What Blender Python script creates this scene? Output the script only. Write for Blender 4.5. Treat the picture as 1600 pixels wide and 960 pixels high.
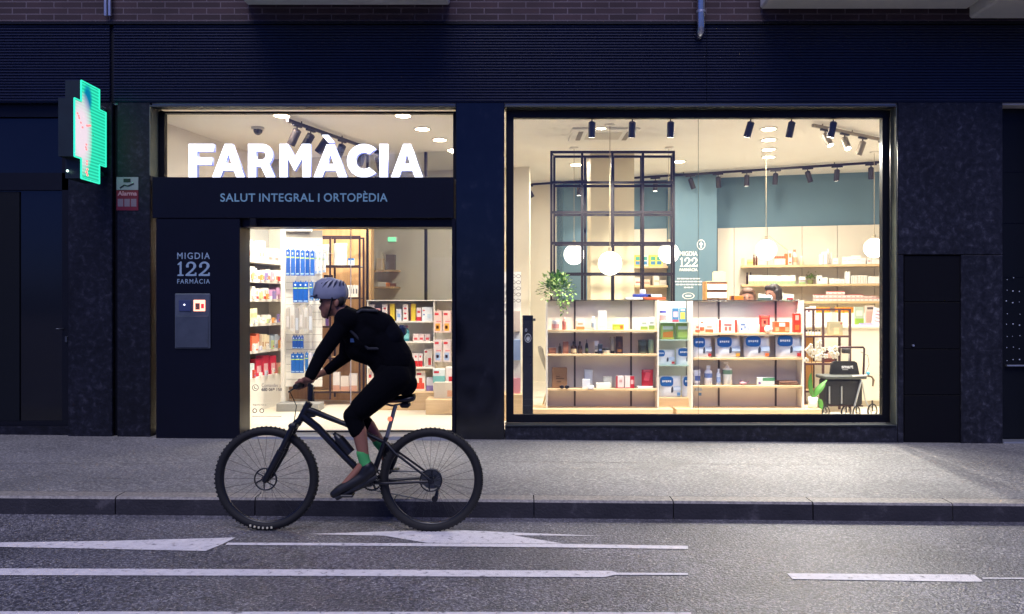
import bpy, bmesh, math, random
from mathutils import Vector, Matrix
R = math.radians
rnd = random.Random(7)
for o in list(bpy.data.objects):
    bpy.data.objects.remove(o)
scn = bpy.context.scene
COL = scn.collection

# ------------------------------------------------------------------ camera
H = 1.59                     # eye height above the road crown in front of the kerb
FPX = 1200.0                 # focal length in photo pixels (1600 px wide)
cam = bpy.data.cameras.new('camera')
cam.sensor_width = 36.0
cam.lens = 36.0 * FPX / 1600
cam.shift_y = -5.0 / 1600
cam.clip_start = 0.05
cam.clip_end = 500
camo = bpy.data.objects.new('camera', cam)
COL.objects.link(camo)
camo.location = (0, 0, H)
camo.rotation_euler = (R(90), 0, 0)
scn.camera = camo

# ------------------------------------------------------------------ night sky and street light
SUN_EL, SUN_AZ = R(57), R(188)        # high lamps over the street, behind and left of the camera
w = bpy.data.worlds.new('World')
scn.world = w
w.use_nodes = True
nt = w.node_tree
nt.nodes.clear()
sky = nt.nodes.new('ShaderNodeTexSky')
sky.sky_type = 'NISHITA'
sky.sun_disc = False
sky.sun_elevation = SUN_EL
sky.sun_rotation = SUN_AZ
tint = nt.nodes.new('ShaderNodeMixRGB')
tint.blend_type = 'MULTIPLY'
tint.inputs[0].default_value = 1.0
tint.inputs[2].default_value = (0.20, 0.30, 1.0, 1)
bg = nt.nodes.new('ShaderNodeBackground')
bg.inputs[1].default_value = 0.062
out = nt.nodes.new('ShaderNodeOutputWorld')
nt.links.new(sky.outputs[0], tint.inputs[1])
nt.links.new(tint.outputs[0], bg.inputs[0])
nt.links.new(bg.outputs[0], out.inputs[0])
sl = bpy.data.lights.new('sun', 'SUN')
sl.energy = 1.7
sl.angle = R(38)
sl.color = (0.94, 0.89, 1.0)
so = bpy.data.objects.new('sun', sl)
COL.objects.link(so)
_d = Vector((math.sin(SUN_AZ) * math.cos(SUN_EL), math.cos(SUN_AZ) * math.cos(SUN_EL), math.sin(SUN_EL)))
so.rotation_euler = _d.to_track_quat('Z', 'Y').to_euler()
so.location = (-3, -4, 20)

vs = scn.view_settings
vs.view_transform = 'Standard'
vs.look = 'None'
vs.exposure = 0.46
vs.gamma = 1.0
vs.use_curve_mapping = False
try:
    scn.cycles.use_denoising = True
    scn.cycles.max_bounces = 8
    scn.cycles.diffuse_bounces = 4
    scn.cycles.transparent_max_bounces = 12
    scn.cycles.sample_clamp_indirect = 6.0
    scn.cycles.caustics_reflective = False
    scn.cycles.caustics_refractive = False
except Exception:
    pass

# ------------------------------------------------------------------ helpers: photo pixel -> metres at a known distance
def PX(px, Y): return (px - 800.0) / FPX * Y
def PZ(py, Y): return H - (py - 475.0) / FPX * Y

def lin(c):
    if isinstance(c, str):
        c = c.lstrip('#')
        v = [int(c[i:i + 2], 16) / 255 for i in (0, 2, 4)]
        return tuple((x / 12.92 if x <= 0.04045 else ((x + 0.055) / 1.055) ** 2.4) for x in v)
    return tuple(c)

_mats = {}
def mat(c, rough=0.5, metal=0.0, emit=0.0, spec=0.5, name=None):
    """plain painted / plastic surface with a faint procedural unevenness"""
    c = lin(c)
    key = (c, rough, metal, emit, spec)
    if key in _mats: return _mats[key]
    m = bpy.data.materials.new(name or 'surface')
    m.use_nodes = True
    n = m.node_tree
    b = n.nodes['Principled BSDF']
    b.inputs['Base Color'].default_value = (*c, 1)
    b.inputs['Roughness'].default_value = rough
    b.inputs['Metallic'].default_value = metal
    b.inputs['Specular IOR Level'].default_value = spec
    if emit:
        b.inputs['Emission Color'].default_value = (*c, 1)
        b.inputs['Emission Strength'].default_value = emit
    else:
        tc = n.nodes.new('ShaderNodeTexCoord')
        ns = n.nodes.new('ShaderNodeTexNoise')
        ns.inputs['Scale'].default_value = 9.0
        ns.inputs['Detail'].default_value = 3.0
        mr = n.nodes.new('ShaderNodeMapRange')
        mr.inputs['To Min'].default_value = max(0.02, rough - 0.08)
        mr.inputs['To Max'].default_value = min(1.0, rough + 0.08)
        n.links.new(tc.outputs['Object'], ns.inputs['Vector'])
        n.links.new(ns.outputs['Fac'], mr.inputs['Value'])
        n.links.new(mr.outputs[0], b.inputs['Roughness'])
    _mats[key] = m
    return m

def nmat(name, stops, scale, rough=0.6, bump=0.0, bscale=None, detail=6.0, stretch=(1, 1, 1), spec=0.5, metal=0.0, speck=None, large=None, distort=0.0):
    """noise-coloured surface; stops = [(pos, colour), ...]; speck = (scale, threshold, colour)"""
    m = bpy.data.materials.new(name)
    m.use_nodes = True
    n = m.node_tree
    b = n.nodes['Principled BSDF']
    b.inputs['Roughness'].default_value = rough
    b.inputs['Specular IOR Level'].default_value = spec
    b.inputs['Metallic'].default_value = metal
    tc = n.nodes.new('ShaderNodeTexCoord')
    mp = n.nodes.new('ShaderNodeMapping')
    mp.inputs['Scale'].default_value = stretch
    n.links.new(tc.outputs['Object'], mp.inputs['Vector'])
    ns = n.nodes.new('ShaderNodeTexNoise')
    ns.inputs['Scale'].default_value = scale
    ns.inputs['Detail'].default_value = detail
    ns.inputs['Roughness'].default_value = 0.65
    ns.inputs['Distortion'].default_value = distort
    n.links.new(mp.outputs[0], ns.inputs['Vector'])
    cr = n.nodes.new('ShaderNodeValToRGB')
    while len(cr.color_ramp.elements) < len(stops): cr.color_ramp.elements.new(0.5)
    for e, (p, c) in zip(cr.color_ramp.elements, stops):
        e.position = p
        e.color = (*lin(c), 1)
    n.links.new(ns.outputs['Fac'], cr.inputs[0])
    last = cr.outputs[0]
    if speck:
        n2 = n.nodes.new('ShaderNodeTexNoise')
        n2.inputs['Scale'].default_value = speck[0]
        n2.inputs['Detail'].default_value = 2.0
        n.links.new(mp.outputs[0], n2.inputs['Vector'])
        r2 = n.nodes.new('ShaderNodeValToRGB')
        r2.color_ramp.elements[0].position = speck[1]
        r2.color_ramp.elements[1].position = min(1, speck[1] + 0.1)
        n.links.new(n2.outputs['Fac'], r2.inputs[0])
        mx = n.nodes.new('ShaderNodeMixRGB')
        mx.inputs[2].default_value = (*lin(speck[2]), 1)
        n.links.new(r2.outputs[0], mx.inputs[0])
        n.links.new(last, mx.inputs[1])
        last = mx.outputs[0]
    if large:                                      # broad wear: darker and lighter stretches of the surface
        n4 = n.nodes.new('ShaderNodeTexNoise')
        n4.inputs['Scale'].default_value = large[0]
        n4.inputs['Detail'].default_value = 7.0
        n4.inputs['Roughness'].default_value = 0.6
        n.links.new(tc.outputs['Object'], n4.inputs['Vector'])
        m4 = n.nodes.new('ShaderNodeMapRange')
        m4.inputs['From Min'].default_value = 0.3
        m4.inputs['From Max'].default_value = 0.7
        m4.inputs['To Min'].default_value = large[1]
        m4.inputs['To Max'].default_value = 1.12
        n.links.new(n4.outputs['Fac'], m4.inputs['Value'])
        x4 = n.nodes.new('ShaderNodeMixRGB')
        x4.blend_type = 'MULTIPLY'
        x4.inputs[0].default_value = 1.0
        n.links.new(last, x4.inputs[1])
        n.links.new(m4.outputs[0], x4.inputs[2])
        last = x4.outputs[0]
    n.links.new(last, b.inputs['Base Color'])
    if bump:
        n3 = n.nodes.new('ShaderNodeTexNoise')
        n3.inputs['Scale'].default_value = bscale or scale
        n3.inputs['Detail'].default_value = 4.0
        n.links.new(mp.outputs[0], n3.inputs['Vector'])
        bp = n.nodes.new('ShaderNodeBump')
        bp.inputs['Strength'].default_value = bump
        bp.inputs['Distance'].default_value = 0.01
        n.links.new(n3.outputs['Fac'], bp.inputs['Height'])
        n.links.new(bp.outputs[0], b.inputs['Normal'])
    return m

def glass_mat(name, tintc=(0.97, 0.98, 0.97), base=0.045, rough=0.0):
    """thin sheet glass: clear, with a reflection that grows towards grazing angles"""
    m = bpy.data.materials.new(name)
    m.use_nodes = True
    n = m.node_tree
    n.nodes.clear()
    o = n.nodes.new('ShaderNodeOutputMaterial')
    t = n.nodes.new('ShaderNodeBsdfTransparent')
    t.inputs[0].default_value = (*tintc, 1)
    g = n.nodes.new('ShaderNodeBsdfGlossy')
    g.inputs['Roughness'].default_value = rough
    lw = n.nodes.new('ShaderNodeLayerWeight')
    lw.inputs[0].default_value = 0.5
    p = n.nodes.new('ShaderNodeMath'); p.operation = 'POWER'; p.inputs[1].default_value = 4.0
    a = n.nodes.new('ShaderNodeMath'); a.operation = 'MULTIPLY_ADD'; a.inputs[1].default_value = 0.85; a.inputs[2].default_value = base
    mx = n.nodes.new('ShaderNodeMixShader')
    n.links.new(lw.outputs['Facing'], p.inputs[0])
    n.links.new(p.outputs[0], a.inputs[0])
    n.links.new(a.outputs[0], mx.inputs[0])
    n.links.new(t.outputs[0], mx.inputs[1])
    n.links.new(g.outputs[0], mx.inputs[2])
    n.links.new(mx.outputs[0], o.inputs[0])
    return m

def wood_mat(name, c1, c2, axis='X', scale=6.0, rough=0.55):
    st = {'X': (1, 14, 14), 'Z': (14, 14, 1)}[axis]
    return nmat(name, [(0.3, c1), (0.7, c2)], scale / 4, rough=rough, stretch=st, detail=5, bump=0.05, bscale=scale)

# ------------------------------------------------------------------ mesh builder
class MB:
    def __init__(s):
        s.v = []; s.f = []; s.mi = []; s.sm = []
    def add(s, verts, faces, m=0, smooth=False):
        b = len(s.v)
        s.v += [Vector(p) for p in verts]
        for f in faces:
            s.f.append([b + i for i in f]); s.mi.append(m); s.sm.append(smooth)
        return s
    def box(s, x0, x1, y0, y1, z0, z1, m=0):
        if x0 > x1: x0, x1 = x1, x0
        if y0 > y1: y0, y1 = y1, y0
        if z0 > z1: z0, z1 = z1, z0
        v = [(x0, y0, z0), (x1, y0, z0), (x1, y1, z0), (x0, y1, z0), (x0, y0, z1), (x1, y0, z1), (x1, y1, z1), (x0, y1, z1)]
        return s.add(v, [(0, 3, 2, 1), (4, 5, 6, 7), (0, 1, 5, 4), (1, 2, 6, 5), (2, 3, 7, 6), (3, 0, 4, 7)], m)
    def bbox(s, x0, x1, y0, y1, z0, z1, r=0.004, m=0):
        """box with chamfered edges"""
        if x0 > x1: x0, x1 = x1, x0
        if y0 > y1: y0, y1 = y1, y0
        if z0 > z1: z0, z1 = z1, z0
        r = min(r, (x1 - x0) * .45, (y1 - y0) * .45, (z1 - z0) * .45)
        bm = bmesh.new()
        bmesh.ops.create_cube(bm, size=1)
        for v in bm.verts:
            v.co = Vector(((x0 + x1) / 2 + v.co.x * (x1 - x0), (y0 + y1) / 2 + v.co.y * (y1 - y0), (z0 + z1) / 2 + v.co.z * (z1 - z0)))
        bmesh.ops.bevel(bm, geom=bm.edges[:], offset=r, segments=1, affect='EDGES', profile=0.5)
        bm.verts.index_update()
        s.add([v.co.copy() for v in bm.verts], [[v.index for v in f.verts] for f in bm.faces], m)
        bm.free()
        return s
    def obox(s, cx, cy, z0, z1, lx, ly, ang=0, m=0):
        ca, sa = math.cos(ang), math.sin(ang)
        q = [(-lx / 2, -ly / 2), (lx / 2, -ly / 2), (lx / 2, ly / 2), (-lx / 2, ly / 2)]
        p = [(cx + a * ca - b * sa, cy + a * sa + b * ca) for a, b in q]
        v = [(x, y, z0) for x, y in p] + [(x, y, z1) for x, y in p]
        return s.add(v, [(0, 3, 2, 1), (4, 5, 6, 7), (0, 1, 5, 4), (1, 2, 6, 5), (2, 3, 7, 6), (3, 0, 4, 7)], m)
    def cyl(s, p0, p1, r0, r1=None, n=12, m=0, caps=True, smooth=True):
        p0, p1 = Vector(p0), Vector(p1)
        if r1 is None: r1 = r0
        d = (p1 - p0)
        if d.length < 1e-6: return s
        q = d.normalized().to_track_quat('Z', 'Y')
        a = []; b = []
        for i in range(n):
            t = 2 * math.pi * i / n
            e = q @ Vector((math.cos(t), math.sin(t), 0))
            a.append(p0 + e * r0); b.append(p1 + e * r1)
        s.add(a + b, [(i, (i + 1) % n, n + (i + 1) % n, n + i) for i in range(n)], m, smooth)
        if caps:
            s.add(a, [list(range(n))[::-1]], m)
            s.add(b, [list(range(n))], m)
        return s
    def tube(s, pts, r, n=8, m=0, closed=False):
        pts = [Vector(p) for p in pts]
        k = len(pts)
        rs = r if isinstance(r, (list, tuple)) else [r] * k
        rings = []
        up = Vector((0.123, 0.31, 1)).normalized()
        for i, p in enumerate(pts):
            if closed: d = pts[(i + 1) % k] - pts[i - 1]
            else: d = pts[min(i + 1, k - 1)] - pts[max(i - 1, 0)]
            d.normalize()
            u = up - d * up.dot(d)
            if u.length < 0.05: u = Vector((1, 0, 0)) - d * d.x
            u.normalize()
            up = u
            vv = d.cross(u)
            rings.append([p + (u * math.cos(2 * math.pi * j / n) + vv * math.sin(2 * math.pi * j / n)) * rs[i] for j in range(n)])
        vs_ = [q for rg in rings for q in rg]
        fs = []
        for i in range(k if closed else k - 1):
            for j in range(n):
                a = i * n + j; b = i * n + (j + 1) % n
                c = ((i + 1) % k) * n + (j + 1) % n; d2 = ((i + 1) % k) * n + j
                fs.append((a, b, c, d2))
        s.add(vs_, fs, m, True)
        if not closed:
            s.add(rings[0], [list(range(n))[::-1]], m)
            s.add(rings[-1], [list(range(n))], m)
        return s
    def lathe(s, prof, c=(0, 0, 0), n=20, m=0, sx=1.0, sy=1.0):
        """prof = [(r, z), ...] turned about a vertical axis at c"""
        c = Vector(c)
        vs_ = []
        for r, z in prof:
            for j in range(n):
                t = 2 * math.pi * j / n
                vs_.append(c + Vector((r * sx * math.cos(t), r * sy * math.sin(t), z)))
        fs = []
        for i in range(len(prof) - 1):
            for j in range(n):
                fs.append((i * n + j, i * n + (j + 1) % n, (i + 1) * n + (j + 1) % n, (i + 1) * n + j))
        s.add(vs_, fs, m, True)
        if prof[0][0] > 1e-4: s.add(vs_[:n], [list(range(n))[::-1]], m)
        if prof[-1][0] > 1e-4: s.add(vs_[-n:], [list(range(n))], m)
        return s
    def ball(s, c, r, nu=20, nv=12, m=0):
        r = r if isinstance(r, (list, tuple)) else (r, r, r)
        c = Vector(c)
        vs_ = [c + Vector((0, 0, -r[2]))]
        for i in range(1, nv):
            a = -math.pi / 2 + math.pi * i / nv
            for j in range(nu):
                t = 2 * math.pi * j / nu
                vs_.append(c + Vector((r[0] * math.cos(a) * math.cos(t), r[1] * math.cos(a) * math.sin(t), r[2] * math.sin(a))))
        vs_.append(c + Vector((0, 0, r[2])))
        fs = [(0, 1 + (j + 1) % nu, 1 + j) for j in range(nu)]
        for i in range(nv - 2):
            for j in range(nu):
                a = 1 + i * nu + j; b = 1 + i * nu + (j + 1) % nu
                fs.append((a, b, b + nu, a + nu))
        L = len(vs_) - 1
        o = 1 + (nv - 2) * nu
        fs += [(o + j, o + (j + 1) % nu, L) for j in range(nu)]
        return s.add(vs_, fs, m, True)
    def prism(s, pts, y0, y1, m=0):
        """outline in the XZ plane (counter-clockwise seen from -Y), from y0 to y1"""
        n = len(pts)
        v = [(x, y0, z) for x, z in pts] + [(x, y1, z) for x, z in pts]
        return s.add(v, [list(range(n)), list(range(2 * n - 1, n - 1, -1))] + [((i + 1) % n, i, n + i, n + (i + 1) % n) for i in range(n)], m)
    def pouch(s, w_, h_, d_, m=0, nx=8, nz=8, flat=0.35):
        """filled soft bag, base at z=0, front towards -Y"""
        vs_ = []
        for sgn in (-1, 1):
            for i in range(nz + 1):
                for j in range(nx + 1):
                    u = -1 + 2 * j / nx; q = -1 + 2 * i / nz
                    k = max(0.0, (1 - u ** 4) * (1 - max(q, -flat * 0 - 1) ** 4)) ** 0.5
                    if q < 0: k = max(0.0, (1 - u ** 4)) ** 0.5 * (0.75 + 0.25 * k)
                    vs_.append((u * w_ / 2, sgn * (d_ / 2) * k, (q + 1) / 2 * h_))
        N = (nx + 1) * (nz + 1)
        fs = []
        for i in range(nz):
            for j in range(nx):
                a = i * (nx + 1) + j
                fs.append((a, a + 1, a + nx + 2, a + nx + 1))
                fs.append((N + a, N + a + nx + 1, N + a + nx + 2, N + a + 1))
        s.add(vs_, fs, m, True)
        for i in (0,):
            ring = [j for j in range(nx + 1)] + [N + j for j in range(nx, -1, -1)]
            s.add([vs_[k] for k in ring], [list(range(len(ring)))[::-1]], m)
        return s
    def build(s, name, mats, parent=None, origin=None, loc=None):
        """world-coordinate vertices by default; loc given -> vertices are local and the object is put at loc"""
        if not isinstance(mats, (list, tuple)): mats = [mats]
        me = bpy.data.meshes.new(name)
        if loc is not None:
            sh = Vector((0, 0, 0)); o_loc = Vector(loc)
        elif parent is not None:
            sh = WO[parent.name]; o_loc = Vector((0, 0, 0))
        else:
            if origin is None:
                xs = [v.x for v in s.v]; ys = [v.y for v in s.v]; zs = [v.z for v in s.v]
                origin = ((min(xs) + max(xs)) / 2, (min(ys) + max(ys)) / 2, min(zs))
            sh = Vector(origin); o_loc = sh
        me.from_pydata([tuple(v - sh) for v in s.v], [], s.f)
        for m in mats: me.materials.append(m)
        me.polygons.foreach_set('material_index', s.mi)
        me.polygons.foreach_set('use_smooth', s.sm)
        me.validate()
        me.update()
        o = bpy.data.objects.new(name, me)
        COL.objects.link(o)
        o.location = o_loc
        if parent is not None:
            o.parent = parent
            WO[o.name] = WO[parent.name] + (o_loc if loc is not None else Vector((0, 0, 0)))
        else:
            WO[o.name] = o_loc.copy()
        return o

WO = {}
def tag(o, label=None, cat=None, group=None, kind=None):
    if label: o['label'] = label
    if cat: o['category'] = cat
    if group: o['group'] = group
    if kind: o['kind'] = kind
    return o

def thing(name, label, cat, loc=(0, 0, 0), group=None):
    o = bpy.data.objects.new(name, None)
    o.empty_display_size = 0.1
    COL.objects.link(o)
    o.location = loc
    WO[o.name] = Vector(loc)
    return tag(o, label, cat, group)

def struct(o):
    o['kind'] = 'structure'
    return o

def kids(o): return [c for c in COL.objects if c.parent == o]

def dup(root, loc, rotz=None, label=None, group=None, scale=None):
    def cp(o, par):
        c = o.copy()
        COL.objects.link(c)
        if par is not None: c.parent = par
        for ch in list(o.children): cp(ch, c)
        return c
    r = cp(root, None)
    r.location = loc
    if rotz is not None: r.rotation_euler = (0, 0, rotz)
    if scale: r.scale = scale
    if label: r['label'] = label
    if group: r['group'] = group
    return r

# ------------------------------------------------------------------ lettering
def curve_mesh(cu):
    ob = bpy.data.objects.new('tmp', cu)
    COL.objects.link(ob)
    dg = bpy.context.evaluated_depsgraph_get()
    dg.update()
    me = bpy.data.meshes.new_from_object(ob.evaluated_get(dg))
    bpy.data.objects.remove(ob)
    bpy.data.curves.remove(cu)
    return me

def place_lettering(me, x0, x1, z0, z1, y, m, name, parent, depth_scale=True):
    """fit a lettering mesh (drawn in XY) into the box x0..x1, z0..z1 on the plane y, facing -Y"""
    xs = [v.co.x for v in me.vertices]; ys = [v.co.y for v in me.vertices]
    ax, bx, ay, by = min(xs), max(xs), min(ys), max(ys)
    sh = WO[parent.name] if parent is not None else Vector((0, 0, 0))
    for v in me.vertices:
        q = Vector((x0 + (v.co.x - ax) / max(1e-6, bx - ax) * (x1 - x0), y - v.co.z, z0 + (v.co.y - ay) / max(1e-6, by - ay) * (z1 - z0)))
        v.co = q - sh
    me.materials.clear()
    me.materials.append(m)
    me.name = name
    o = bpy.data.objects.new(name, me)
    COL.objects.link(o)
    if parent is not None:
        o.parent = parent
        WO[o.name] = WO[parent.name]
    return o

def text(s, x0, x1, z0, z1, y, m, name='lettering', parent=None, bold=0.0, ext=0.0015, spacing=1.0):
    cu = bpy.data.curves.new('txt', 'FONT')
    cu.body = s
    cu.size = 1.0
    cu.offset = bold
    cu.extrude = ext
    cu.space_character = spacing
    cu.align_x = 'CENTER'
    cu.resolution_u = 6
    return place_lettering(curve_mesh(cu), x0, x1, z0, z1, y, m, name, parent)

def outline(polys, ext=0.0, bevel=0.0):
    cu = bpy.data.curves.new('out', 'CURVE')
    cu.dimensions = '2D'
    cu.fill_mode = 'BOTH'
    cu.extrude = ext
    cu.bevel_depth = bevel
    cu.bevel_resolution = 1
    for p in polys:
        sp = cu.splines.new('POLY')
        sp.points.add(len(p) - 1)
        for a, (x, z) in zip(sp.points, p): a.co = (x, z, 0, 1)
        sp.use_cyclic_u = True
    return curve_mesh(cu)

def arc(cx, cy, r, a0, a1, n=14):
    return [(cx + r * math.cos(R(a0 + (a1 - a0) * i / n)), cy + r * math.sin(R(a0 + (a1 - a0) * i / n))) for i in range(n + 1)]

_A = [[(0, 0), (.42, 1), (.67, 1), (1.09, 0), (.81, 0), (.73, .2), (.36, .2), (.28, 0)], [(.44, .41), (.65, .41), (.545, .70)]]
GLYPH = {
    'F': [[(0, 0), (0, 1), (.81, 1), (.81, .78), (.27, .78), (.27, .6), (.75, .6), (.75, .38), (.27, .38), (.27, 0)]],
    'A': _A,
    'grave': _A + [[(.27, 1.29), (.48, 1.29), (.68, 1.06), (.47, 1.06)]],
    'R': [[(0, 0), (0, 1), (.48, 1)] + arc(.48, .665, .335, 85, -50, 14) + [(.91, 0), (.6, 0), (.43, .32), (.27, .32), (.27, 0)],
          [(.27, .54), (.27, .78), (.47, .78)] + arc(.47, .66, .12, 80, -80, 8) + [(.47, .54)]],
    'M': [[(0, 0), (0, 1), (.27, 1), (.505, .62), (.74, 1), (1.01, 1), (1.01, 0), (.75, 0), (.75, .58), (.51, .2), (.495, .2), (.26, .58), (.26, 0)]],
    'C': [arc(.53, .5, .53, 46, 314, 26) + arc(.53, .5, .26, 308, 52, 22)],
    'I': [[(0, 0), (0, 1), (.28, 1), (.28, 0)]],
}
# slab-serif numerals of the address
NUM = {
    '1': [[(0, 0), (0, .09), (.17, .11), (.17, .8), (.02, .74), (0, .82), (.24, 1), (.33, 1), (.33, .11), (.5, .09), (.5, 0)]],
    '2': [[(0, 0), (0, .1), (.3, .38), (.46, .58), (.48, .72)] + arc(.33, .73, .155, 10, 160, 10) +
          [(.2, .68), (.19, .6), (.05, .58), (.02, .7)] + arc(.34, .7, .31, 165, -10, 14) + [(.6, .55), (.42, .32), (.22, .13), (.56, .13), (.58, .24), (.67, .24), (.66, 0)]],
}

# ------------------------------------------------------------------ soft bodies: overlapping capsules fused into one skin
def soft(name, prims, m, parent=None, voxel=0.008, smooth=3, origin=None):
    mb = MB()
    for p in prims:
        if p[0] == 'c':
            _, a, b, ra, rb = p
            a, b = Vector(a), Vector(b)
            n = max(2, int((b - a).length / (0.5 * max(ra, rb))) + 1)
            mb.cyl(a, b, ra, rb, n=16)
            mb.ball(a, ra, 16, 10); mb.ball(b, rb, 16, 10)
        elif p[0] == 'e':
            _, c, r, rot = p
            t = MB().ball((0, 0, 0), r, 20, 14)
            q = Matrix.Rotation(rot, 3, 'Y')
            mb.add([q @ v + Vector(c) for v in t.v], t.f, 0, True)
    me = bpy.data.meshes.new(name)
    me.from_pydata([tuple(v) for v in mb.v], [], mb.f)
    ob = bpy.data.objects.new('tmp', me)
    COL.objects.link(ob)
    md = ob.modifiers.new('r', 'REMESH')
    md.mode = 'VOXEL'
    md.voxel_size = voxel
    md.use_smooth_shade = True
    if smooth:
        sm_ = ob.modifiers.new('s', 'SMOOTH')
        sm_.factor = 0.5
        sm_.iterations = smooth
    dg = bpy.context.evaluated_depsgraph_get()
    dg.update()
    new = bpy.data.meshes.new_from_object(ob.evaluated_get(dg))
    bpy.data.objects.remove(ob)
    bpy.data.meshes.remove(me)
    if parent is not None: sh = WO[parent.name]
    else:
        zs = [v.co.z for v in new.vertices]; xs = [v.co.x for v in new.vertices]; ys = [v.co.y for v in new.vertices]
        sh = Vector(origin) if origin else Vector(((min(xs) + max(xs)) / 2, (min(ys) + max(ys)) / 2, min(zs)))
    for v in new.vertices: v.co -= sh
    new.materials.clear()
    new.materials.append(m)
    for p in new.polygons: p.use_smooth = True
    new.name = name
    o = bpy.data.objects.new(name, new)
    COL.objects.link(o)
    if parent is not None:
        o.parent = parent
        WO[o.name] = WO[parent.name]
    else:
        o.location = sh
        WO[o.name] = sh.copy()
    return o

# ------------------------------------------------------------------ materials
M_asphalt = nmat('asphalt', [(0.3, '#2b2b33'), (0.5, '#56565e'), (0.66, '#8f8e98')], 46, rough=0.42, bump=1.0, bscale=60, detail=4, speck=(85, 0.60, '#c9c6c2'), large=(1.1, 0.55))
M_pave = nmat('pavement_stone', [(0.28, '#4d4d4f'), (0.5, '#6d6d6e'), (0.66, '#959493')], 44, rough=0.6, bump=0.8, bscale=65, detail=4, speck=(70, 0.62, '#c4beb2'), large=(0.9, 0.7), stretch=(.8, 1.3, 1))
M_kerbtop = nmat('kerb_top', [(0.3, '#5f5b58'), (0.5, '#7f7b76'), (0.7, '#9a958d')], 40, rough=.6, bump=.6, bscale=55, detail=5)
M_kerbshade = nmat('kerb_shaded_face', [(0.3, '#1b1a20'), (0.58, '#2b292f'), (0.74, '#5a565a')], 3, rough=0.7, bump=0.5, bscale=50, detail=7)  # shade on the kerb face put into its dark colour; paler stains over it
M_paint = nmat('road_paint', [(0.33, '#6e6c72'), (0.42, '#c9c6c9'), (0.8, '#e0dddf')], 22, rough=0.6, bump=0.4, bscale=90, detail=8)
M_granite = nmat('dark_granite', [(0.30, '#0b0c14'), (0.47, '#1c1d26'), (0.56, '#272832'), (0.70, '#4a4a55')], 15, rough=0.5, bump=0.25, bscale=30, detail=13, speck=(70, 0.69, '#5d5c66'), spec=0.3, large=(2.2, 0.5), distort=0.4)
M_granite_d = nmat('blackish_granite', [(0.30, '#05060d'), (0.47, '#10111b'), (0.56, '#1a1b26'), (0.70, '#383843')], 15, rough=0.45, bump=0.25, bscale=30, detail=13, speck=(70, 0.70, '#3d3d48'), spec=0.3, large=(1.6, 0.4), distort=0.4)
M_granite_p = nmat('polished_granite', [(0.3, '#05070f'), (0.55, '#0b0e18'), (0.75, '#23252f')], 5, rough=0.12, detail=9)
M_clad = nmat('corrugated_metal', [(0.3, '#060c26'), (0.7, '#0a1232')], 1.2, rough=0.45, stretch=(1, 1, 0.4), detail=4)
M_black = nmat('black_panel', [(0.3, '#020412'), (0.7, '#040617')], 3, rough=0.4, detail=4, spec=0.25)
M_frame = nmat('black_frame_paint', [(0.3, '#02030b'), (0.7, '#04050f')], 8, rough=0.45, detail=3, spec=0.3)
M_alu = nmat('brushed_aluminium', [(0.3, '#45494b'), (0.7, '#5d6160')], 3, rough=0.5, metal=0.9, stretch=(0.3, 12, 12))
M_reveal = nmat('pale_reveal', [(0.3, '#4a5048'), (0.7, '#62675c')], 4, rough=0.5, detail=5)
M_glass = glass_mat('window_glass')
M_dglass = nmat('dark_glass', [(0.3, '#07080d'), (0.7, '#0a0b12')], 2, rough=0.08, detail=2)
M_cream = nmat('cream_paint', [(0.3, '#dad2c1'), (0.7, '#e3dbcb')], 0.8, rough=0.7, detail=3)
M_white = nmat('white_paint', [(0.3, '#e6e1d6'), (0.7, '#efebe1')], 0.8, rough=0.6, detail=3)
M_teal = nmat('teal_paint', [(0.3, '#5b7683'), (0.7, '#637f8b')], 0.7, rough=0.7, detail=3)
M_floor = nmat('pale_floor', [(0.3, '#cfc5b2'), (0.7, '#dcd3c2')], 1.2, rough=0.35, detail=5)
M_lam = nmat('grey_laminate', [(0.3, '#e3ddd0'), (0.7, '#ebe5d9')], 1.5, rough=0.55, detail=3)
M_oak = wood_mat('pale_oak', '#cfae7f', '#e0c397')
M_oakz = wood_mat('oak_cladding', '#cf9f68', '#e3b884', 'Z')
M_ply = mat('#caa878', 0.6)
M_blackmetal = mat('#1c1416', 0.4, 0.3)
M_chrome = mat('#c9ccd0', 0.18, 1.0)
M_silver = mat('#b9bcc0', 0.35, 0.8)
M_rubber = mat('#0e0e10', 0.75)
M_bpaint = mat('#0b0c12', 0.3)
M_skin = mat('#8a5d4a', 0.55)
WARM = (1.0, 0.93, 0.83)
def emat(c, s, name='light'):
    m = bpy.data.materials.new(name)
    m.use_nodes = True
    b = m.node_tree.nodes['Principled BSDF']
    b.inputs['Base Color'].default_value = (*lin(c), 1)
    b.inputs['Emission Color'].default_value = (*lin(c), 1)
    b.inputs['Emission Strength'].default_value = s
    return m
M_lens = emat((1.0, 0.86, 0.7), 9.0, 'lamp_lens')
M_globe = emat((1.0, 0.95, 0.88), 2.4, 'opal_globe')
M_letter = emat((0.90, 0.92, 1.0), 1.5, 'lit_letter')
# ------------------------------------------------------------------ street: road, kerb, pavement
YK = 5.94                    # kerb face
YF = 8.30                    # facade plane
SLX = -0.008                 # the street falls gently to the right
def zroad(x, y):
    t = min(max(YK - y, 0), 3.0)
    return -0.068 + 0.022 * t - 0.001 * max(0, YK - y - 3) + SLX * x
def zpave(x, y): return 0.072 + 0.021 * (y - YK) + SLX * x

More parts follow.
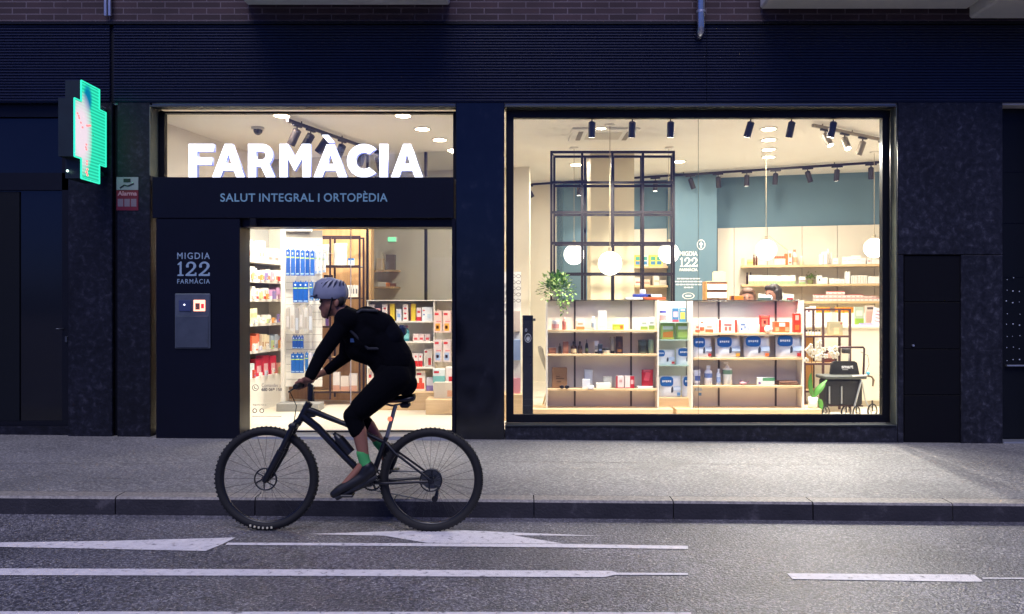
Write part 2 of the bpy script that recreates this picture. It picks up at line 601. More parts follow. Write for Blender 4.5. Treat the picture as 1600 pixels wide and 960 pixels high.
def sheet(name, m, xs, ys, fz):
    mb = MB()
    v = [(x, y, fz(x, y)) for y in ys for x in xs]
    n = len(xs)
    f = [(j * n + i, j * n + i + 1, (j + 1) * n + i + 1, (j + 1) * n + i) for j in range(len(ys) - 1) for i in range(n - 1)]
    return struct(mb.add(v, f).build(name, m, origin=(0, 0, 0)))
XS = [-60, -30, -15, -8, -4, 0, 4, 8, 15, 30, 60]
road = sheet('road', M_asphalt, XS, [-60, -20, -5, 0, 1.5, 2.94, 4, 5, YK - .02, YK + .1], zroad)
pav = sheet('pavement', M_pave, XS, [YK + 0.15, 7, YF + 0.5], zpave)
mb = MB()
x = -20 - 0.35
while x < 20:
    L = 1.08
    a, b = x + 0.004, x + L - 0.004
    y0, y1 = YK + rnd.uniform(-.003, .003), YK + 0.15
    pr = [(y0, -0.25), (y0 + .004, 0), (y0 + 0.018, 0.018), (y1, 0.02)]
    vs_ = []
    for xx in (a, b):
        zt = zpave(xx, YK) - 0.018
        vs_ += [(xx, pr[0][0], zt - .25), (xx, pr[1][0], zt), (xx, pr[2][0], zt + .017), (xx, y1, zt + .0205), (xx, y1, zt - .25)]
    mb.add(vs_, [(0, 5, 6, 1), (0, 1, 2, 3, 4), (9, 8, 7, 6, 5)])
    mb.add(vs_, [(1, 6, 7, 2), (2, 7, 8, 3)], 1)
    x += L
struct(mb.build('kerb', [M_kerbshade, M_kerbtop], origin=(0, YK, 0)))

M_joint = nmat('joint_dirt', [(0.35, '#3f3d3b'), (0.6, '#6a6764')], 9, rough=.8, detail=4)
def joint(x0, x1, y0, y1, w_):
    n = 12
    v = []
    for k in range(n + 1):
        t = k / n
        x = x0 + (x1 - x0) * t; y = y0 + (y1 - y0) * t + rnd.uniform(-.006, .006)
        d = w_ * rnd.uniform(.4, 1.0)
        v += [(x, y - d, zpave(x, y) + .003), (x, y + d, zpave(x, y) + .003)]
    MB().add(v, [(2 * k, 2 * k + 2, 2 * k + 3, 2 * k + 1) for k in range(n)]).build('pavement_joint', M_joint, pav)
for a in ((-.15, 1.3, 7.24, 7.25, .006), (1.5, 3.1, 7.22, 7.22, .005), (.4, 2.0, 6.98, 6.97, .004), (-4.6, -3.0, 7.0, 7.06, .004), (2.6, 4.2, 7.05, 7.03, .004), (-3.6, -2.4, 6.5, 6.49, .004)): joint(*a)
def ground_pt(px, py):
    d = 4.0
    for _ in range(30):
        z = zroad((px - 800) / FPX * d, d)
        d = (H - z) * FPX / (py - 475)
    return Vector(((px - 800) / FPX * d, d, 0))
def paint(name, pts):
    P = [ground_pt(*p) for p in pts]
    bm = bmesh.new()
    vs_ = [bm.verts.new((p.x, p.y, 0)) for p in P]
    bm.faces.new(vs_)
    bmesh.ops.triangulate(bm, faces=bm.faces[:])
    bmesh.ops.subdivide_edges(bm, edges=bm.edges[:], cuts=2)
    for v in bm.verts: v.co.z = zroad(v.co.x, v.co.y) + 0.004
    bm.verts.index_update()
    mb = MB().add([v.co.copy() for v in bm.verts], [[v.index for v in (f.verts if f.normal.z >= 0 else reversed(f.verts))] for f in bm.faces])
    bm.free()
    o = mb.build(name, M_paint, parent=road)
    return o
paint('lane_line', [(-420, 899), (-420, 888), (500, 891), (955, 893), (965, 896), (1075, 896.5), (1075, 899.5), (960, 899.5), (945, 903), (500, 901)])
paint('lane_line', [(1238, 906), (1230, 897), (1522, 899), (1536, 910), (1500, 910)])
paint('thin_line', [(1536, 905.5), (1900, 907.5), (1900, 905.2), (1534, 903.6)])
paint('thin_line', [(352, 852.5), (356, 849), (668, 850), (880, 851), (1075, 854), (1075, 859), (880, 856.5), (600, 854)])
paint('arrow_marking', [(-60, 849.5), (180, 846), (368, 841), (348, 851), (321, 862), (150, 858.5), (-60, 854.5)])
paint('arrow_marking', [(480, 835.5), (600, 831.5), (700, 828.5), (800, 833), (942, 838.5), (802, 837.5), (880, 850.5), (668, 849.5), (600, 838.2)])
paint('edge_line', [(-420, 967), (-420, 956), (1080, 958), (1080, 968)])

# ------------------------------------------------------------------ building front
bld = thing('apartment_building', 'brick apartment building with dark ribbed metal band and granite piers around the lit shop', 'building', (0, YF, 0))
def P(mb, name, m, parent=bld): return mb.build(name, m, parent)

# brick storey above
def brick_mat():
    m = bpy.data.materials.new('brick')
    m.use_nodes = True
    n = m.node_tree
    b = n.nodes['Principled BSDF']
    b.inputs['Roughness'].default_value = 0.85
    tc = n.nodes.new('ShaderNodeTexCoord')
    sp = n.nodes.new('ShaderNodeSeparateXYZ')
    cb = n.nodes.new('ShaderNodeCombineXYZ')
    n.links.new(tc.outputs['Object'], sp.inputs[0])
    n.links.new(sp.outputs[0], cb.inputs[0])
    n.links.new(sp.outputs[2], cb.inputs[1])
    br = n.nodes.new('ShaderNodeTexBrick')
    br.inputs['Scale'].default_value = 1.0
    br.inputs['Brick Width'].default_value = 0.3
    br.inputs['Row Height'].default_value = 0.0665
    br.inputs['Mortar Size'].default_value = 0.006
    br.inputs['Color1'].default_value = (*lin('#33252b'), 1)
    br.inputs['Color2'].default_value = (*lin('#46343a'), 1)
    br.inputs['Mortar'].default_value = (*lin('#63585f'), 1)
    br.inputs['Bias'].default_value = -0.2
    n.links.new(cb.outputs[0], br.inputs['Vector'])
    ns = n.nodes.new('ShaderNodeTexNoise')
    ns.inputs['Scale'].default_value = 3.0
    ns.inputs['Detail'].default_value = 6
    n.links.new(tc.outputs['Object'], ns.inputs['Vector'])
    mx = n.nodes.new('ShaderNodeMixRGB')
    mx.blend_type = 'OVERLAY'
    mx.inputs[0].default_value = 0.5
    n.links.new(br.outputs[0], mx.inputs[1])
    n.links.new(ns.outputs['Fac'], mx.inputs[2])
    n.links.new(mx.outputs[0], b.inputs['Base Color'])
    bp = n.nodes.new('ShaderNodeBump')
    bp.inputs['Strength'].default_value = 0.6
    bp.inputs['Distance'].default_value = 0.01
    bp.invert = True
    n.links.new(br.outputs['Fac'], bp.inputs['Height'])
    n.links.new(bp.outputs[0], b.inputs['Normal'])
    return m
ZB = PZ(35, YF)                                # 4.63: top of the ribbed band
ZC = PZ(160, YF)                               # 3.77: bottom of the ribbed band
P(MB().box(-9, 9, YF, YF + 0.3, ZB, 12.0), 'brick_wall', brick_mat())
P(MB().box(-9, 9, YF - 0.03, YF + 0.29, ZB - 0.03, ZB - 0.002), 'flashing', M_frame)

# ribbed metal band in two lengths with an open joint
def ribs(x0, x1, name):
    mb = MB()
    z0, z1 = ZC, ZB - 0.035
    n = 27
    p = (z1 - z0) / n
    prof = []
    for i in range(n):
        zz = z0 + i * p
        prof += [(YF + 0.004, zz), (YF + 0.004, zz + p * .35), (YF - 0.012, zz + p * .5), (YF - 0.012, zz + p * .85)]
    prof.append((YF + 0.004, z1))
    v = [(x0, y, z) for y, z in prof] + [(x1, y, z) for y, z in prof]
    k = len(prof)
    mb.add(v, [(i, k + i, k + i + 1, i + 1) for i in range(k - 1)])
    mb.box(x0, x1, YF + 0.01, YF + 0.28, z0, z1)
    return P(mb, name, M_clad)
XJ = PX(175, YF)
ribs(-9, XJ - 0.022, 'ribbed_cladding')
ribs(XJ + 0.022, PX(1104, YF) - .003, 'ribbed_cladding')
ribs(PX(1104, YF) + .003, 9, 'ribbed_cladding')
P(MB().box(XJ - 0.02, XJ + 0.02, YF + 0.02, YF + 0.27, ZC, ZB - 0.04), 'cladding_joint', M_frame)

# granite piers (each slab between two openings)
def pier(px0, px1, m, yb=0.35, zt=ZC - 0.003, dy=0.0):
    x0, x1 = PX(px0, YF), PX(px1, YF)
    return P(MB().bbox(x0, x1, YF + dy, YF + yb, -0.2, zt, 0.006), 'stone_pier', m)
pier(-320, -60, M_granite)
pier(106, 175, M_granite_d)
pier(183, 235, M_granite_d)
P(MB().box(PX(175.5, YF), PX(182.5, YF), YF + 0.06, YF + 0.33, -0.2, ZC - .004), 'pier_joint', M_frame)
pier(712, 788, M_granite_p)
P(MB().bbox(PX(1403, YF), PX(1412, YF), YF, YF + .35, -.2, PZ(398, YF) - .004, .004), 'stone_pier', M_granite)
P(MB().bbox(PX(1403, YF), PX(1567, YF), YF, YF + .35, PZ(398, YF), ZC - .003, .006), 'stone_pier', M_granite)
P(MB().bbox(PX(1502, YF), PX(1567, YF), YF, YF + .35, -.2, PZ(398, YF) - .004, .006), 'stone_pier', M_granite)
pier(1640, 1900, M_granite)
# granite below the big shop window
P(MB().bbox(PX(789, YF), PX(1402.5, YF), YF + 0.004, YF + 0.33, -0.2, PZ(666.5, YF), 0.005), 'stone_plinth', M_granite)
P(MB().box(PX(-60, YF), PX(105.8, YF), YF + 0.05, YF + 0.33, -0.2, PZ(668, YF)), 'stone_plinth', M_granite_d)

# projecting bays / balcony slabs over the street
def balcony(px0, px1, z0, dep, m):
    x0, x1 = px0, px1
    t = P(MB().bbox(x0, x1, YF - dep, YF - 0.002, z0, z0 + 0.28, 0.02), 'balcony', m)
    P(MB().box(x0 + 0.04, x1 - 0.04, YF - dep + 0.04, YF - dep + 0.1, z0 + 0.281, z0 + 1.25), 'balcony_parapet', m, t)
    return t
M_soffit = nmat('painted_soffit', [(0.3, '#d6d5cf'), (0.7, '#e6e4dc')], 2, rough=0.7, detail=4)
balcony(PX(386, YF), PX(703, YF), PZ(9, YF), 0.95, M_soffit)
balcony(PX(1187, YF), PX(1511, YF), PZ(15, YF), 0.95, M_soffit)
balcony(PX(1513, YF), PX(1760, YF), PZ(30, YF), 0.95, M_soffit)
# brackets under the first bay and the drain pipes
px = PX(172, YF)
for dx in (-.022, .022):
    P(MB().cyl((px + dx, YF - .05, PZ(28, YF)), (px + dx, YF - .05, 9), .018, n=12), 'drain_pipe', M_silver)
px = PX(1092, YF)
P(MB().tube([(px, YF - .09, 9), (px, YF - .09, PZ(48, YF)), (px, YF - .075, PZ(53, YF)), (px, YF - 0.045, PZ(57, YF)), (px, YF + 0.0, PZ(58, YF))], .045, n=16), 'drain_pipe', M_chrome)
P(MB().cyl((px, YF - .09, PZ(26, YF)), (px, YF - .09, PZ(22, YF)), .052, n=16), 'pipe_clip', M_silver)

# ------------------------------------------------------------------ the shop window
YG = 8.46
def window(name, label, X0, X1, Z0, Z1, fw, fwb, yfr=8.425, trim=True):
    t = thing(name, label, 'window', ((X0 + X1) / 2, YF, Z0))
    mb = MB()
    mb.box(X0, X0 + fw, yfr, yfr + .07, Z0, Z1); mb.box(X1 - fw, X1, yfr, yfr + .07, Z0, Z1)
    mb.box(X0 + fw, X1 - fw, yfr, yfr + .07, Z1 - fwb, Z1); mb.box(X0 + fw, X1 - fw, yfr, yfr + .07, Z0, Z0 + fwb)
    mb.build('frame', M_frame, t)
    MB().box(X0 + fw - .004, X1 - fw + .004, YG, YG + .008, Z0 + fwb - .004, Z1 - fwb + .004).build('pane', M_glass, t)
    return t
wx0, wx1 = PX(790, YF), PX(1400, YF)
wz0, wz1 = PZ(665, YF), PZ(166, YF)
win = window('shop_window', 'large lit shop window with black frame right of the entrance', wx0 + .004, wx1 - .004, wz0 + .012, wz1 - .012, .083, .085)
# slim metal edge trim round the opening and the pale right reveal
def trims(t, x0, x1, z0, z1, left=False, right=False, bottom=True):
    e = .018
    MB().box(x0 - .006, x1 + .006, YF - .014, YF + .12, z1 - .010, z1 + .008).build('edge_trim', M_alu, t)
    if bottom: MB().box(x0 - .006, x1 + .006, YF - .016, YF + .12, z0 - .006, z0 + .008).build('edge_trim', M_alu, t)
    if right: MB().box(x1 - .003, x1 + .006, YF - .012, YF + .12, z0 + .011, z1 - .011).build('reveal', M_reveal, t)
    if left: MB().box(x0 - .006, x0 + .003, YF - .012, YF + .19, z0 + .011, z1 - .011).build('reveal', M_reveal, t)
trims(win, wx0, wx1, wz0, wz1, left=False, right=True)
MB().box(PX(1091, YG) - .002, PX(1091, YG) + .002, YG - .004, YG - .001, wz0 + .1, wz1 - .1).build('glass_joint', M_reveal, win)

# transom light over the entrance
tx0, tx1 = PX(235, YF), PX(711, YF)
tz0, tz1 = PZ(276, YF), PZ(166, YF)
tra = thing('transom_window', 'lit window strip above the dark entrance fascia, behind the glowing letters', 'window', ((tx0 + tx1) / 2, YF, tz0))
fx0, fx1 = PX(249, 8.5), PX(711, 8.5)
mb = MB()
mb.box(fx0, fx0 + .065, 8.48, 8.55, tz0, tz1 - .012)
mb.box(fx1 - .02, fx1 + .02, 8.48, 8.55, tz0, tz1 - .012)
mb.box(fx0 + .065, fx1 - .02, 8.48, 8.55, PZ(177, 8.48), tz1 - .012)
mb.build('frame', M_frame, tra)
MB().box(fx0 + .06, fx1 - .015, 8.51, 8.518, tz0, PZ(176, 8.5)).build('pane', M_glass, tra)
trims(tra, tx0, tx1, tz0, tz1, left=True, bottom=False)

# ------------------------------------------------------------------ entrance surround with address and tagline
M_tag = mat('#7ea9b8', 0.4)
M_addr = mat('#8ea6b8', 0.4)
por = thing('entrance_surround', 'black entrance surround with pale address and tagline lettering around the sliding door', 'entrance', (PX(475, 8.22), 8.22, .14))
YP = 8.22
pz_top = PZ(277, YP)
pz_hd = PZ(341, YP)
dx0, dx1 = PX(374, YP), PX(706, YP)
MB().bbox(PX(238, YP), PX(709, YP), YP, 8.56, pz_hd, pz_top, .004).build('fascia_board', M_black, por)
MB().bbox(PX(243, YP), dx0, YP + .01, 8.56, .10, pz_hd - .003, .004).build('side_panel', M_black, por)
MB().box(dx1, PX(711.4, YP), YP + .012, 8.56, .08, pz_hd - .003).build('jamb', M_black, por)
MB().box(dx0 + .002, dx1 - .002, 8.30, 8.56, PZ(355, 8.30), pz_hd - .004).build('door_header', M_black, por)
MB().box(dx0 + .002, dx1 - .002, 8.24, 8.62, .06, .165).build('threshold', M_silver, por)
for wd_, a, b, zt_ in (('SALUT', 344.4, 398.8, 302.5), ('INTEGRAL', 405, 490.3, 302.5), ('I', 497, 499.2, 302.8), ('ORTOPÈDIA', 506, 605.5, 298.8)):
    text(wd_, PX(a, YP), PX(b, YP), PZ(315.5, YP), PZ(zt_, YP), YP - .001, M_tag, 'tagline_word', por, bold=.012, spacing=1.08)
ya = YP + .009
text('MIGDIA', PX(277, ya), PX(328, ya), PZ(405, ya), PZ(395, ya), ya, M_addr, 'address_lettering', por, bold=.006, spacing=1.22)
text('FARMÀCIA', PX(277, ya), PX(328, ya), PZ(443.5, ya), PZ(434.5, ya), ya, M_addr, 'address_lettering', por, bold=.006, spacing=1.22)
for k, (g, a, b) in enumerate((('1', 277.5, 287), ('2', 290, 307), ('2', 310.5, 328))):
    place_lettering(outline(NUM[g], .0015), PX(a, ya), PX(b, ya), PZ(431.5, ya), PZ(409, ya), ya, M_addr, 'address_numeral', por)
# small sensor box over the door
MB().bbox(PX(391, YP), PX(401, YP), YP - .02, YP - .001, PZ(353, YP), PZ(342, YP), .004).build('door_sensor', M_frame, por)

# sliding glass door
door = thing('sliding_door', 'two leaf glass sliding door with small printed contact details, behind the cyclist', 'door', (PX(540, 8.5), 8.5, .165))
YD = 8.47
ddx0, ddx1 = PX(375, YD), PX(706, YD)
dz0, dz1 = PZ(682, YD), PZ(355, YD)
dm = PX(548, YD)
M_edge = mat('#e9e6da', 0.3)
for a, b, yo in ((ddx0, dm - .003, 0), (dm + .003, ddx1, .03)):
    lf = MB().box(a, b, YD + yo, YD + yo + .01, dz0, dz1 - .004).build('door_leaf', M_glass, door)
    MB().box(a, b, YD + yo - .012, YD + yo + .022, dz0 + .045, dz0 + .06).build('bottom_rail', M_frame, lf)
    MB().box(a, b, YD + yo - .012, YD + yo + .022, dz0 - .012, dz0 + .004).build('bottom_rail', M_frame, lf)
MB().box(dm - .0025, dm + .0025, YD - .006, YD + .016, dz0, dz1 - .004).build('leaf_edge', M_edge, door)
MB().box(ddx0 - .002, ddx0 + .010, YD - .02, YD + .05, dz0, dz1).build('door_seal', mat('#6b3a2a', .5), door)
M_ink = mat('#6f6a66', 0.6)
yl = YD - .003
def ring(px, py, r, w_, name='round_icon'):
    me = outline([arc(0, 0, 1, 0, 345, 24), arc(0, 0, 1 - w_, 345, 0, 24)], .001)
    return place_lettering(me, PX(px - r, yl), PX(px + r, yl), PZ(py + r, yl), PZ(py - r, yl), yl, M_ink, name, door)
ring(399, 606, 5, .16)
MB().tube([(PX(397.4, yl), yl, PZ(604, yl)), (PX(398, yl), yl, PZ(607, yl)), (PX(401, yl), yl, PZ(608, yl))], .004, n=6).build('icon_mark', M_ink, door)
text('Comandes a', PX(409, yl), PX(439, yl), PZ(605, yl), PZ(599.5, yl), yl, mat('#aaa49a', .6), 'contact_lettering', door)
text('680 069 158', PX(408.5, yl), PX(440.5, yl), PZ(611.4, yl), PZ(606.4, yl), yl, M_ink, 'contact_lettering', door, bold=.02)
text('Segueix-nos a', PX(395, yl), PX(416, yl), PZ(634.5, yl), PZ(631.5, yl), yl, M_ink, 'contact_lettering', door)
for q in (398, 409): ring(q, 642, 3.6, .35)
MB().box(PX(394, yl), PX(440, yl), yl - .001, yl, PZ(651.2, yl), PZ(650.3, yl)).build('contact_rule', mat('#aaa49a', .6), door)

# ------------------------------------------------------------------ glowing letters standing on the fascia
sign = thing('shop_sign', 'glowing white FARMÀCIA letters standing on the entrance fascia', 'sign', (PX(480, 8.3), 8.3, pz_top))
M_lside = emat((.35, .42, .95), .35, 'letter_side')
spans = [('F', 296.5, 335.5), ('A', 333, 384), ('R', 389, 431.5), ('M', 438, 486), ('grave', 491, 543.5), ('C', 543, 588), ('I', 593.5, 606.5), ('A', 611.5, 661.5)]
for g, a, b in spans:
    y = 8.285
    zt = PZ(226, y) if g not in ('grave',) else PZ(212, y)
    zb = pz_top + .002
    o = place_lettering(outline(GLYPH[g], .03), PX(a, y), PX(b, y), zb, zt, y, M_letter, 'letter', sign)
    o.data.materials.append(M_lside)
    for p_ in o.data.polygons: p_.material_index = 0 if p_.normal.y < -.7 else 1
MB().bbox(PX(292, YF), PX(666, YF), 8.27, 8.33, pz_top - .0, pz_top + .0015, .0005).build('mounting_rail', M_frame, sign)

# ------------------------------------------------------------------ night service hatch
hat = thing('night_hatch', 'grey steel night service hatch with small intercom and lit red button on the black panel', 'service hatch', (PX(302, ya), ya, PZ(545, ya)))
yh = ya
mb = MB().bbox(PX(274, yh), PX(329.5, yh), yh - .02, yh - .001, PZ(545, yh), PZ(459, yh), .008)
mb.build('steel_plate', nmat('hatch_steel', [(0.3, '#50565e'), (0.7, '#6a7078')], 4, rough=.38, metal=.5, detail=4), hat)
MB().bbox(PX(276.5, yh), PX(327, yh), yh - .028, yh - .0205, PZ(543, yh), PZ(494, yh), .004).build('drawer_flap', nmat('hatch_flap', [(0.3, '#4b5159'), (0.7, '#5d636b')], 4, rough=.32, metal=.5, detail=4), hat)
MB().bbox(PX(281, yh), PX(300, yh), yh - .03, yh - .0205, PZ(486.5, yh), PZ(469, yh), .003).build('intercom', mat('#3b4468', .4), hat)
MB().ball((PX(290, yh), yh - .031, PZ(476.5, yh)), .009, 10, 8).build('camera_lens', emat((.8, .8, 1), 2.0), hat)
MB().bbox(PX(304, yh), PX(322, yh), yh - .03, yh - .0205, PZ(486.5, yh), PZ(469, yh), .003).build('call_button', emat((1, .42, .28), 1.6), hat)
MB().bbox(PX(316, yh), PX(320.5, yh), yh - .034, yh - .0302, PZ(482, yh), PZ(475, yh), .002).build('button_mark', emat((.9, .02, .03), 1.0), hat)
MB().box(PX(307, yh), PX(314, yh), yh - .032, yh - .0302, PZ(484, yh), PZ(474, yh)).build('button_print', mat('#8a5a4a', .5), hat)

# ------------------------------------------------------------------ alarm notice
al = thing('alarm_sign', 'red and white alarm notice plate fixed to the granite pier under the green cross', 'sign', (PX(199, YF), YF, PZ(329, YF)))
y = YF - .006
M_ared = mat('#6a1522', .4)
MB().box(PX(182, y), PX(216, y), y, YF - .001, PZ(329, y), PZ(297.5, y)).build('red_plate', M_ared, al)
MB().box(PX(182, y), PX(216, y), y, YF - .001, PZ(297, y), PZ(277, y)).build('white_plate', mat('#87918f', .4), al)
MB().bbox(PX(193, y), PX(204, y), y - .004, y - .0005, PZ(285, y), PZ(279.5, y), .002).build('camera_symbol', M_bpaint, al)
MB().tube([(PX(188, y), y - .003, PZ(294, y)), (PX(194, y), y - .003, PZ(289.5, y)), (PX(200, y), y - .003, PZ(291), ) if False else (PX(200, y), y - .003, PZ(291, y)), (PX(209, y), y - .003, PZ(287, y))], .006, n=6).build('figure_symbol', M_bpaint, al)
text('Alarma', PX(184, y), PX(214, y), PZ(306, y), PZ(299, y), y - .001, mat('#b98a8e', .4), 'alarm_lettering', al, bold=.03)
for a in (184, 194.3, 204.6): MB().box(PX(a, y), PX(a + 8.6, y), y - .001, y - .0003, PZ(323, y), PZ(311, y)).build('notice_panel', mat('#7a6c72', .4), al)

# ------------------------------------------------------------------ green pharmacy cross on its bracket, at right angles to the front
cr = thing('pharmacy_cross', 'green glowing pharmacy cross sign sticking out from the facade on the left', 'sign', (-4.43, 7.95, PZ(281, 8.1)))
def cross_outline(y0, y1, ya_, yb_, z0, z1, za, zb):
    return [(ya_, z0), (yb_, z0), (yb_, za), (y1, za), (y1, zb), (yb_, zb), (yb_, z1), (ya_, z1), (ya_, zb), (y0, zb), (y0, za), (ya_, za)]
CY0, CY1, CYa, CYb = 7.65, 8.24, 7.77, 8.11
CZ0, CZ1, CZa, CZb = 2.86, 3.85, 3.06, 3.64
def xprism(mb, pts, x0, x1, m=0):
    n = len(pts)
    v = [(x0, a, b) for a, b in pts] + [(x1, a, b) for a, b in pts]
    mb.add(v, [list(range(n))[::-1], list(range(n, 2 * n))] + [(i, (i + 1) % n, n + (i + 1) % n, n + i) for i in range(n)], m)
    return mb
xprism(MB(), cross_outline(CY0, CY1, CYa, CYb, CZ0, CZ1, CZa, CZb), -4.52, -4.362).build('housing', nmat('cross_housing', [(0.3, '#0e1a1c'), (0.7, '#142427')], 4, rough=.45, detail=3), cr)
def cross_screen():
    m = bpy.data.materials.new('led_screen')
    m.use_nodes = True
    n = m.node_tree
    b = n.nodes['Principled BSDF']
    b.inputs['Base Color'].default_value = (.01, .02, .02, 1)
    b.inputs['Roughness'].default_value = 0.3
    tc = n.nodes.new('ShaderNodeTexCoord')
    sp = n.nodes.new('ShaderNodeSeparateXYZ')
    n.links.new(tc.outputs['Object'], sp.inputs[0])
    def math_(op, a, b_=None, c=None):
        q = n.nodes.new('ShaderNodeMath'); q.operation = op
        for i, s_ in enumerate((a, b_, c)):
            if s_ is None: continue
            if isinstance(s_, (int, float)): q.inputs[i].default_value = s_
            else: n.links.new(s_, q.inputs[i])
        return q.outputs[0]
    # object space of the thing: y from -0.3 to 0.29, z from 0 to 0.99
    rows = math_('MULTIPLY_ADD', math_('SINE', math_('MULTIPLY', sp.outputs[2], 2 * math.pi / .034)), .32, .62)
    dy = math_('DIVIDE', math_('SUBTRACT', sp.outputs[1], -.18), .17)
    dz = math_('DIVIDE', math_('SUBTRACT', sp.outputs[2], .42), .36)
    d2 = math_('ADD', math_('POWER', math_('ABSOLUTE', dy), 2.4), math_('POWER', math_('ABSOLUTE', dz), 2.4))
    blob = n.nodes.new('ShaderNodeMapRange')
    blob.inputs['From Min'].default_value = 1.6; blob.inputs['From Max'].default_value = .25
    n.links.new(d2, blob.inputs['Value'])
    dy2 = math_('DIVIDE', math_('SUBTRACT', sp.outputs[1], -.06), .07)
    dz2 = math_('DIVIDE', math_('SUBTRACT', sp.outputs[2], .80), .13)
    e2 = math_('ADD', math_('MULTIPLY', dy2, dy2), math_('MULTIPLY', dz2, dz2))
    dark = n.nodes.new('ShaderNodeMapRange')
    dark.inputs['From Min'].default_value = 1.6; dark.inputs['From Max'].default_value = .4
    n.links.new(e2, dark.inputs['Value'])
    g = n.nodes.new('ShaderNodeMixRGB')
    g.inputs[1].default_value = (.0, .22, .13, 1); g.inputs[2].default_value = (.03, .74, .46, 1)
    n.links.new(rows, g.inputs[0])
    g2 = n.nodes.new('ShaderNodeMixRGB')
    g2.inputs[2].default_value = (.0, .16, .30, 1)
    n.links.new(dark.outputs[0], g2.inputs[0]); n.links.new(g.outputs[0], g2.inputs[1])
    g3 = n.nodes.new('ShaderNodeMixRGB')
    g3.inputs[2].default_value = (.66, .55, .62, 1)
    n.links.new(blob.outputs[0], g3.inputs[0]); n.links.new(g2.outputs[0], g3.inputs[1])
    n.links.new(g3.outputs[0], b.inputs['Emission Color'])
    b.inputs['Emission Strength'].default_value = 1.0
    return m
M_scr = cross_screen()
scr = xprism(MB(), cross_outline(CY0 + .012, CY1 - .012, CYa + .012, CYb - .012, CZ0 + .012, CZ1 - .012, CZa + .012, CZb - .012), -4.3615, -4.358).build('screen', M_scr, cr)
xprism(MB(), cross_outline(CY0 + .012, CY1 - .012, CYa + .012, CYb - .012, CZ0 + .012, CZ1 - .012, CZa + .012, CZb - .012), -4.524, -4.5205).build('screen', M_scr, cr)
M_grn = emat((.03, .72, .44), .9, 'green_rim')
M_gred = emat((1, .16, .16), 1.3, 'red_led')
# lit rim round the face
pts = cross_outline(CY0, CY1, CYa, CYb, CZ0, CZ1, CZa, CZb)
mb = MB()
for i in range(12):
    (a, b), (c, d) = pts[i], pts[(i + 1) % 12]
    e = .006
    mb.box(-4.365, -4.352, min(a, c) - e * (a == c), max(a, c) + e * (a == c), min(b, d) - e * (b == d), max(b, d) + e * (b == d))
mb.build('lit_rim', M_grn, cr)
for a, b in ((7.70, 3.50), (7.73, 3.46), (7.76, 3.42), (7.79, 3.38), (7.72, 3.48), (7.90, 3.42), (7.93, 3.43), (7.87, 3.415), (7.86, 3.22), (7.86, 3.17), (7.85, 3.19), (7.87, 3.02), (7.88, 2.97), (7.87, 2.93), (7.88, 2.91), (7.86, 2.94), (7.87, 3.05)):
    MB().box(-4.358, -4.354, a - .012, a + .012, b - .009, b + .009).build('red_figure', M_gred, cr)
for z in (3.62, 2.99):
    MB().box(-4.46, -4.41, CY1, YF + .0, z - .02, z + .02).build('bracket', mat('#2c6b57', .4, .2), cr)
MB().ball((-4.48, 7.74, 2.93), .012, 8, 6).build('status_light', emat((.6, 1, .85), 3), cr)
MB().cyl((-4.40, 8.2, 3.69), (-4.40, 8.29, 3.69), .022, n=12).build('flood_lamp', M_silver, cr)

# ------------------------------------------------------------------ neighbouring premises on the left: dark glazed door
nd = thing('glazed_door', 'dark unlit glazed door of the neighbouring premises left of the granite piers', 'door', (PX(50, 8.4), 8.4, .17))
yn = 8.38
nx0, nx1 = PX(-60, yn), PX(107, yn)
MB().box(nx0, nx1, yn, yn + .08, PZ(183, yn), ZC - .004).build('head_panel', M_black, nd)
mb = MB()
zt, zb_ = PZ(184, yn), PZ(666, yn)
mb.box(nx0, nx1, yn + .01, yn + .08, PZ(297, yn), PZ(270, yn))
mb.box(nx0, nx1, yn + .01, yn + .08, zb_, zb_ + .05)
for p in (-60, 96): mb.box(PX(p, yn), PX(p + 11, yn), yn + .01, yn + .08, zb_ + .05, zt)
mb.build('frame', M_frame, nd)
MB().box(nx0 + .05, nx1 - .05, yn + .04, yn + .05, zb_ + .05, PZ(297, yn)).build('pane', M_dglass, nd)
MB().box(nx0 + .05, nx1 - .05, yn + .04, yn + .05, PZ(270, yn), zt).build('pane', M_dglass, nd)
MB().box(PX(-20, yn), PX(28, yn), yn + .025, yn + .039, zb_ + .052, PZ(299, yn)).build('blind', mat('#070c14', .7, spec=.2), nd)
MB().tube([(PX(98, yn), yn + .01, PZ(514, yn)), (PX(98, yn), yn - .05, PZ(514, yn)), (PX(92, yn), yn - .05, PZ(514, yn))], .007, n=8).build('handle', mat('#4a4e55', .4, .6), nd)
MB().bbox(PX(102, yn), PX(106, yn), yn - .012, yn + .009, PZ(535, yn), PZ(526, yn), .003).build('lock', mat('#4a4e55', .4, .6), nd)
MB().box(-9, PX(-320, YF), YF, YF + .3, -.2, ZC - .003).build('stone_pier', M_granite, bld)
MB().box(PX(-60, YF), PX(107, YF), YF + .5, YF + .55, -.2, ZC).build('inner_wall', M_black, bld)

# service door in the right pier
sd = thing('service_door', 'flush black metal service door let into the right granite pier', 'door', (PX(1457, YF), YF, .07))
y = YF + .02
mb = MB()
zz = [PZ(693, YF), PZ(618, YF), PZ(546, YF), PZ(472, YF), PZ(399, YF)]
for a, b in zip(zz[:-1], zz[1:]): mb.bbox(PX(1413, y), PX(1501, y), y, y + .05, a + .003, b - .003, .004)
mb.build('panel', nmat('service_panel', [(0.3, '#020207'), (0.7, '#030309')], 2, rough=.6, detail=3, spec=.2), sd)
MB().cyl((PX(1426, y), y - .02, PZ(540, y)), (PX(1426, y), y, PZ(540, y)), .012, n=10).build('handle', M_silver, sd)
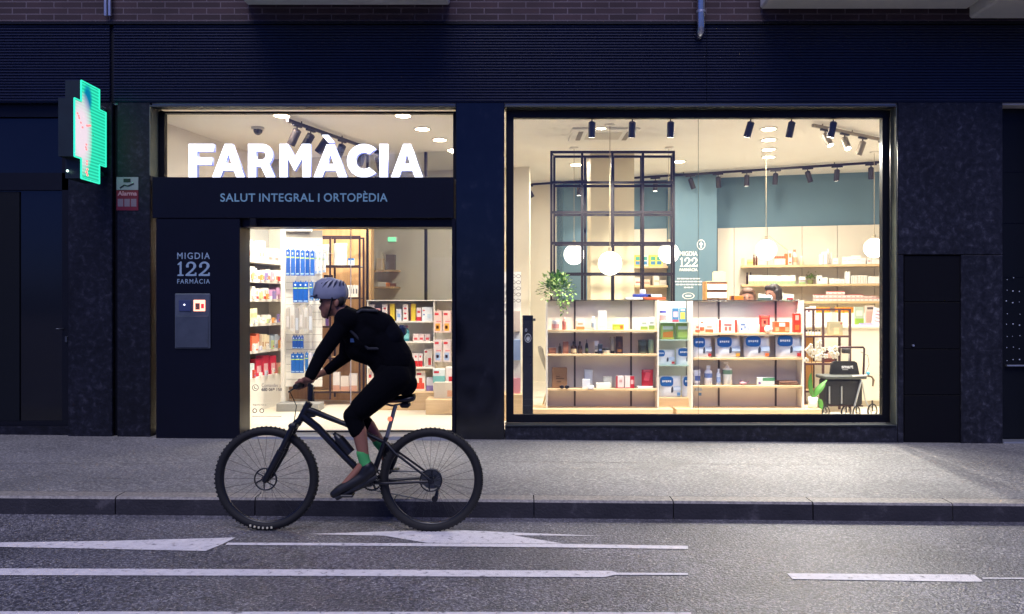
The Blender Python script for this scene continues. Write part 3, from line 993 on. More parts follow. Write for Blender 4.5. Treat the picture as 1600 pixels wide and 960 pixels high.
# entrance recess at the far right with a perforated gate
gt = thing('entrance_gate', 'dark entrance gate with a dotted light panel at the far right edge', 'gate', (PX(1600, 8.5), 8.5, .07))
y = 8.5
MB().box(PX(1555, y), PX(1660, y), y, y + .05, -.1, ZC).build('gate_panel', nmat('gate_paint', [(0.3, '#04070d'), (0.7, '#060a12')], 1.5, rough=.5, detail=3, spec=.25), gt)
for q in (268, 348, 432): MB().box(PX(1555, y), PX(1660, y), y - .006, y - .001, PZ(q + 1, y), PZ(q, y)).build('rail', M_frame, gt)
M_dot = emat((.25, .28, .4), .25)
for r in range(8):
    for c in range(3):
        if rnd.random() < .85: MB().ball((PX(1573 + c * 10 + rnd.uniform(-1, 1), y - .02), y - .02, PZ(436 + r * 18 + rnd.uniform(-2, 2), y)), .004 + .004 * rnd.random() ** 2, 8, 6).build('light_dot', M_dot, gt)
MB().box(PX(1569, y), PX(1650, y), y - .05, y - .015, PZ(572, y), PZ(570, y)).build('kick_rail', M_silver, gt)
mb = MB()
for k in range(5): mb.box(PX(1569, YF), PX(1650, YF), YF + .01 + k * .035, YF + .03 + k * .035, zpave(5.5, YF) + .002, zpave(5.5, YF) + .02)
mb.build('floor_grate', M_silver, gt)
# ------------------------------------------------------------------ the shop: shell
ZFL, ZCE = 0.18, 3.75
A_, B_, C_, D_, E_, F_ = (-4.28, 8.56), (-3.6, 11.5), (-.75, 10.8), (.05, 14.05), (7.2, 12.25), (6.3, 8.64)
def wall(p, q, name, m, z0=ZFL, z1=ZCE, th=.1, parent=None):
    p, q = Vector(p), Vector(q)
    d = q - p
    n = Vector((-d.y, d.x)).normalized()          # away from the room for walls listed clockwise
    c = (p + q) / 2 + n * th / 2
    o = MB().obox(c.x, c.y, z0, z1, d.length + th * 1.9, th, math.atan2(d.y, d.x)).build(name, m, parent)
    if parent is None: struct(o)
    return o
room = [(-4.5, 8.6), (-4.5, 16), (8, 16), (8, 8.6)]
struct(MB().box(-4.6, 8, 8.58, 15, ZFL - .1, ZFL).build('shop_floor', M_floor))
struct(MB().box(-4.6, 8, 8.34, 15, ZCE, ZCE + .08).build('shop_ceiling', M_white))
wall(A_, B_, 'shop_wall', M_cream)
def along(p, q, t): return (p[0] + (q[0] - p[0]) * t, p[1] + (q[1] - p[1]) * t)
pB1 = along(B_, C_, .52)                          # where the oak cladding meets the office glazing
wall(B_, along(B_, C_, .515), 'oak_wall', M_oakz, z1=ZFL + 2.75)
wall(B_, along(B_, C_, .515), 'shop_wall', M_cream, z0=ZFL + 2.752)
wall(C_, D_, 'shop_wall', M_cream, th=.02)
tD = along(D_, E_, .115)
wall(D_, along(D_, E_, .108), 'shop_wall', M_cream)
wall(along(D_, E_, .118), E_, 'teal_wall', M_teal)
wall(E_, F_, 'shop_wall', M_cream)
# front wall inside (behind the piers and above the openings)
for a, b, c, d in ((-4.6, PX(247, 8.5), -.1, ZCE), (PX(717, 8.56), PX(788, 8.5), -.1, ZCE), (PX(1402, 8.5), 8, -.1, ZCE)):
    struct(MB().box(a, b, 8.565 if a < -4 else 8.56, 8.64, c, d).build('front_wall', M_white))
struct(MB().box(PX(712, 8.56), PX(1402, 8.5), 8.36, 8.56, wz1 + .0, ZCE - .002).build('front_lintel', M_white))

# office seen through the glazing in the back wall
ang = math.atan2(C_[1] - B_[1], C_[0] - B_[0])
off = thing('office_glazing', 'black framed glass partition of the back office above the low shelving', 'partition', (-1.4, 11, ZFL))
p, q = along(B_, C_, .53), along(B_, C_, .99)
L = (Vector(q) - Vector(p)).length
ctr = along(p, q, .5)
MB().obox(*ctr, 1.2, ZCE - .01, L, .012, ang).build('pane', M_glass, off)
mb = MB()
for t in (0.0, .66, 1.0):
    c = along(p, q, t); mb.obox(c[0], c[1], ZFL, ZCE - .005, .03, .05, ang)
mb.build('frame', M_blackmetal, off)
n_ = Vector((-(q[1] - p[1]), q[0] - p[0])).normalized()
bk0, bk1 = Vector(p) + n_ * 1.5 + Vector((-.8, .2)), Vector(q) + n_ * 1.5 + Vector((.6, -.15))
wall(bk0, bk1, 'office_wall', M_cream)
wall(Vector(p) + n_ * .12 + Vector((-.8, .2)), Vector(p) + n_ * 1.62 + Vector((-.8, .2)), 'office_wall', M_cream)
od = thing('office_door', 'plain cream door at the back of the office, behind the glass partition', 'door', (-1.0, 12.2, ZFL))
c = along(bk0, bk1, .78)
MB().obox(c[0], c[1] - .03, ZFL, 2.45, .62, .05, ang).build('door_leaf', mat('#c9bd9f', .6), od)
MB().obox(c[0], c[1] - .02, ZFL, 2.55, .8, .04, ang).build('door_frame', mat('#d8cdb0', .6), od)
MB().cyl((c[0] + .24, c[1] - .12, 1.25), (c[0] + .24, c[1] - .04, 1.25), .018, n=8).build('handle', M_silver, od)
def bkpt(px):
    k = (px - 800) / FPX; d = bk1 - bk0
    return bk0 + d * ((k * bk0.y - bk0.x) / (d.x - k * d.y))
osp = bkpt(604)
OY = osp.y - .28
def office_shelf(z, lab):
    c = osp
    o = MB().obox(c[0], c[1] - .16, z, z + .03, .42, .3, ang).build('wall_shelf', M_ply)
    return tag(o, lab, 'shelf')
oz1, oz2 = PZ(422, OY), PZ(448, OY)
office_shelf(oz1 - .03, 'upper pale wooden wall shelf in the back office holding bags')
office_shelf(oz2 - .03, 'lower pale wooden wall shelf in the back office')
ex = thing('exit_light', 'small glowing green emergency light high on the office wall', 'light', (PX(612, 12.2), 12.2, PZ(378, 12.2)))
MB().bbox(PX(606, 12.2), PX(619, 12.2), 12.16, 12.21, PZ(378, 12.2), PZ(371, 12.2), .01).build('lens', emat((.25, .85, .45), .7), ex)
MB().bbox(PX(605, 12.2), PX(620, 12.2), 12.211, 12.24, PZ(379, 12.2), PZ(370, 12.2), .01).build('housing', M_white, ex)

# cream column and teal pier
col_ = MB().box(PX(923, 11.0), PX(991, 11.0), 11.0, 11.5, ZFL, ZCE - .002).build('column', nmat('column_paint', [(0.3, '#c4b797'), (0.7, '#cdc1a2')], .8, rough=.7, detail=3))
struct(col_)
YPi = 12.7
pier_t = MB().box(PX(1054, YPi), PX(1120, YPi), YPi, 13.4, ZFL, ZCE - .002).build('teal_pier', M_teal)
struct(pier_t)
y = YPi - .002
M_dec = mat('#f2efe6', .5)
text('MIGDIA', PX(1062, y), PX(1090, y), PZ(400, y), PZ(393, y), y, M_dec, 'wall_lettering', pier_t, bold=.015)
for g, a, b in (('1', 1062.5, 1068), ('2', 1069, 1079), ('2', 1080, 1090)):
    place_lettering(outline(NUM[g], .002), PX(a, y), PX(b, y), PZ(417, y), PZ(402.5, y), y, M_dec, 'wall_numeral', pier_t)
text('FARMÀCIA', PX(1062, y), PX(1090, y), PZ(424, y), PZ(418.5, y), y, M_dec, 'wall_lettering', pier_t, bold=.02)
for k, (a, b) in enumerate(((1058, 1095), (1054.5, 1098), (1056, 1097), (1069, 1083))):       # four lines of script too small to read
    z = PZ(436.5 + 4.6 * k, y)
    mb = MB()
    xx = a
    while xx < b:
        l = rnd.uniform(2, 6)
        mb.box(PX(xx, y), PX(min(xx + l, b), y), y - .001, y, z, z + .018)
        xx += l + 1.3
    mb.build('quote_line', M_dec, pier_t)
me = outline([arc(0, 0, 1, 0, 350, 24), arc(0, 0, .87, 350, 0, 24)], .001)
place_lettering(me, PX(1066, y), PX(1085, y), PZ(467.5, y), PZ(457.5, y), y, M_dec, 'oval_badge', pier_t)
MB().box(PX(1071, y), PX(1080, y), y - .001, y, PZ(463.5, y), PZ(461.3, y)).build('badge_line', M_dec, pier_t)
me = outline([arc(0, 0, 1, 0, 350, 24), arc(0, 0, .86, 350, 0, 24)], .001)
place_lettering(me, PX(1089, y), PX(1102, y), PZ(390.5, y), PZ(374.5, y), y, M_dec, 'round_badge', pier_t)
mb = MB().box(PX(1094.8, y), PX(1096.4, y), y - .001, y, PZ(387.5, y), PZ(378, y)).box(PX(1093, y), PX(1094.7, y), y - .001, y, PZ(383, y), PZ(380.5, y)).box(PX(1096.5, y), PX(1098.2, y), y - .001, y, PZ(383, y), PZ(380.5, y))
mb.build('badge_cross', M_dec, pier_t)

# cream panelling with shelves along the teal back wall
def bw(px, off_=0.0):
    """point on the back wall D-E (moved off_ into the room) seen at photo column px"""
    k = (px - 800) / FPX
    d = Vector(E_) - Vector(D_)
    nn = Vector((d.y, -d.x)).normalized()
    p0 = Vector(D_) + nn * off_
    # p0 + t d = (k y, y)
    t = (k * p0.y - p0.x) / (d.x - k * d.y)
    return p0 + d * t
ANG = math.atan2(E_[1] - D_[1], E_[0] - D_[0])
def wz(px, py, off_=0.0): return PZ(py, bw(px, off_).y)
ZPAN = wz(1250, 354, .05)
def wspan(mb, pa, pb, off0, off1, z0, z1, m=0):
    a, b = bw(pa, (off0 + off1) / 2), bw(pb, (off0 + off1) / 2)
    c = (a + b) / 2
    return mb.obox(c.x, c.y, z0, z1, (b - a).length, abs(off1 - off0), ANG, m)
shl = thing('wall_shelving', 'cream panelled wall shelving with three oak shelves behind the counter', 'shelving', (bw(1260, .1).x, bw(1260, .1).y, ZFL))
seams = [1121, 1147, 1199, 1253, 1308, 1366, 1440]
for a, b in zip(seams[:-1], seams[1:]):
    wspan(MB(), a + .4, b - .4, .01, .05, ZFL, ZPAN).build('wall_panel', M_cream, shl)
wspan(MB(), 1121, 1440, .0, .012, ZFL, ZPAN - .01).build('backing', M_blackmetal, shl)
SH = {}
for nm, py in (('a', 414), ('b', 444), ('c', 471)):
    z = wz(1260, py, .35)
    SH[nm] = z
    wspan(MB(), 1158, 1440, .052, .36, z - .035, z).build('shelf', M_oak, shl)
# shelving on the same wall seen through the lattice
shl2 = thing('wall_shelving', 'narrow cream wall shelving between column and teal pier, seen through the black lattice', 'shelving', (bw(1018, .1).x, bw(1018, .1).y, ZFL))
wspan(MB(), 985, 1045, .01, .05, ZFL, wz(1018, 358, .05)).build('wall_panel', M_cream, shl2)
SH2 = {}
for nm, py in (('a', 416), ('b', 446), ('c', 470)):
    z = wz(1018, py, .35)
    SH2[nm] = z
    wspan(MB(), 987, 1044, .052, .36, z - .035, z).build('shelf', M_oak, shl2)

# ------------------------------------------------------------------ ceiling lights
def downlight(px, py, label, power=None):
    power = power or (22 if px < 720 else 31)
    Y = (ZCE - H) * FPX / (475 - py)
    x = PX(px, Y)
    t = thing('downlight', label, 'ceiling light', (x, Y, ZCE), 'round recessed downlights')
    MB().lathe([(.085, -.012), (.108, -.010), (.112, -.001)], (x, Y, ZCE), 24).build('trim_ring', M_white, t)
    MB().lathe([(.0001, -.0125), (.084, -.0125)], (x, Y, ZCE), 24).build('lens', M_lens, t)
    l = bpy.data.lights.new('downlight', 'AREA')
    l.shape = 'DISK'
    l.size = .16
    l.energy = power
    l.color = WARM
    o = bpy.data.objects.new('downlight_lamp', l)
    COL.objects.link(o)
    o.parent = t
    o.location = (0, 0, -.016)
    WO[o.name] = WO[t.name]
for px, py, lab in ((440, 180, 'downlight above the letter M of the sign, leftmost in the transom'), (630, 180, 'downlight at the transom top edge above the last letters'),
                    (660, 201, 'downlight right of the last letter, second of the receding transom row'), (687, 218, 'third downlight of the receding transom row'),
                    (709, 234, 'farthest downlight of the transom row, cut by the pier'),
                    (1201, 201, 'first and nearest of four downlights in a row over the shop'), (1201, 218, 'second of four downlights in a row over the shop'),
                    (1201, 233, 'third of four downlights in a row over the shop'), (1201, 245, 'fourth and farthest of the downlights in a row'),
                    (938, 201, 'downlight beside the ceiling air vent'), (900, 257, 'downlight seen through the left of the black lattice'),
                    (1061, 252, 'downlight seen at the right edge of the black lattice')):
    downlight(px, py, lab)

# ------------------------------------------------------------------ track lights
def track(name_lab, p0, p1, m=M_blackmetal, drop=True):
    p0, p1 = Vector(p0), Vector(p1)
    c = (p0 + p1) / 2
    t = thing('light_track', name_lab, 'light track', (c.x, c.y, p0.z))
    d = p1 - p0
    MB().obox(c.x, c.y, p0.z, p0.z + .035, d.length, .034, math.atan2(d.y, d.x)).build('rail', m, t)
    for f in (.12, .5, .88):
        q = p0 + d * f
        MB().cyl((q.x, q.y, p0.z + .035), (q.x, q.y, ZCE), .008, n=8).build('hanger', m, t)
    return t
M_can = mat('#2a2424', .45, .2)
M_can2 = mat('#8a8170', .4, .4)
M_spotlit = emat((1, .9, .76), 14, 'spot_lens')
M_spotoff = mat('#4a4038', .2)
def spot(x, y, z, aim, label, ang=0, lit=False, power=45, m=M_can, size=70, r=.04, L=.165):
    """track spotlight hung under the rail at (x, y, z); aim = direction of the beam"""
    t = thing('spotlight', label, 'spotlight', (x, y, z), 'cylindrical track spotlights')
    a = Vector(aim).normalized()
    MB().obox(x, y, z - .022, z - .001, .16, .03, ang).build('adapter', M_blackmetal, t)
    j = Vector((x, y, z - .075))
    MB().cyl((x, y, z - .022), j, .008, n=8).build('stem', M_blackmetal, t)
    h = j - a * .015
    MB().cyl(h, h + a * L, r, n=18).cyl(h - a * .012, h, r * .55, r * .98, n=18).build('can', m, t)
    e = h + a * (L + .001)
    MB().cyl(e - a * .02, e, r * .86, n=18).build('lens', M_spotlit if lit else M_spotoff, t)
    if lit:
        l = bpy.data.lights.new('spotlight', 'SPOT')
        l.energy = power
        l.color = WARM
        l.spot_size = R(size)
        l.spot_blend = .5
        l.shadow_soft_size = .035
        o = bpy.data.objects.new('spotlight_lamp', l)
        COL.objects.link(o)
        o.parent = t
        o.location = e + a * .02 - Vector((x, y, z))
        o.rotation_euler = (-a).to_track_quat('Z', 'Y').to_euler()
        WO[o.name] = WO[t.name]
ORD = ['leftmost', 'second', 'third', 'fourth', 'fifth', 'sixth', 'seventh', 'eighth', 'ninth', 'tenth', 'eleventh']
ZT = 3.69
yt = 8.64
track('long front ceiling track just inside the shop window', (PX(832, yt), yt, ZT), (PX(1366, yt), yt, ZT))
for k, (px, aim, lit) in enumerate(((925, (0, .12, -1), True), (988, (0, .2, -1), True), (1048, (.02, .1, -1), True), (1173, (-.22, .2, -1), True), (1237, (-.08, .3, -1), True), (1302, (-.14, .1, -1), True))):
    spot(PX(px, yt), yt, ZT, (aim[0], aim[1] + .12, aim[2]), ORD[k] + ' of six spotlights on the front window track', lit=lit, power=165, size=115)
a, b = Vector((PX(1270, 9.11), 9.11, ZT)), Vector((PX(1388, 10.0), 10.0, ZT))
track('short pale angled track in the right corner of the shop window', a, b, m=M_can2)
for k, (f, aim, lit, pw) in enumerate(((.15, (.3, -.5, -1), True, 160), (.4, (.05, -.6, -1), True, 560), (.64, (-.25, .3, -1), False, 0), (.92, (.35, -.6, -1), True, 120))):
    q = a + (b - a) * f
    spot(q.x, q.y, ZT, aim, ORD[k] + ' of four spotlights on the pale angled track', math.atan2(b.y - a.y, b.x - a.x), lit, pw, M_can2, 110)
a, b = Vector((.03, 13.75, ZT)), Vector((PX(1386, 11.45), 11.45, ZT))
track('long rear ceiling track in front of the teal wall', a, b)
for k, (px, aim, lit) in enumerate(((826, (.55, 0, -1), False), (905, (0, .1, -1), True), (970, (.1, .2, -1), False), (1024, (0, .1, -1), True), (1079, (.4, .2, -1), False), (1122, (.15, .3, -1), False), (1167, (.03, .2, -1), True),
                                    (1212, (0, .3, -1), False), (1262, (.4, .2, -1), False), (1308, (.02, .25, -1), True), (1361, (.15, .3, -1), False))):
    kk = (px - 800) / FPX
    d = b - a
    f = (kk * a.y - a.x) / (d.x - kk * d.y)
    q = a + d * f
    spot(q.x, q.y, ZT, aim, (ORD[k]) + ' spotlight along the rear track by the teal wall', math.atan2(d.y, d.x), lit, 24, size=80)
a, b = Vector((PX(449, 8.85), 8.85, ZT)), Vector((PX(604, 10.9), 10.9, ZT))
track('receding ceiling track behind the glowing letters', a, b)
for k, (f, aim, lit) in enumerate(((.08, (-.55, .25, -1), True), (.2, (-.65, .2, -1), True), (.34, (-.75, .2, -1), False), (.5, (-.5, .3, -1), True), (.72, (-.4, .3, -1), True), (.9, (.2, .3, -1), False))):
    q = a + (b - a) * f
    spot(q.x, q.y, ZT, aim, ('nearest', 'second', 'third', 'fourth', 'fifth', 'farthest')[k] + ' spotlight on the receding track behind the letters', math.atan2(b.y - a.y, b.x - a.x), lit, 120, size=90, r=.05, L=.19)

# air vent and dome camera
Y = 9.75
vt = thing('ceiling_vent', 'square white ceiling air vent beside a front downlight', 'vent', (PX(942, Y), Y, ZCE))
MB().bbox(PX(942, Y) - .42, PX(942, Y) + .42, Y - .35, Y + .35, ZCE - .03, ZCE - .001, .01).build('cover', M_white, vt)
MB().bbox(PX(942, Y) - .22, PX(942, Y) + .22, Y - .2, Y + .2, ZCE - .034, ZCE - .0301, .003).build('intake', mat('#cfc7b4', .6), vt)
for s in (-1, 1): MB().box(PX(942, Y) + s * .3 - .03, PX(942, Y) + s * .3 + .03, Y - .25, Y + .25, ZCE - .0335, ZCE - .0302).build('louvre', mat('#8d8371', .6), vt)
Y = 9.4
dc = thing('dome_camera', 'small dome security camera on the ceiling above the letter A', 'security camera', (PX(403, Y), Y, ZCE))
MB().lathe([(.075, -.03), (.08, -.002)], (PX(403, Y), Y, ZCE), 20).build('base', mat('#cfc9bd', .5), dc)
MB().ball((PX(403, Y), Y, ZCE - .035), (.055, .055, .06), 16, 10).build('dome', mat('#3a3634', .1), dc)

# ------------------------------------------------------------------ pendant globes
def pendant(px, py, rpx, Y, label, arm=False):
    x, z, r = PX(px, Y), PZ(py, Y), rpx / FPX * Y
    t = thing('pendant_lamp', label, 'lamp', (x, Y, ZCE), 'white globe pendant lamps')
    MB().ball((x, Y, z), r, 32, 20).build('globe', M_globe, t)
    MB().cyl((x, Y, z + r - .01), (x, Y, z + r + .05), .022, n=12).cyl((x, Y, z + r + .04), (x, Y, ZCE - .02), .004, n=8).build('stem', mat('#a3977c', .45, .5), t)
    MB().lathe([(.06, -.02), (.06, -.001)], (x, Y, ZCE), 20).build('canopy', M_white, t)
    if arm: MB().cyl((x + .04, Y, z + r + .06), (x + .28, Y - .1, z + r - .16), .006, n=8).build('side_arm', mat('#b9a67e', .35, .6), t)
pendant(953, 412, 18.5, 9.25, 'nearest globe pendant, hanging in front of the lattice and column')
pendant(897, 398, 16, 10.6, 'globe pendant behind the left of the black lattice')
pendant(1045, 396, 16, 10.6, 'globe pendant behind the right edge of the lattice')
pendant(1197, 391, 16, 11.0, 'globe pendant in front of the cream wall shelving, with a thin side arm', True)
pendant(1366, 388, 15.5, 10.9, 'globe pendant at the right edge of the shop window')

# ------------------------------------------------------------------ black lattice
Yl = 9.68
lat = thing('lattice_screen', 'tall black square lattice frame around the cream column', 'screen', (PX(957, Yl), Yl, ZFL))
xs = [PX(p, Yl) for p in (861.5, 909.5, 956.5, 1004.5, 1052.5)]
zs = [PZ(p, Yl) for p in (238, 285.5, 332, 380, 428, 476)]
b_ = .0145
mb = MB()
for x in xs: mb.box(x - b_, x + b_, Yl - b_, Yl + b_, ZFL, zs[0] + b_)
for z in zs:
    for x0, x1 in zip(xs[:-1], xs[1:]): mb.box(x0 + b_, x1 - b_, Yl - b_, Yl + b_, z - b_, z + b_)
mb.build('front_grid', M_blackmetal, lat)
Y2 = 9.98
xs2 = [PX(p, Y2) for p in (866, 914, 958, 1002, 1049.5)]
mb = MB()
for x in xs2: mb.box(x - b_, x + b_, Y2 - b_, Y2 + b_, ZFL, zs[0] + b_)
for z in zs:
    for x0, x1 in zip(xs2[:-1], xs2[1:]): mb.box(x0 + b_, x1 - b_, Y2 - b_, Y2 + b_, z - b_, z + b_)
mb.build('rear_grid', M_blackmetal, lat)
mb = MB()
for i in (0, 2, 4):
    for z in zs[:1] + zs[3:4]:
        mb.tube([(xs[i], Yl + b_, z), (xs2[i], Y2 - b_, z)], .011, n=4)
mb.build('tie_bar', M_blackmetal, lat)

# ------------------------------------------------------------------ display units in the window
YS = 9.20
def display_unit(label, pa, pb, ptop, shelves, uprights, plinth):
    x0, x1 = PX(pa, YS), PX(pb, YS)
    zt = PZ(ptop, YS)
    t = thing('display_unit', label, 'shelf unit', ((x0 + x1) / 2, YS, ZFL))
    z0 = PZ(638.5, YS)
    MB().bbox(PX(plinth[0], YS - .06), PX(plinth[1], YS - .06), YS - .06, YS + .34, ZFL, z0, .004).build('plinth', M_oak, t)
    MB().box(x0 + .018, x1 - .018, YS + .215, YS + .235, z0 + .001, zt - .001).build('back_panel', M_lam, t)
    for a, b in ((x0, x0 + .017), (x1 - .017, x1)): MB().bbox(a, b, YS + .0, YS + .235, z0 + .001, zt, .002).build('side_panel', M_lam, t)
    MB().bbox(x0 - .004, x1 + .004, YS + .14, YS + .31, zt + .001, zt + .012, .002).build('top_edge', M_blackmetal, t)
    for u in uprights:
        x = PX(u, YS + .21)
        MB().box(x - .011, x + .011, YS + .204, YS + .2145, z0 + .002, zt - .002).build('upright', mat('#4a4340', .5), t)
    zz = []
    for s in shelves:
        z = PZ(s, YS)
        MB().bbox(x0 + .018, x1 - .018, YS + .004, YS + .203, z - .025, z, .003).build('shelf', M_oak, t)
        zz.append(z)
    return zz
ZL = display_unit('left window display unit with skincare jars under the trailing plant', 853.5, 1029.5, 470, (516, 553.5, 608), (898, 986), (830, 1052))
ZR = display_unit('right window display unit with blue and white nappy packs', 1080.5, 1256.5, 470.5, (520.5, 559.5, 603), (1123, 1212), (1057, 1284))
# middle display with glass shelves
YM = 9.34
mid = thing('display_stand', 'narrow central display stand with glass shelves of baby products', 'shelf unit', (PX(1055, YM), YM, ZFL))
mx0, mx1 = PX(1030, YM), PX(1080, YM)
MB().bbox(mx0, mx1, YM + .01, YM + .3, ZFL, PZ(622, YM), .003).build('base', M_oak, mid)
MB().box(mx0, mx1, YM + .29, YM + .305, PZ(622, YM) + .001, PZ(471, YM)).build('back_panel', mat('#c7cfc8', .5), mid)
MB().box(PX(1073, YM + .28) - .008, PX(1073, YM + .28) + .008, YM + .28, YM + .289, PZ(622, YM) + .002, PZ(471, YM)).build('upright', mat('#6a6a66', .5), mid)
ZM = [PZ(p, YM) for p in (503.5, 531, 571, 621.8)]
M_shelfglass = mat('#a9c2b8', .15)
for z in ZM[:3]: MB().box(mx0 + .002, mx1 - .002, YM + .012, YM + .276, z - .012, z).build('glass_shelf', M_shelfglass, mid)

# ------------------------------------------------------------------ pieces at the left of the window
Y = 8.72
tt = thing('sanitiser_post', 'slim black hand sanitiser post with a white hand and drop symbol', 'sanitiser post', (PX(824, Y), Y, ZFL))
MB().bbox(PX(816.5, Y), PX(833, Y), Y, Y + .12, ZFL, PZ(493, Y), .006).build('post', M_bpaint, tt)
MB().bbox(PX(814, Y), PX(836, Y), Y - .02, Y + .2, ZFL + .0, ZFL + .012, .004).build('foot', M_bpaint, tt)
MB().bbox(PX(833, Y) + .001, PX(837, Y), Y + .03, Y + .09, PZ(502, Y), PZ(498, Y), .003).build('nozzle', mat('#4a4a4a', .4), tt)
y = Y - .0015
M_sym = mat('#dcdcd8', .5)
def oring(px, py, rx, ry, w_, parent, name='symbol_ring'):
    me = outline([arc(0, 0, 1, 0, 350, 24), arc(0, 0, 1 - w_, 350, 0, 24)], .001)
    return place_lettering(me, PX(px - rx, y), PX(px + rx, y), PZ(py + ry, y), PZ(py - ry, y), y, M_sym, name, parent)
oring(825, 528.5, 5.2, 7, .16, tt)
place_lettering(outline([[(0, 0), (.3, -.5), (.8, -.5), (1, .1), (.9, .8), (.75, .3), (.65, 1), (.55, .4), (.42, 1.05), (.35, .35), (.2, .7)]], .001), PX(822, y), PX(828, y), PZ(533, y), PZ(524, y), y, M_sym, 'hand_symbol', tt)
oring(822, 516, 1.6, 2.4, .4, tt, 'drop_symbol')
# eyewear rack by the left edge
Y = 9.35
rk = thing('eyewear_rack', 'white eyewear rack with glasses at the left edge of the shop window', 'rack', (PX(795, Y), Y, ZFL))
MB().box(PX(770, Y), PX(814, Y), Y, Y + .03, ZFL + .35, PZ(425, Y)).build('panel', M_white, rk)
MB().bbox(PX(770, Y), PX(816, Y), Y - .1, Y + .1, ZFL, ZFL + .32, .004).build('base', M_oak, rk)
M_gl = mat('#6a5b50', .3)
for k in range(5):
    z = PZ(432 + k * 9.5, Y)
    g = thing('glasses', ORD[k].replace('leftmost', 'topmost') + ' pair of reading glasses down the white eyewear rack', 'glasses', (PX(806, Y), Y - .05, z), 'reading glasses on the rack')
    for s in (-1, 1):
        xx = PX(806, Y) + s * .032
        MB().tube([(xx + .026 * math.cos(q * math.pi / 6), Y - .05, z + .019 * math.sin(q * math.pi / 6)) for q in range(12)], .0035, n=6, closed=True).build('rim', M_gl, g)
        MB().cyl((PX(806, Y) + s * .058, Y - .05, z + .008), (PX(806, Y) + s * .058, Y - .001, z + .008), .003, n=6).build('temple', M_gl, g)
for k, (z, c) in enumerate(((500, '#d9c6b5'), (545, '#9fb3d6'), (605, '#e39aa2'))):
    o = MB().bbox(PX(802, Y), PX(813, Y), Y - .03, Y - .002, PZ(z + 18, Y), PZ(z - 14, Y), .003).build('blister_pack', mat(c, .4))
    tag(o, ('cream', 'pale blue', 'pink')[k] + ' blister pack hanging on the eyewear rack', 'pack')
# grey shell chair
ch = thing('shell_chair', 'grey shell chair with wooden legs half hidden left of the display unit', 'chair', (PX(858, 10.25), 10.25, ZFL))
Y = 10.25
xs_ = PX(846, Y)
mb = MB()
prof = [(-.05, 1.02), (-.04, .95), (0.0, .82), (.05, .7), (.1, .63), (.2, .6), (.4, .6), (.48, .63)]
v = []
for i, (dx, z) in enumerate(prof):
    for j in range(7):
        u = -1 + j / 3
        v.append((xs_ + dx + .05 * u * u * (1 if i < 4 else 0), Y + u * .23 * (1 - .12 * (i == 0)), z + .04 * u * u * (i >= 4)))
f = [(i * 7 + j, i * 7 + j + 1, (i + 1) * 7 + j + 1, (i + 1) * 7 + j) for i in range(len(prof) - 1) for j in range(6)]
mb.add(v, f, 0, True)
mb.add([(a[0] + .012, a[1], a[2] - .012) for a in v], [tuple(reversed(q)) for q in f], 0, True)
mb.build('shell', mat('#8a857d', .5), ch)
for a in (.06, .42):
    for s in (-1, 1): MB().cyl((xs_ + .24 + (a - .24) * .6, Y + s * .12, .6), (xs_ + a - .04 + (a > .2) * .1, Y + s * .22, ZFL), .016, .011, n=10).build('leg', M_ply, ch)

# ------------------------------------------------------------------ right part of the window: frame shelf, counter
Y = 9.95
fs = thing('frame_shelf', 'open black frame shelf behind the rollator with small bottles and boxes', 'shelf unit', (PX(1293, Y), Y, ZFL))
xa = [PX(p, Y) for p in (1257, 1286, 1328)]
za = [PZ(p, Y) for p in (484, 526, 569, 612)]
mb = MB()
for yy in (Y, Y + .32):
    for x in xa: mb.box(x - .013, x + .013, yy - .013, yy + .013, ZFL, za[0] + .013)
    for z in za:
        for x0, x1 in zip(xa[:-1], xa[1:]): mb.box(x0 + .013, x1 - .013, yy - .012, yy + .012, z - .013, z + .013)
mb.build('frame', mat('#4a2f30', .45, .2), fs)
for z in za[1:]: MB().box(xa[0] + .014, xa[2] - .014, Y + .014, Y + .306, z + .001, z + .012).build('shelf', M_ply, fs)
FSZ = [z + .012 for z in za[1:]]
MB().box(xa[0] + .014, xa[1] - .014, Y + .30, Y + .306, za[3], za[1]).build('back_board', mat('#d9a866', .6), fs)
Y = 10.5
cn = thing('service_counter', 'long white service counter in front of the wall shelving', 'counter', (PX(1330, Y), Y, ZFL))
zc = PZ(508, Y)
MB().bbox(PX(1150, Y), PX(1480, Y), Y, Y + .55, zc - .04, zc, .005).build('worktop', M_white, cn)
MB().box(PX(1152, Y), PX(1478, Y), Y + .04, Y + .5, ZFL + .08, zc - .041).build('front', M_cream, cn)
MB().box(PX(1152, Y), PX(1478, Y), Y + .07, Y + .48, ZFL, ZFL + .079).build('kick', mat('#bdb29c', .6), cn)
MB().bbox(PX(1150, Y), PX(1480, Y), Y + .38, Y + .55, zc + .001, PZ(490, Y), .004).build('upstand', M_white, cn)
ZCN = zc

# ------------------------------------------------------------------ doorway side: wall shelving on the left, rack, low shelf
S0, S1 = Vector((-3.46, 9.55)), Vector((-3.19, 10.95))
LA = math.atan2(S1.y - S0.y, S1.x - S0.x)
lsh = thing('side_shelving', 'white side wall shelving full of medicine boxes inside the doorway on the left', 'shelving', (-3.5, 10.25, ZFL))
LSZ = [2.17, 1.906, 1.655, 1.33, .974, .625]
nl = Vector((-(S1 - S0).y, (S1 - S0).x)).normalized()          # towards the wall
Ls = (S1 - S0).length
def lpt(t, off_): return S0 + (S1 - S0) * t + nl * off_
c = lpt(.5, .31)
MB().obox(c.x, c.y, ZFL, 2.75, Ls, .02, LA).build('back_panel', mat('#8f8d86', .6), lsh)
for z in LSZ[:-1]:
    c = lpt(.5, .15)
    MB().obox(c.x, c.y, z - .035, z, Ls, .29, LA).build('shelf', M_white, lsh)
c = lpt(.5, .14)
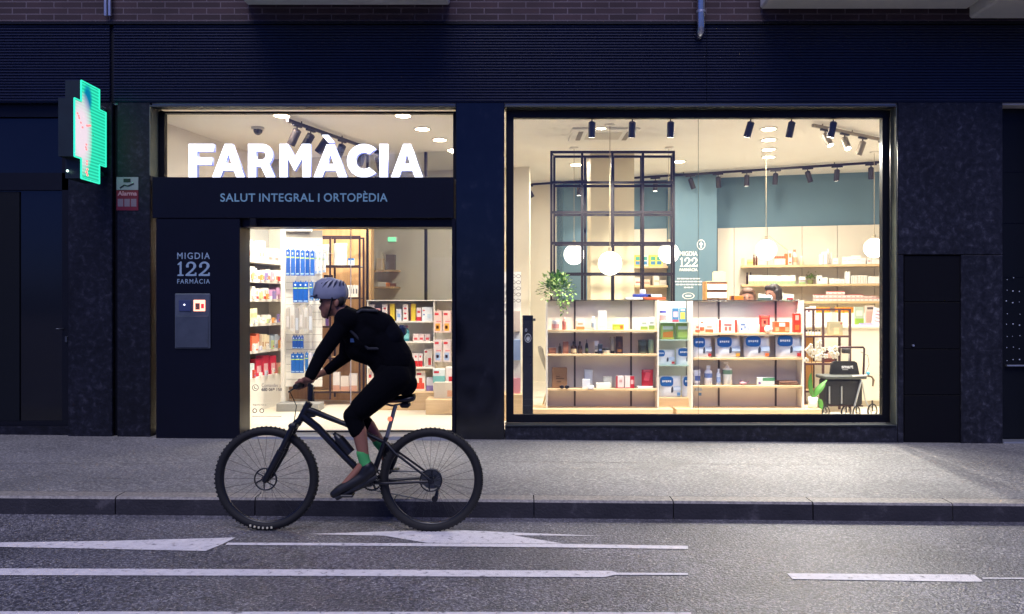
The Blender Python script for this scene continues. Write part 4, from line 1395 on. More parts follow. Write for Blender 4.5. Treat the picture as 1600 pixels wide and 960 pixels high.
MB().obox(c.x, c.y, ZFL, LSZ[-1], Ls, .3, LA).build('base_cabinet', M_white, lsh)
c = lpt(1.01, .15)
MB().obox(c.x, c.y, ZFL, 2.75, .025, .3, LA).build('end_panel', M_cream, lsh)
# slat rack
Yr = 10.3
rx0, rx1 = PX(444, Yr), PX(503, Yr)
sr = thing('slat_rack', 'white slatted hanging rack full of blue packs inside the doorway', 'rack', ((rx0 + rx1) / 2, Yr, ZFL))
mb = MB()
zt = PZ(360, Yr)
k = ZFL + .3
while k < zt - .1:
    mb.box(rx0 + .02, rx1, Yr, Yr + .02, k, min(k + .095, zt))
    k += .1
mb.build('slat_panel', M_white, sr)
MB().box(rx0 + .02, rx1, Yr + .021, Yr + .03, ZFL + .3, zt).build('backing', mat('#8a8478', .6), sr)
MB().bbox(rx0 - .03, rx0 + .018, Yr - .06, Yr + .04, ZFL, zt + .03, .004).build('post', M_white, sr)
MB().bbox(rx0 - .03, rx1 + .02, Yr - .25, Yr + .04, ZFL, ZFL + .1, .004).build('foot', mat('#8f8e8a', .5), sr)
MB().bbox(rx0 - .01, PX(488, Yr), Yr - .03, Yr - .002, PZ(362, Yr), PZ(355, Yr), .003).build('header', M_white, sr)
# black open shelf against the oak wall
Yb = 10.72
bx0, bx1 = PX(482, Yb), PX(562, Yb)
bs = thing('open_shelf', 'tall open black frame shelf with orthopaedic bags against the oak wall', 'shelf unit', ((bx0 + bx1) / 2, Yb, ZFL))
bz = [PZ(p, Yb) for p in (370, 416, 466, 511, 560, 613)]
mb = MB()
bm_ = PX(516, Yb)
for yy in (Yb, Yb + .28):
    for x in (bx0, bm_, bx1): mb.box(x - .012, x + .012, yy - .012, yy + .012, bz[-1] - .1, bz[0] + .012)
    for z in bz:
        for x0, x1 in ((bx0, bm_), (bm_, bx1)): mb.box(x0 + .012, x1 - .012, yy - .011, yy + .011, z - .012, z + .012)
mb.build('frame', mat('#3a2626', .45, .2), bs)
for i, z in enumerate(bz[1:]): MB().box(bx0 + .013, bx1 - .013, Yb + .013, Yb + .266, z + .0, z + .012).build('shelf', M_white if i == 0 else M_ply, bs)
for x in (bx0, bx1):
    for yy in (Yb, Yb + .28): MB().cyl((x, yy, ZFL), (x, yy, bz[-1] - .101), .013, n=8).build('foot', M_blackmetal, bs)
# low shelf by the doorway's right side
YLw = 10.30
lx0, lx1 = PX(573, YLw), PX(722, YLw)
lw = thing('low_shelf', 'low white shelf unit with red and yellow packs in the doorway on the right', 'shelf unit', ((lx0 + lx1) / 2, YLw, ZFL))
zt = PZ(470.5, YLw)
lz0 = PZ(612, YLw)
MB().bbox(lx0, lx1, YLw - .12, YLw + .32, ZFL, lz0 - .001, .004).build('plinth', M_oak, lw)
MB().box(lx0, lx1, YLw + .29, YLw + .31, lz0, zt).build('back_panel', M_lam, lw)
for x in (lx0 + .009, PX(678, YLw), lx1 - .009): MB().box(x - .008, x + .008, YLw + .01, YLw + .288, lz0, zt).build('side_panel', M_lam, lw)
LWZ = [PZ(p, YLw) for p in (502, 534, 574)]
for z in LWZ: MB().box(lx0 + .018, PX(678, YLw) - .009, YLw, YLw + .288, z - .02, z).build('shelf', M_white, lw)
MB().box(lx0 - .003, lx1, YLw - .004, YLw + .315, zt + .001, zt + .012).build('top_edge', M_white, lw)
LWZ.append(lz0)
# ------------------------------------------------------------------ goods on the shelves
def carton(a, b, top, zb, Y, c, label, patches=(), depth=None, rot=None, name='carton', cat='box', group=None, rough=.45, lift=.001):
    w_ = abs(PX(b, Y) - PX(a, Y)); h_ = PZ(top, Y) - zb
    d_ = depth or min(.14, max(.03, w_ * .6))
    mb = MB().bbox(-w_ / 2, w_ / 2, -d_ / 2, d_ / 2, 0, h_, .0025)
    ms = [mat(c, rough)]
    for k, (u0, v0, u1, v1, pc) in enumerate(patches):
        ms.append(mat(pc, rough))
        y = -d_ / 2 - .0008 - .0004 * k
        mb.add([(-w_ / 2 + u0 * w_, y, v0 * h_), (-w_ / 2 + u1 * w_, y, v0 * h_), (-w_ / 2 + u1 * w_, y, v1 * h_), (-w_ / 2 + u0 * w_, y, v1 * h_)], [(0, 1, 2, 3)], len(ms) - 1)
    o = mb.build(name, ms, loc=(PX((a + b) / 2, Y), Y + d_ / 2, zb + lift))
    o.rotation_euler = (0, 0, rnd.uniform(-.08, .08) if rot is None else rot)
    return tag(o, label, cat, group)

def bottle(a, b, top, zb, Y, c, cap, label, lab=None, neck=.4, shoulder=.72, caph=.16, name='bottle', cat='bottle', pump=False, group=None, rough=.3, band=(.2, .6)):
    r = abs(PX(b, Y) - PX(a, Y)) / 2; h_ = PZ(top, Y) - zb
    hb = h_ * (1 - caph) if not pump else h_ * .78
    s = hb * shoulder
    prof = [(r * .9, 0), (r, r * .12), (r, s)] + [(r * (neck + (1 - neck) * math.cos(q * math.pi / 8)), s + (hb - s) * .7 * math.sin(q * math.pi / 8)) for q in range(1, 5)] + [(r * neck, hb)]
    o = MB().lathe(prof, n=18).build(name, mat(c, rough), loc=(PX((a + b) / 2, Y), Y + r, zb + .001))
    tag(o, label, cat, group)
    if pump:
        MB().lathe([(r * .42, hb + .001), (r * .42, hb + h_ * .06), (r * .15, hb + h_ * .07), (r * .15, hb + h_ * .15)], n=12).bbox(-r * .75, r * .2, -r * .14, r * .14, hb + h_ * .151, h_, .002).build('pump', mat(cap, .35), o, loc=(0, 0, 0))
    elif caph:
        rc = max(r * neck * 1.08, r * .25)
        MB().lathe([(rc, hb + .0005), (rc, h_ - .002), (rc * .9, h_)], n=16).build('cap', mat(cap, .35), o, loc=(0, 0, 0))
    if lab:
        MB().lathe([(r * 1.012, hb * band[0]), (r * 1.012, min(hb * band[1], s))], n=18).build('paper_label', mat(lab, .5), o, loc=(0, 0, 0))
    return o

def jar(a, b, top, zb, Y, c, lid, label, lab=None, cat='jar', name='jar', lidh=.25):
    r = abs(PX(b, Y) - PX(a, Y)) / 2; h_ = PZ(top, Y) - zb
    o = MB().lathe([(r * .9, 0), (r * .97, .004), (r * .97, h_ * (1 - lidh))], n=20).build(name, mat(c, .3), loc=(PX((a + b) / 2, Y), Y + r, zb + .001))
    tag(o, label, cat)
    MB().lathe([(r, h_ * (1 - lidh) + .0005), (r, h_ - .003), (r * .93, h_)], n=20).build('lid', mat(lid, .35), o, loc=(0, 0, 0))
    if lab: MB().lathe([(r * .982, h_ * .15), (r * .982, h_ * .6)], n=20).build('paper_label', mat(lab, .5), o, loc=(0, 0, 0))
    return o

def tubepack(a, b, top, zb, Y, c, cap, label, cat='tube', group=None, stripe=None):
    """squeezed tube standing on its cap"""
    w_ = abs(PX(b, Y) - PX(a, Y)); h_ = PZ(top, Y) - zb
    r = w_ * .42
    v = []; n = 14
    rows = [(h_ * .16, 1.0), (h_ * .4, .98), (h_ * .7, .7), (h_, .06)]
    for z, k in rows:
        for j in range(n):
            t = 2 * math.pi * j / n
            v.append(((r + (w_ / 2 - r) * (1 - k)) * math.cos(t), r * k * math.sin(t), z))
    f = [(i * n + j, i * n + (j + 1) % n, (i + 1) * n + (j + 1) % n, (i + 1) * n + j) for i in range(3) for j in range(n)]
    mb = MB().add(v, f, 0, True)
    mb.add(v[-n:], [list(range(n))], 0)
    mb.add(v[:n], [list(range(n))[::-1]], 0)
    ms = [mat(c, .35)]
    if stripe:
        ms.append(mat(stripe, .4))
        mb.bbox(-w_ * .34, w_ * .34, -r * 1.01, -r * .9, h_ * .3, h_ * .62, .002, 1)
    o = mb.build('tube', ms, loc=(PX((a + b) / 2, Y), Y + w_ / 2, zb + .001))
    tag(o, label, cat, group)
    MB().lathe([(r * .8, 0), (r * .85, h_ * .158)], n=14).build('cap', mat(cap, .35), o, loc=(0, 0, 0))
    return o

def pouch(a, b, top, zb, Y, c, label, patches=(), d=.09, name='pouch', cat='bag', rot=None, group=None):
    w_ = abs(PX(b, Y) - PX(a, Y)); h_ = PZ(top, Y) - zb
    o = MB().pouch(w_, h_, d).build(name, mat(c, .4), loc=(PX((a + b) / 2, Y), Y + d / 2, zb + .001))
    tag(o, label, cat, group)
    o.rotation_euler = (0, 0, rnd.uniform(-.05, .05) if rot is None else rot)
    for nm, pts, pc in patches:
        bulge = d * .5
        P_ = [(-w_ / 2 + u * w_, v * h_) for u, v in pts]
        MB().prism(P_, -bulge - .004, -bulge + .012).build(nm, mat(pc, .45), o, loc=(0, 0, 0))
    return o

# --- left display unit
y = YS + .045
z = ZL[0]
jar(862, 874, 501, z, y, '#f0e8e0', '#f3efe8', 'white jar with a pink band, first on the top shelf under the trailing plant', lab='#e9a9a0')
bottle(878.5, 885.5, 496, z, y, '#e88f80', '#f0d9d0', 'small pink bottle beside the white jar under the trailing plant')
carton(900, 913, 501, z, y, '#f0e3cf', 'cream box with an orange foot on the top shelf left of the white pump bottle', [(0, 0, 1, .35, '#e98a4d'), (.2, .55, .8, .7, '#c9a878')])
bottle(924, 930.5, 495, z, y, '#e9eeef', '#f5f5f2', 'slim white bottle with grey band on the left unit top shelf', lab='#a7b4ba', neck=.6)
carton(935, 948, 486, z, y + .05, '#efebe4', 'tall white box, tallest on the top shelf of the left unit', [(.1, .1, .9, .2, '#ddd3c6')], depth=.06)
carton(958, 975, 507, z, y, '#b5c235', 'low lime green box on the left unit top shelf', [(.1, .2, .6, .5, '#e3e05a'), (.65, .2, .9, .8, '#d8732c')])
tubepack(990.5, 995.5, 501, z, y, '#f2efe8', '#d5d5d0', 'small white tube left of the two white and green boxes')
carton(1001, 1012, 498, z, y, '#eef0e4', 'shorter white box with a green foot on the top shelf of the left unit', [(0, 0, 1, .3, '#8aa64b'), (.2, .5, .8, .65, '#b3bfa0')])
carton(1014, 1023, 496, z, y, '#f0f1e6', 'taller white box with a green foot, last on the top shelf of the left unit', [(0, 0, 1, .35, '#8fae58'), (.2, .5, .8, .6, '#a9b59a')])
z = ZL[1]
carton(857.5, 869, 544, z, y, '#7a4a35', 'small brown box at the left end of the middle shelf', [(.15, .3, .85, .6, '#93604a')])
bottle(872.5, 877.5, 537, z, y, '#2a1a14', '#15100e', 'thin dark dropper bottle between the two brown boxes', neck=.35)
carton(879.5, 888.5, 534, z, y, '#8a5540', 'upright brown carton left of the amber bottles', [(.15, .2, .85, .5, '#a06a52')])
bottle(892, 902, 534, z, y, '#33190c', '#0d0b0b', 'left amber bottle with a pale label on the middle shelf', lab='#c9b48c', neck=.35, shoulder=.55, caph=.2, band=(.1, .5))
bottle(903, 910, 534, z, y, '#2b170e', '#0d0b0b', 'right amber bottle with dark label on the middle shelf', lab='#4b3328', neck=.4, shoulder=.55, caph=.2)
bottle(914.5, 919.5, 531, z, y, '#151515', '#0a0a0a', 'narrow black pointed bottle on the middle shelf', neck=.2, shoulder=.4, caph=.05, lab='#55603a')
tubepack(928.5, 936.5, 533, z, y + .02, '#e3e2de', '#2c2c30', 'white tube with grey print behind the small black box', stripe='#9a9a98')
carton(934.5, 941.5, 538, z, y - .03, '#1d2330', 'small black box in front of the white tube', [(.2, .3, .8, .5, '#6c7690')])
jar(942, 954, 545, z, y, '#d9d3bf', '#262320', 'cream jar with a black lid on the middle shelf', lidh=.35)
tubepack(953.5, 962, 527, z, y + .03, '#a8a08a', '#1e1a18', 'grey tube with dark cap beside the tall brown patterned box')
carton(963, 973.5, 526, z, y, '#2b1712', 'tall dark brown box with gold pattern, tallest on the middle shelf', [(.2, .1, .8, .25, '#8a5a2e'), (.35, .4, .65, .7, '#5a3a22')])
jar(998, 1012, 532, z, y, '#4b5a58', '#39423f', 'dark glass jar on the middle shelf', lab='#28302e', lidh=.12)
jar(1012.5, 1022.5, 531, z, y + .03, '#8ba58a', '#9ab19a', 'green glass jar at the right end of the middle shelf', lidh=.08)
z = ZL[2]
carton(863, 886, 575, z, y + .02, '#8a6544', 'brown paper bag standing on the bottom shelf', [(.25, .45, .8, .5, '#5d4128'), (.3, .3, .6, .34, '#5d4128'), (.25, .56, .5, .6, '#5d4128')], depth=.08, name='paper_bag', cat='bag', rough=.9)
sg = MB()
for s in (-1, 1): sg.ball((s * .03, 0, .022), (.028, .008, .022), 12, 8)
sg.tube([(-.058, .0, .03), (-.06, .1, .03)], .003, n=6).tube([(.058, .0, .03), (.06, .1, .03)], .003, n=6)
tag(sg.build('sunglasses', mat('#1a1614', .15), loc=(PX(882, y - .06), y - .05, z + .001)), 'dark sunglasses lying in front of the brown paper bag', 'glasses')
carton(913, 926, 578, z, y + .07, '#c3c8cc', 'tall pale grey box at the back of the bottom shelf', [(.1, .1, .9, .9, '#d3d8db')], depth=.05)
carton(910, 922, 593, z, y, '#e6e9ec', 'white box in front of the tall pale grey box')
carton(918.5, 928, 603, z, y - .05, '#f0f0f0', 'smallest white box in front of the pale grey box')
carton(943, 956, 589, z, y + .05, '#e9ead8', 'pale cream box standing behind the wide cream box', [(.1, .1, .9, .3, '#d3d7bb')])
carton(932, 954, 599, z, y - .02, '#efeee2', 'wide cream box lying on the bottom shelf')
carton(963, 975, 588, z, y, '#ecdcd6', 'white and red box left of its twin on the bottom shelf', [(0, 0, .2, 1, '#b92033'), (0, 0, 1, .08, '#b92033'), (.4, .5, .8, .7, '#d9a9a0')])
carton(976, 991, 588, z, y, '#ecdcd6', 'white and red box right of its twin on the bottom shelf', [(.55, 0, 1, 1, '#b51e30'), (0, 0, 1, .08, '#b92033'), (.62, .35, .9, .7, '#e7b3ae')])
pouch(1003, 1021, 578, z + .028, y + .02, '#b81a2c', 'crimson bag propped up on the white book', [('print', [(.15, .35), (.6, .3), (.75, .8), (.35, .85)], '#d5505c')], d=.05)
carton(996, 1020, 604.5, z, y - .02, '#efece4', 'white book lying under the crimson bag', depth=.15, name='book', cat='book')

# --- right display unit
z = ZR[0]
carton(1086.5, 1093.5, 506, z, y, '#f0e2d6', 'small white and orange box, first on the top shelf of the right unit', [(0, 0, 1, .3, '#e0663c'), (.2, .5, .8, .7, '#e58a5f')])
bottle(1094.5, 1101, 503, z, y, '#efe0d6', '#e36a45', 'small white bottle with orange band on the right unit', lab='#e0663c', neck=.5)
carton(1102.5, 1114.5, 507, z, y, '#efe2d8', 'white box with an orange foot on the right unit top shelf', [(0, 0, 1, .4, '#e0663c'), (.2, .6, .8, .8, '#e9b59d')])
carton(1124, 1152, 500, z, y + .02, '#eadfd7', 'wide white carton with red stripes on the right unit top shelf', [(0, 0, .12, 1, '#d8472f'), (.88, 0, 1, 1, '#d8472f'), (.3, .55, .7, .65, '#b04a40'), (.32, .15, .46, .45, '#a8635e'), (.54, .15, .68, .45, '#a8635e')])
carton(1155, 1174, 502, z, y, '#e9ecf0', 'white carton with blue dots on the right unit top shelf', [(.1, .2, .25, .4, '#4a70b5'), (.4, .35, .52, .55, '#7b97c6'), (.65, .2, .8, .4, '#9fb4d6'), (.1, .65, .45, .78, '#7b97c6')])
bottle(1180, 1188, 503, z, y, '#efe9dd', '#f3f0ea', 'plain white bottle left of the red display card', neck=.5)
carton(1187, 1203, 489, z + .03, y + .04, '#c5302a', 'red display card with a hole, tallest on the right unit top shelf', [(.2, .35, .8, .8, '#e9765d'), (.38, .5, .62, .7, '#7c1d18'), (.1, .86, .9, .95, '#e9765d')], depth=.03, name='display_card', cat='display card', lift=-.0295)
o = MB().ball((0, 0, .045), (.05, .03, .045), 16, 10).ball((-.02, -.025, .03), (.024, .014, .024), 12, 8).build('slipper', mat('#efe3da', .5), loc=(PX(1201, y - .03), y - .02, z + .001))
tag(o, 'small white rounded pad dispenser in front of the red display card', 'dispenser')
carton(1211, 1234, 503, z, y + .02, '#e0602c', 'wide orange gift box on the right unit top shelf', [(.3, .55, .7, .9, '#f3e4d6'), (.05, .12, .3, .5, '#f0a07a'), (.7, .12, .95, .5, '#f0a07a')])
carton(1240, 1251, 490, z, y, '#d83a22', 'tall orange red box at the right end of the top shelf', [(.25, .65, .75, .9, '#f0b7a5'), (.2, .15, .8, .4, '#f3772e')])
# nappy packs with a blue cloud badge
def nappies(a, b, top, zb, Y, label, sq='#c94a4a', badge=(.04, .5, .62, .98), group='blue and white nappy packs', d=.1):
    u0, v0, u1, v1 = badge
    w_, h_ = u1 - u0, v1 - v0
    blob = [(u0 + w_ * (.5 + .5 * math.copysign(abs(math.cos(t)) ** .6, math.cos(t))), v0 + h_ * (.5 + .5 * math.copysign(abs(math.sin(t)) ** .6, math.sin(t)))) for t in [2 * math.pi * k / 18 for k in range(18)]]
    o = pouch(a, b, top, zb, Y, '#dfe5ee', label, [('badge', blob, '#0f5fae'),
        ('side_print', [(.62, .3), (.96, .3), (.96, .52), (.62, .5)], '#b9cbe6'),
        ('size_mark', [(.80, .06), (.94, .06), (.94, .2), (.80, .2)], sq),
        ('bird_mark', [(.52, .2), (.6, .22), (.64, .38), (.58, .52), (.52, .4)], '#3b4252')], d=d, name='nappy_pack', cat='nappy pack', group=group)
    W = abs(PX(b, Y) - PX(a, Y)); Hh = PZ(top, Y) - zb
    mb = MB()
    for k in range(5):      # white script on the badge, too small to read
        x0 = -W / 2 + W * (u0 + w_ * (.16 + .14 * k)); zz = Hh * (v0 + h_ * .42)
        mb.box(x0, x0 + W * w_ * .10, -d / 2 - .0065, -d / 2 - .0045, zz + (.004 if k % 2 else 0), zz + Hh * h_ * .2)
    mb.build('badge_script', mat('#f2f6fa', .5), o, loc=(0, 0, 0))
    return o
z = ZR[1]
for k, (a, b, t, sq) in enumerate(((1082.5, 1113, 527, '#c0392f'), (1119, 1158, 526, '#e0a02c'), (1164, 1204, 525, '#e0702c'), (1214, 1254, 524, '#c0392f'))):
    nappies(a, b, t, z, y, ('leftmost', 'second', 'third', 'rightmost')[k] + ' of four nappy packs along the middle shelf of the right unit', sq)
z = ZR[2]
tubepack(1084, 1096.5, 579, z, y, '#e3e6f0', '#c9cfe0', 'white and blue tube, leftmost on the bottom shelf of the right unit', stripe='#5a6ca8')
bottle(1102, 1114.5, 572, z, y, '#e3e7f2', '#eceff5', 'white bottle with a blue band beside the tube', lab='#6f86bd', neck=.45, band=(.45, .75))
bottle(1120, 1127, 577, z, y, '#cfd8ea', '#eceff5', 'small slim pale blue bottle on the bottom shelf', lab='#8aa0cc', neck=.5)
bottle(1131, 1146, 567, z, y, '#eceee6', '#f2f2ee', 'large white pump bottle with a green label on the bottom shelf', lab='#6f9478', neck=.4, pump=True, band=(.62, .85), shoulder=.86)
o = MB().ball((0, 0, .02), (.05, .035, .022), 14, 8).tube([(.05, 0, .03), (.075, 0, .05)], .008, n=8).ball((-.02, 0, .045), (.02, .018, .02), 10, 8).build('ornament', nmat('glazed_clay', [(0.3, '#e3d3cf'), (0.5, '#c98f96'), (0.8, '#8fa4b9')], 30, rough=.25), loc=(PX(1162, y), y + .03, z + .001))
tag(o, 'small pink patterned ceramic piece on the bottom shelf of the right unit', 'ornament')
carton(1183, 1210.5, 590, z, y, '#e9ece4', 'flat white box with a green stripe on the bottom shelf', [(.3, .55, 1, .95, '#5f9c6f'), (.06, .15, .18, .4, '#7a4a9a')], depth=.05)
for k in range(2): carton(1217 + k, 1248 - k * 2, 599.5 - k * 3.5, z + k * .0265, y, ('#7a5a44', '#94705a')[k], ('lower', 'upper')[k] + ' of two brown books lying at the right end of the bottom shelf', depth=.16, name='book', cat='book')

# --- middle stand
y = YM + .08
z = ZM[0]
jar(1031.5, 1042, 486, z, y, '#e6e0d6', '#3f3c8a', 'white tin with a violet lid on the top glass shelf', lab='#d98a8a', lidh=.2, name='tin', cat='tin')
carton(1051, 1060.5, 482, z, y, '#3d6f9a', 'blue carton with a pink picture on the top glass shelf', [(.15, .35, .85, .75, '#d9b3b8'), (0, 0, 1, .15, '#c9465a')])
carton(1062, 1072, 482, z, y, '#4a86a8', 'blue carton with a yellow picture on the top glass shelf', [(.15, .2, .85, .7, '#e3c65a'), (.2, .8, .8, .92, '#e9efe9')])
carton(1075, 1080, 478, z, y, '#3f8aa0', 'blue carton with orange foot at the edge of the top glass shelf', [(0, 0, 1, .4, '#e3a02c')])
z = ZM[1]
pouch(1032.5, 1055, 505, z, y, '#8fae6a', 'green pouch with an orange picture on the second glass shelf', [('picture', [(.15, .12), (.85, .12), (.85, .5), (.15, .42)], '#d98a3a'), ('top_print', [(.15, .6), (.85, .6), (.85, .8), (.15, .8)], '#bfd6d8'), ('foot', [(.1, .03), (.9, .03), (.9, .1), (.1, .1)], '#d7d45a')], d=.06)
pouch(1056.5, 1079, 505, z, y, '#9cb86a', 'green pouch with a lime picture on the second glass shelf', [('picture', [(.15, .12), (.85, .12), (.85, .5), (.15, .42)], '#b4cf6a'), ('top_print', [(.15, .6), (.85, .6), (.85, .8), (.15, .8)], '#bfd6d8')], d=.06)
z = ZM[2]
nappies(1026, 1055.5, 547, z, y, 'smaller nappy pack at the left of the third glass shelf', badge=(.02, .55, .42, .98))
nappies(1057.5, 1086, 544, z, y, 'smaller nappy pack at the right of the third glass shelf', badge=(.08, .5, .72, .98))
z = ZM[3]
nappies(1030.5, 1065, 588, z, y, 'large nappy pack on the oak base of the middle stand', '#5a8fc9', badge=(.02, .5, .62, .98))
nappies(1067, 1098, 588, z, y - .0, 'large nappy pack half behind the right unit on the oak base', '#5a8fc9', badge=(.04, .5, .6, .98))

# --- trailing plant on the left unit
def leaf_plant(name, label, x, Y, z0):
    t = thing(name, label, 'plant', (x, Y, z0))
    MB().lathe([(.045, 0), (.06, .11), (.065, .115), (.056, .112), (.05, .1)], (x, Y, z0), 20).build('pot', mat('#d9d4c6', .5), t)
    mb = MB()
    ms = [mat('#4a7a30', .5), mat('#7fa84a', .5), mat('#2f5a26', .5), mat('#b9c98a', .5)]
    r2 = random.Random(3)
    def leaf(p, d, s, m):
        d = d.normalized()
        sd = d.cross(Vector((0, 0, 1)))
        if sd.length < .1: sd = Vector((1, 0, 0))
        sd.normalize()
        up = sd.cross(d)
        a = p; b = p + d * s * .5 + sd * s * .36 + up * s * .08; c = p + d * s - up * s * .1; e = p + d * s * .5 - sd * s * .36 + up * s * .08
        mb.add([a, b, c, e], [(0, 1, 2), (0, 2, 3)], m)
    for k in range(430):
        th = r2.uniform(0, 6.28); ph = r2.uniform(-.35, 1.4)
        rr = .20 * (r2.random() ** .45) * (1 + .2 * math.sin(3 * th))
        p = Vector((x + rr * math.cos(th) * math.cos(ph) * 1.05, Y - .02 + rr * math.sin(th) * math.cos(ph) * .8, z0 + .12 + rr * math.sin(ph) * 1.0))
        d = (p - Vector((x, Y, z0 + .06))) + Vector((r2.uniform(-.1, .1), r2.uniform(-.1, .1), r2.uniform(-.12, .05)))
        leaf(p, d, r2.uniform(.035, .065), r2.choice((0, 0, 1, 1, 2, 3)))
    for dx, n in ((-.15, 7), (-.10, 4), (.04, 16), (.08, 19), (.11, 14), (.17, 6), (.0, 9)):
        px_, pz_ = x + dx, z0 + .08
        for k in range(n):
            q = Vector((px_ + r2.uniform(-.03, .03), Y - .25 - r2.uniform(0, .05), pz_ - k * .0135))
            leaf(q, Vector((r2.uniform(-1, 1), -.6, r2.uniform(-.9, .2))), r2.uniform(.035, .06), r2.choice((0, 1, 1, 2, 3)))
    mb.build('foliage', ms, t)
leaf_plant('trailing_plant', 'leafy green trailing plant on top of the left display unit', PX(869, YS + .25), YS + .25, PZ(470, YS) + .0125)

# --- white orchid
Y = YS + .04
t = thing('orchid', 'white flowering orchid in a white pot right of the display units', 'plant', (PX(1272, Y), Y, PZ(638.5, YS)))
z0 = PZ(638.5, YS) + .001
xo = PX(1270, Y)
MB().lathe([(.045, 0), (.05, .002), (.058, .128), (.054, .13), (.05, .11)], (xo, Y, z0), 20).build('pot', mat('#ecebe4', .35), t)
mb = MB()
def blade(p0, p1, p2, w_, m=0):
    n = 8
    vs_ = []
    for i in range(n + 1):
        u = i / n
        c = Vector(p0) * (1 - u) ** 2 + Vector(p1) * 2 * u * (1 - u) + Vector(p2) * u * u
        ww = w_ * math.sin(math.pi * min(.98, .12 + .86 * u)) ** .7
        s = Vector((ww * .75, -ww * .65, 0))
        vs_ += [c - s, c + Vector((0, 0, -ww * .25)), c + s]
    mb.add(vs_, [(i * 3 + j, i * 3 + j + 1, i * 3 + 3 + j + 1, i * 3 + 3 + j) for i in range(n) for j in range(2)], m, True)
zt = z0 + .12
blade((xo, Y, zt), (xo - .05, Y, zt + .16), (xo - .02, Y, zt + .30), .028)
blade((xo, Y, zt), (xo + .05, Y - .02, zt + .14), (xo + .16, Y - .03, zt + .22), .035)
blade((xo, Y, zt), (xo + .06, Y - .03, zt + .08), (xo + .13, Y - .05, zt + .17), .03)
blade((xo, Y, zt), (xo + .1, Y - .04, zt + .02), (xo + .075, Y - .06, zt - .16), .035)
mb.build('leaves', mat('#4f8a35', .4), t)
mb = MB()
st = []
for dx, tip, hh in ((-.015, -.03, .56), (.015, .1, .52)):
    pts = [(xo + dx, Y, zt), (xo + dx * .8, Y, zt + .2), (xo + dx, Y, zt + .38), (xo + dx + tip * .4, Y - .03, zt + hh), (xo + dx + tip * 1.5, Y - .07, zt + hh - .04)]
    mb.tube(pts, .0035, n=6)
mb.build('flower_stems', mat('#5d4a2e', .6), t)
r2 = random.Random(5)
for k in range(26):
    f = r2.random()
    fx, fz = (1256 + 22 * r2.random(), 534 + 30 * r2.random()) if k < 15 else (1274 + 30 * r2.random(), 548 + 14 * r2.random() - (4 if k > 12 else 0))
    c = Vector((PX(fx, Y), Y - .05 - r2.uniform(0, .06), PZ(fz, Y)))
    q = MB()
    for j in range(5):
        a = j * 2 * math.pi / 5 + r2.random()
        d = Vector((math.cos(a), -.25, math.sin(a)))
        q.ball(c + d * .019, (.015, .005, .014), 8, 6)
    q.ball(c + Vector((0, -.008, 0)), .006, 6, 5, 1)
    q.build('flower', [mat('#e0d9c6', .7), mat('#b99a3a', .5)], t)

# --- goods through the lattice on the rear shelves
zb = SH2['a']
for k, (px, c) in enumerate(((996, '#e0b43a'), (1008, '#e9e3cf'), (1020, '#d9d65a'), (1030, '#d9e06a'))):
    p = bw(px, .25)
    carton(px - 5.5, px + 5.5, 399, zb, p.y, c, ('amber', 'cream', 'yellow', 'lime')[k] + ' carton with blue discs on the shelf behind the lattice', [(.2, .15, .8, .45, '#3b7fb5'), (.2, .55, .8, .85, '#4aa08a')], depth=.1)
zb = SH2['b']
for k, (a, b, tp, c) in enumerate(((992, 1004, 434, '#eadfd0'), (1005, 1016, 437, '#e0c9b0'), (1021, 1030, 430, '#efe9de'), (1031, 1041, 438, '#e6ddcf'))):
    carton(a, b, tp, zb, bw(a, .25).y, c, ('cream box with red stripe', 'tan box', 'taller white box', 'low white box')[k] + ' on the lower shelf behind the lattice', [(.1, .3, .9, .5, ('#c96a5a', '#b08a6a', '#e0c9a9', '#d5c9b9')[k])], depth=.1)
zb = PZ(470, YS) + .0125
for k, (a, b, hh, c, lb) in enumerate(((978, 1008, .025, '#e6e3dc', 'white book lying at the left of the stack on the display unit'), (1004, 1040, .03, '#c9552c', 'orange red book, lowest on top of the left display unit'), (990, 1018, .035, '#2f3f8a', 'dark blue book lying among white ones on the display unit'), (1012, 1034, .03, '#ece9e2', 'white book on top of the orange red one'))):
    pz = zb + (0 if k in (0, 1) else .032)
    Yb_ = YS + .26
    carton(a, b, 475 - (pz + hh - H) / Yb_ * FPX, pz, Yb_ - .05, c, lb, depth=.1, name='book', cat='book', rot=0.0)
jar(1000, 1010, 453, zb + .068, YS + .22, '#efe6da', '#e0cdbd', 'small white jar standing on the books on the left unit', lidh=.15)

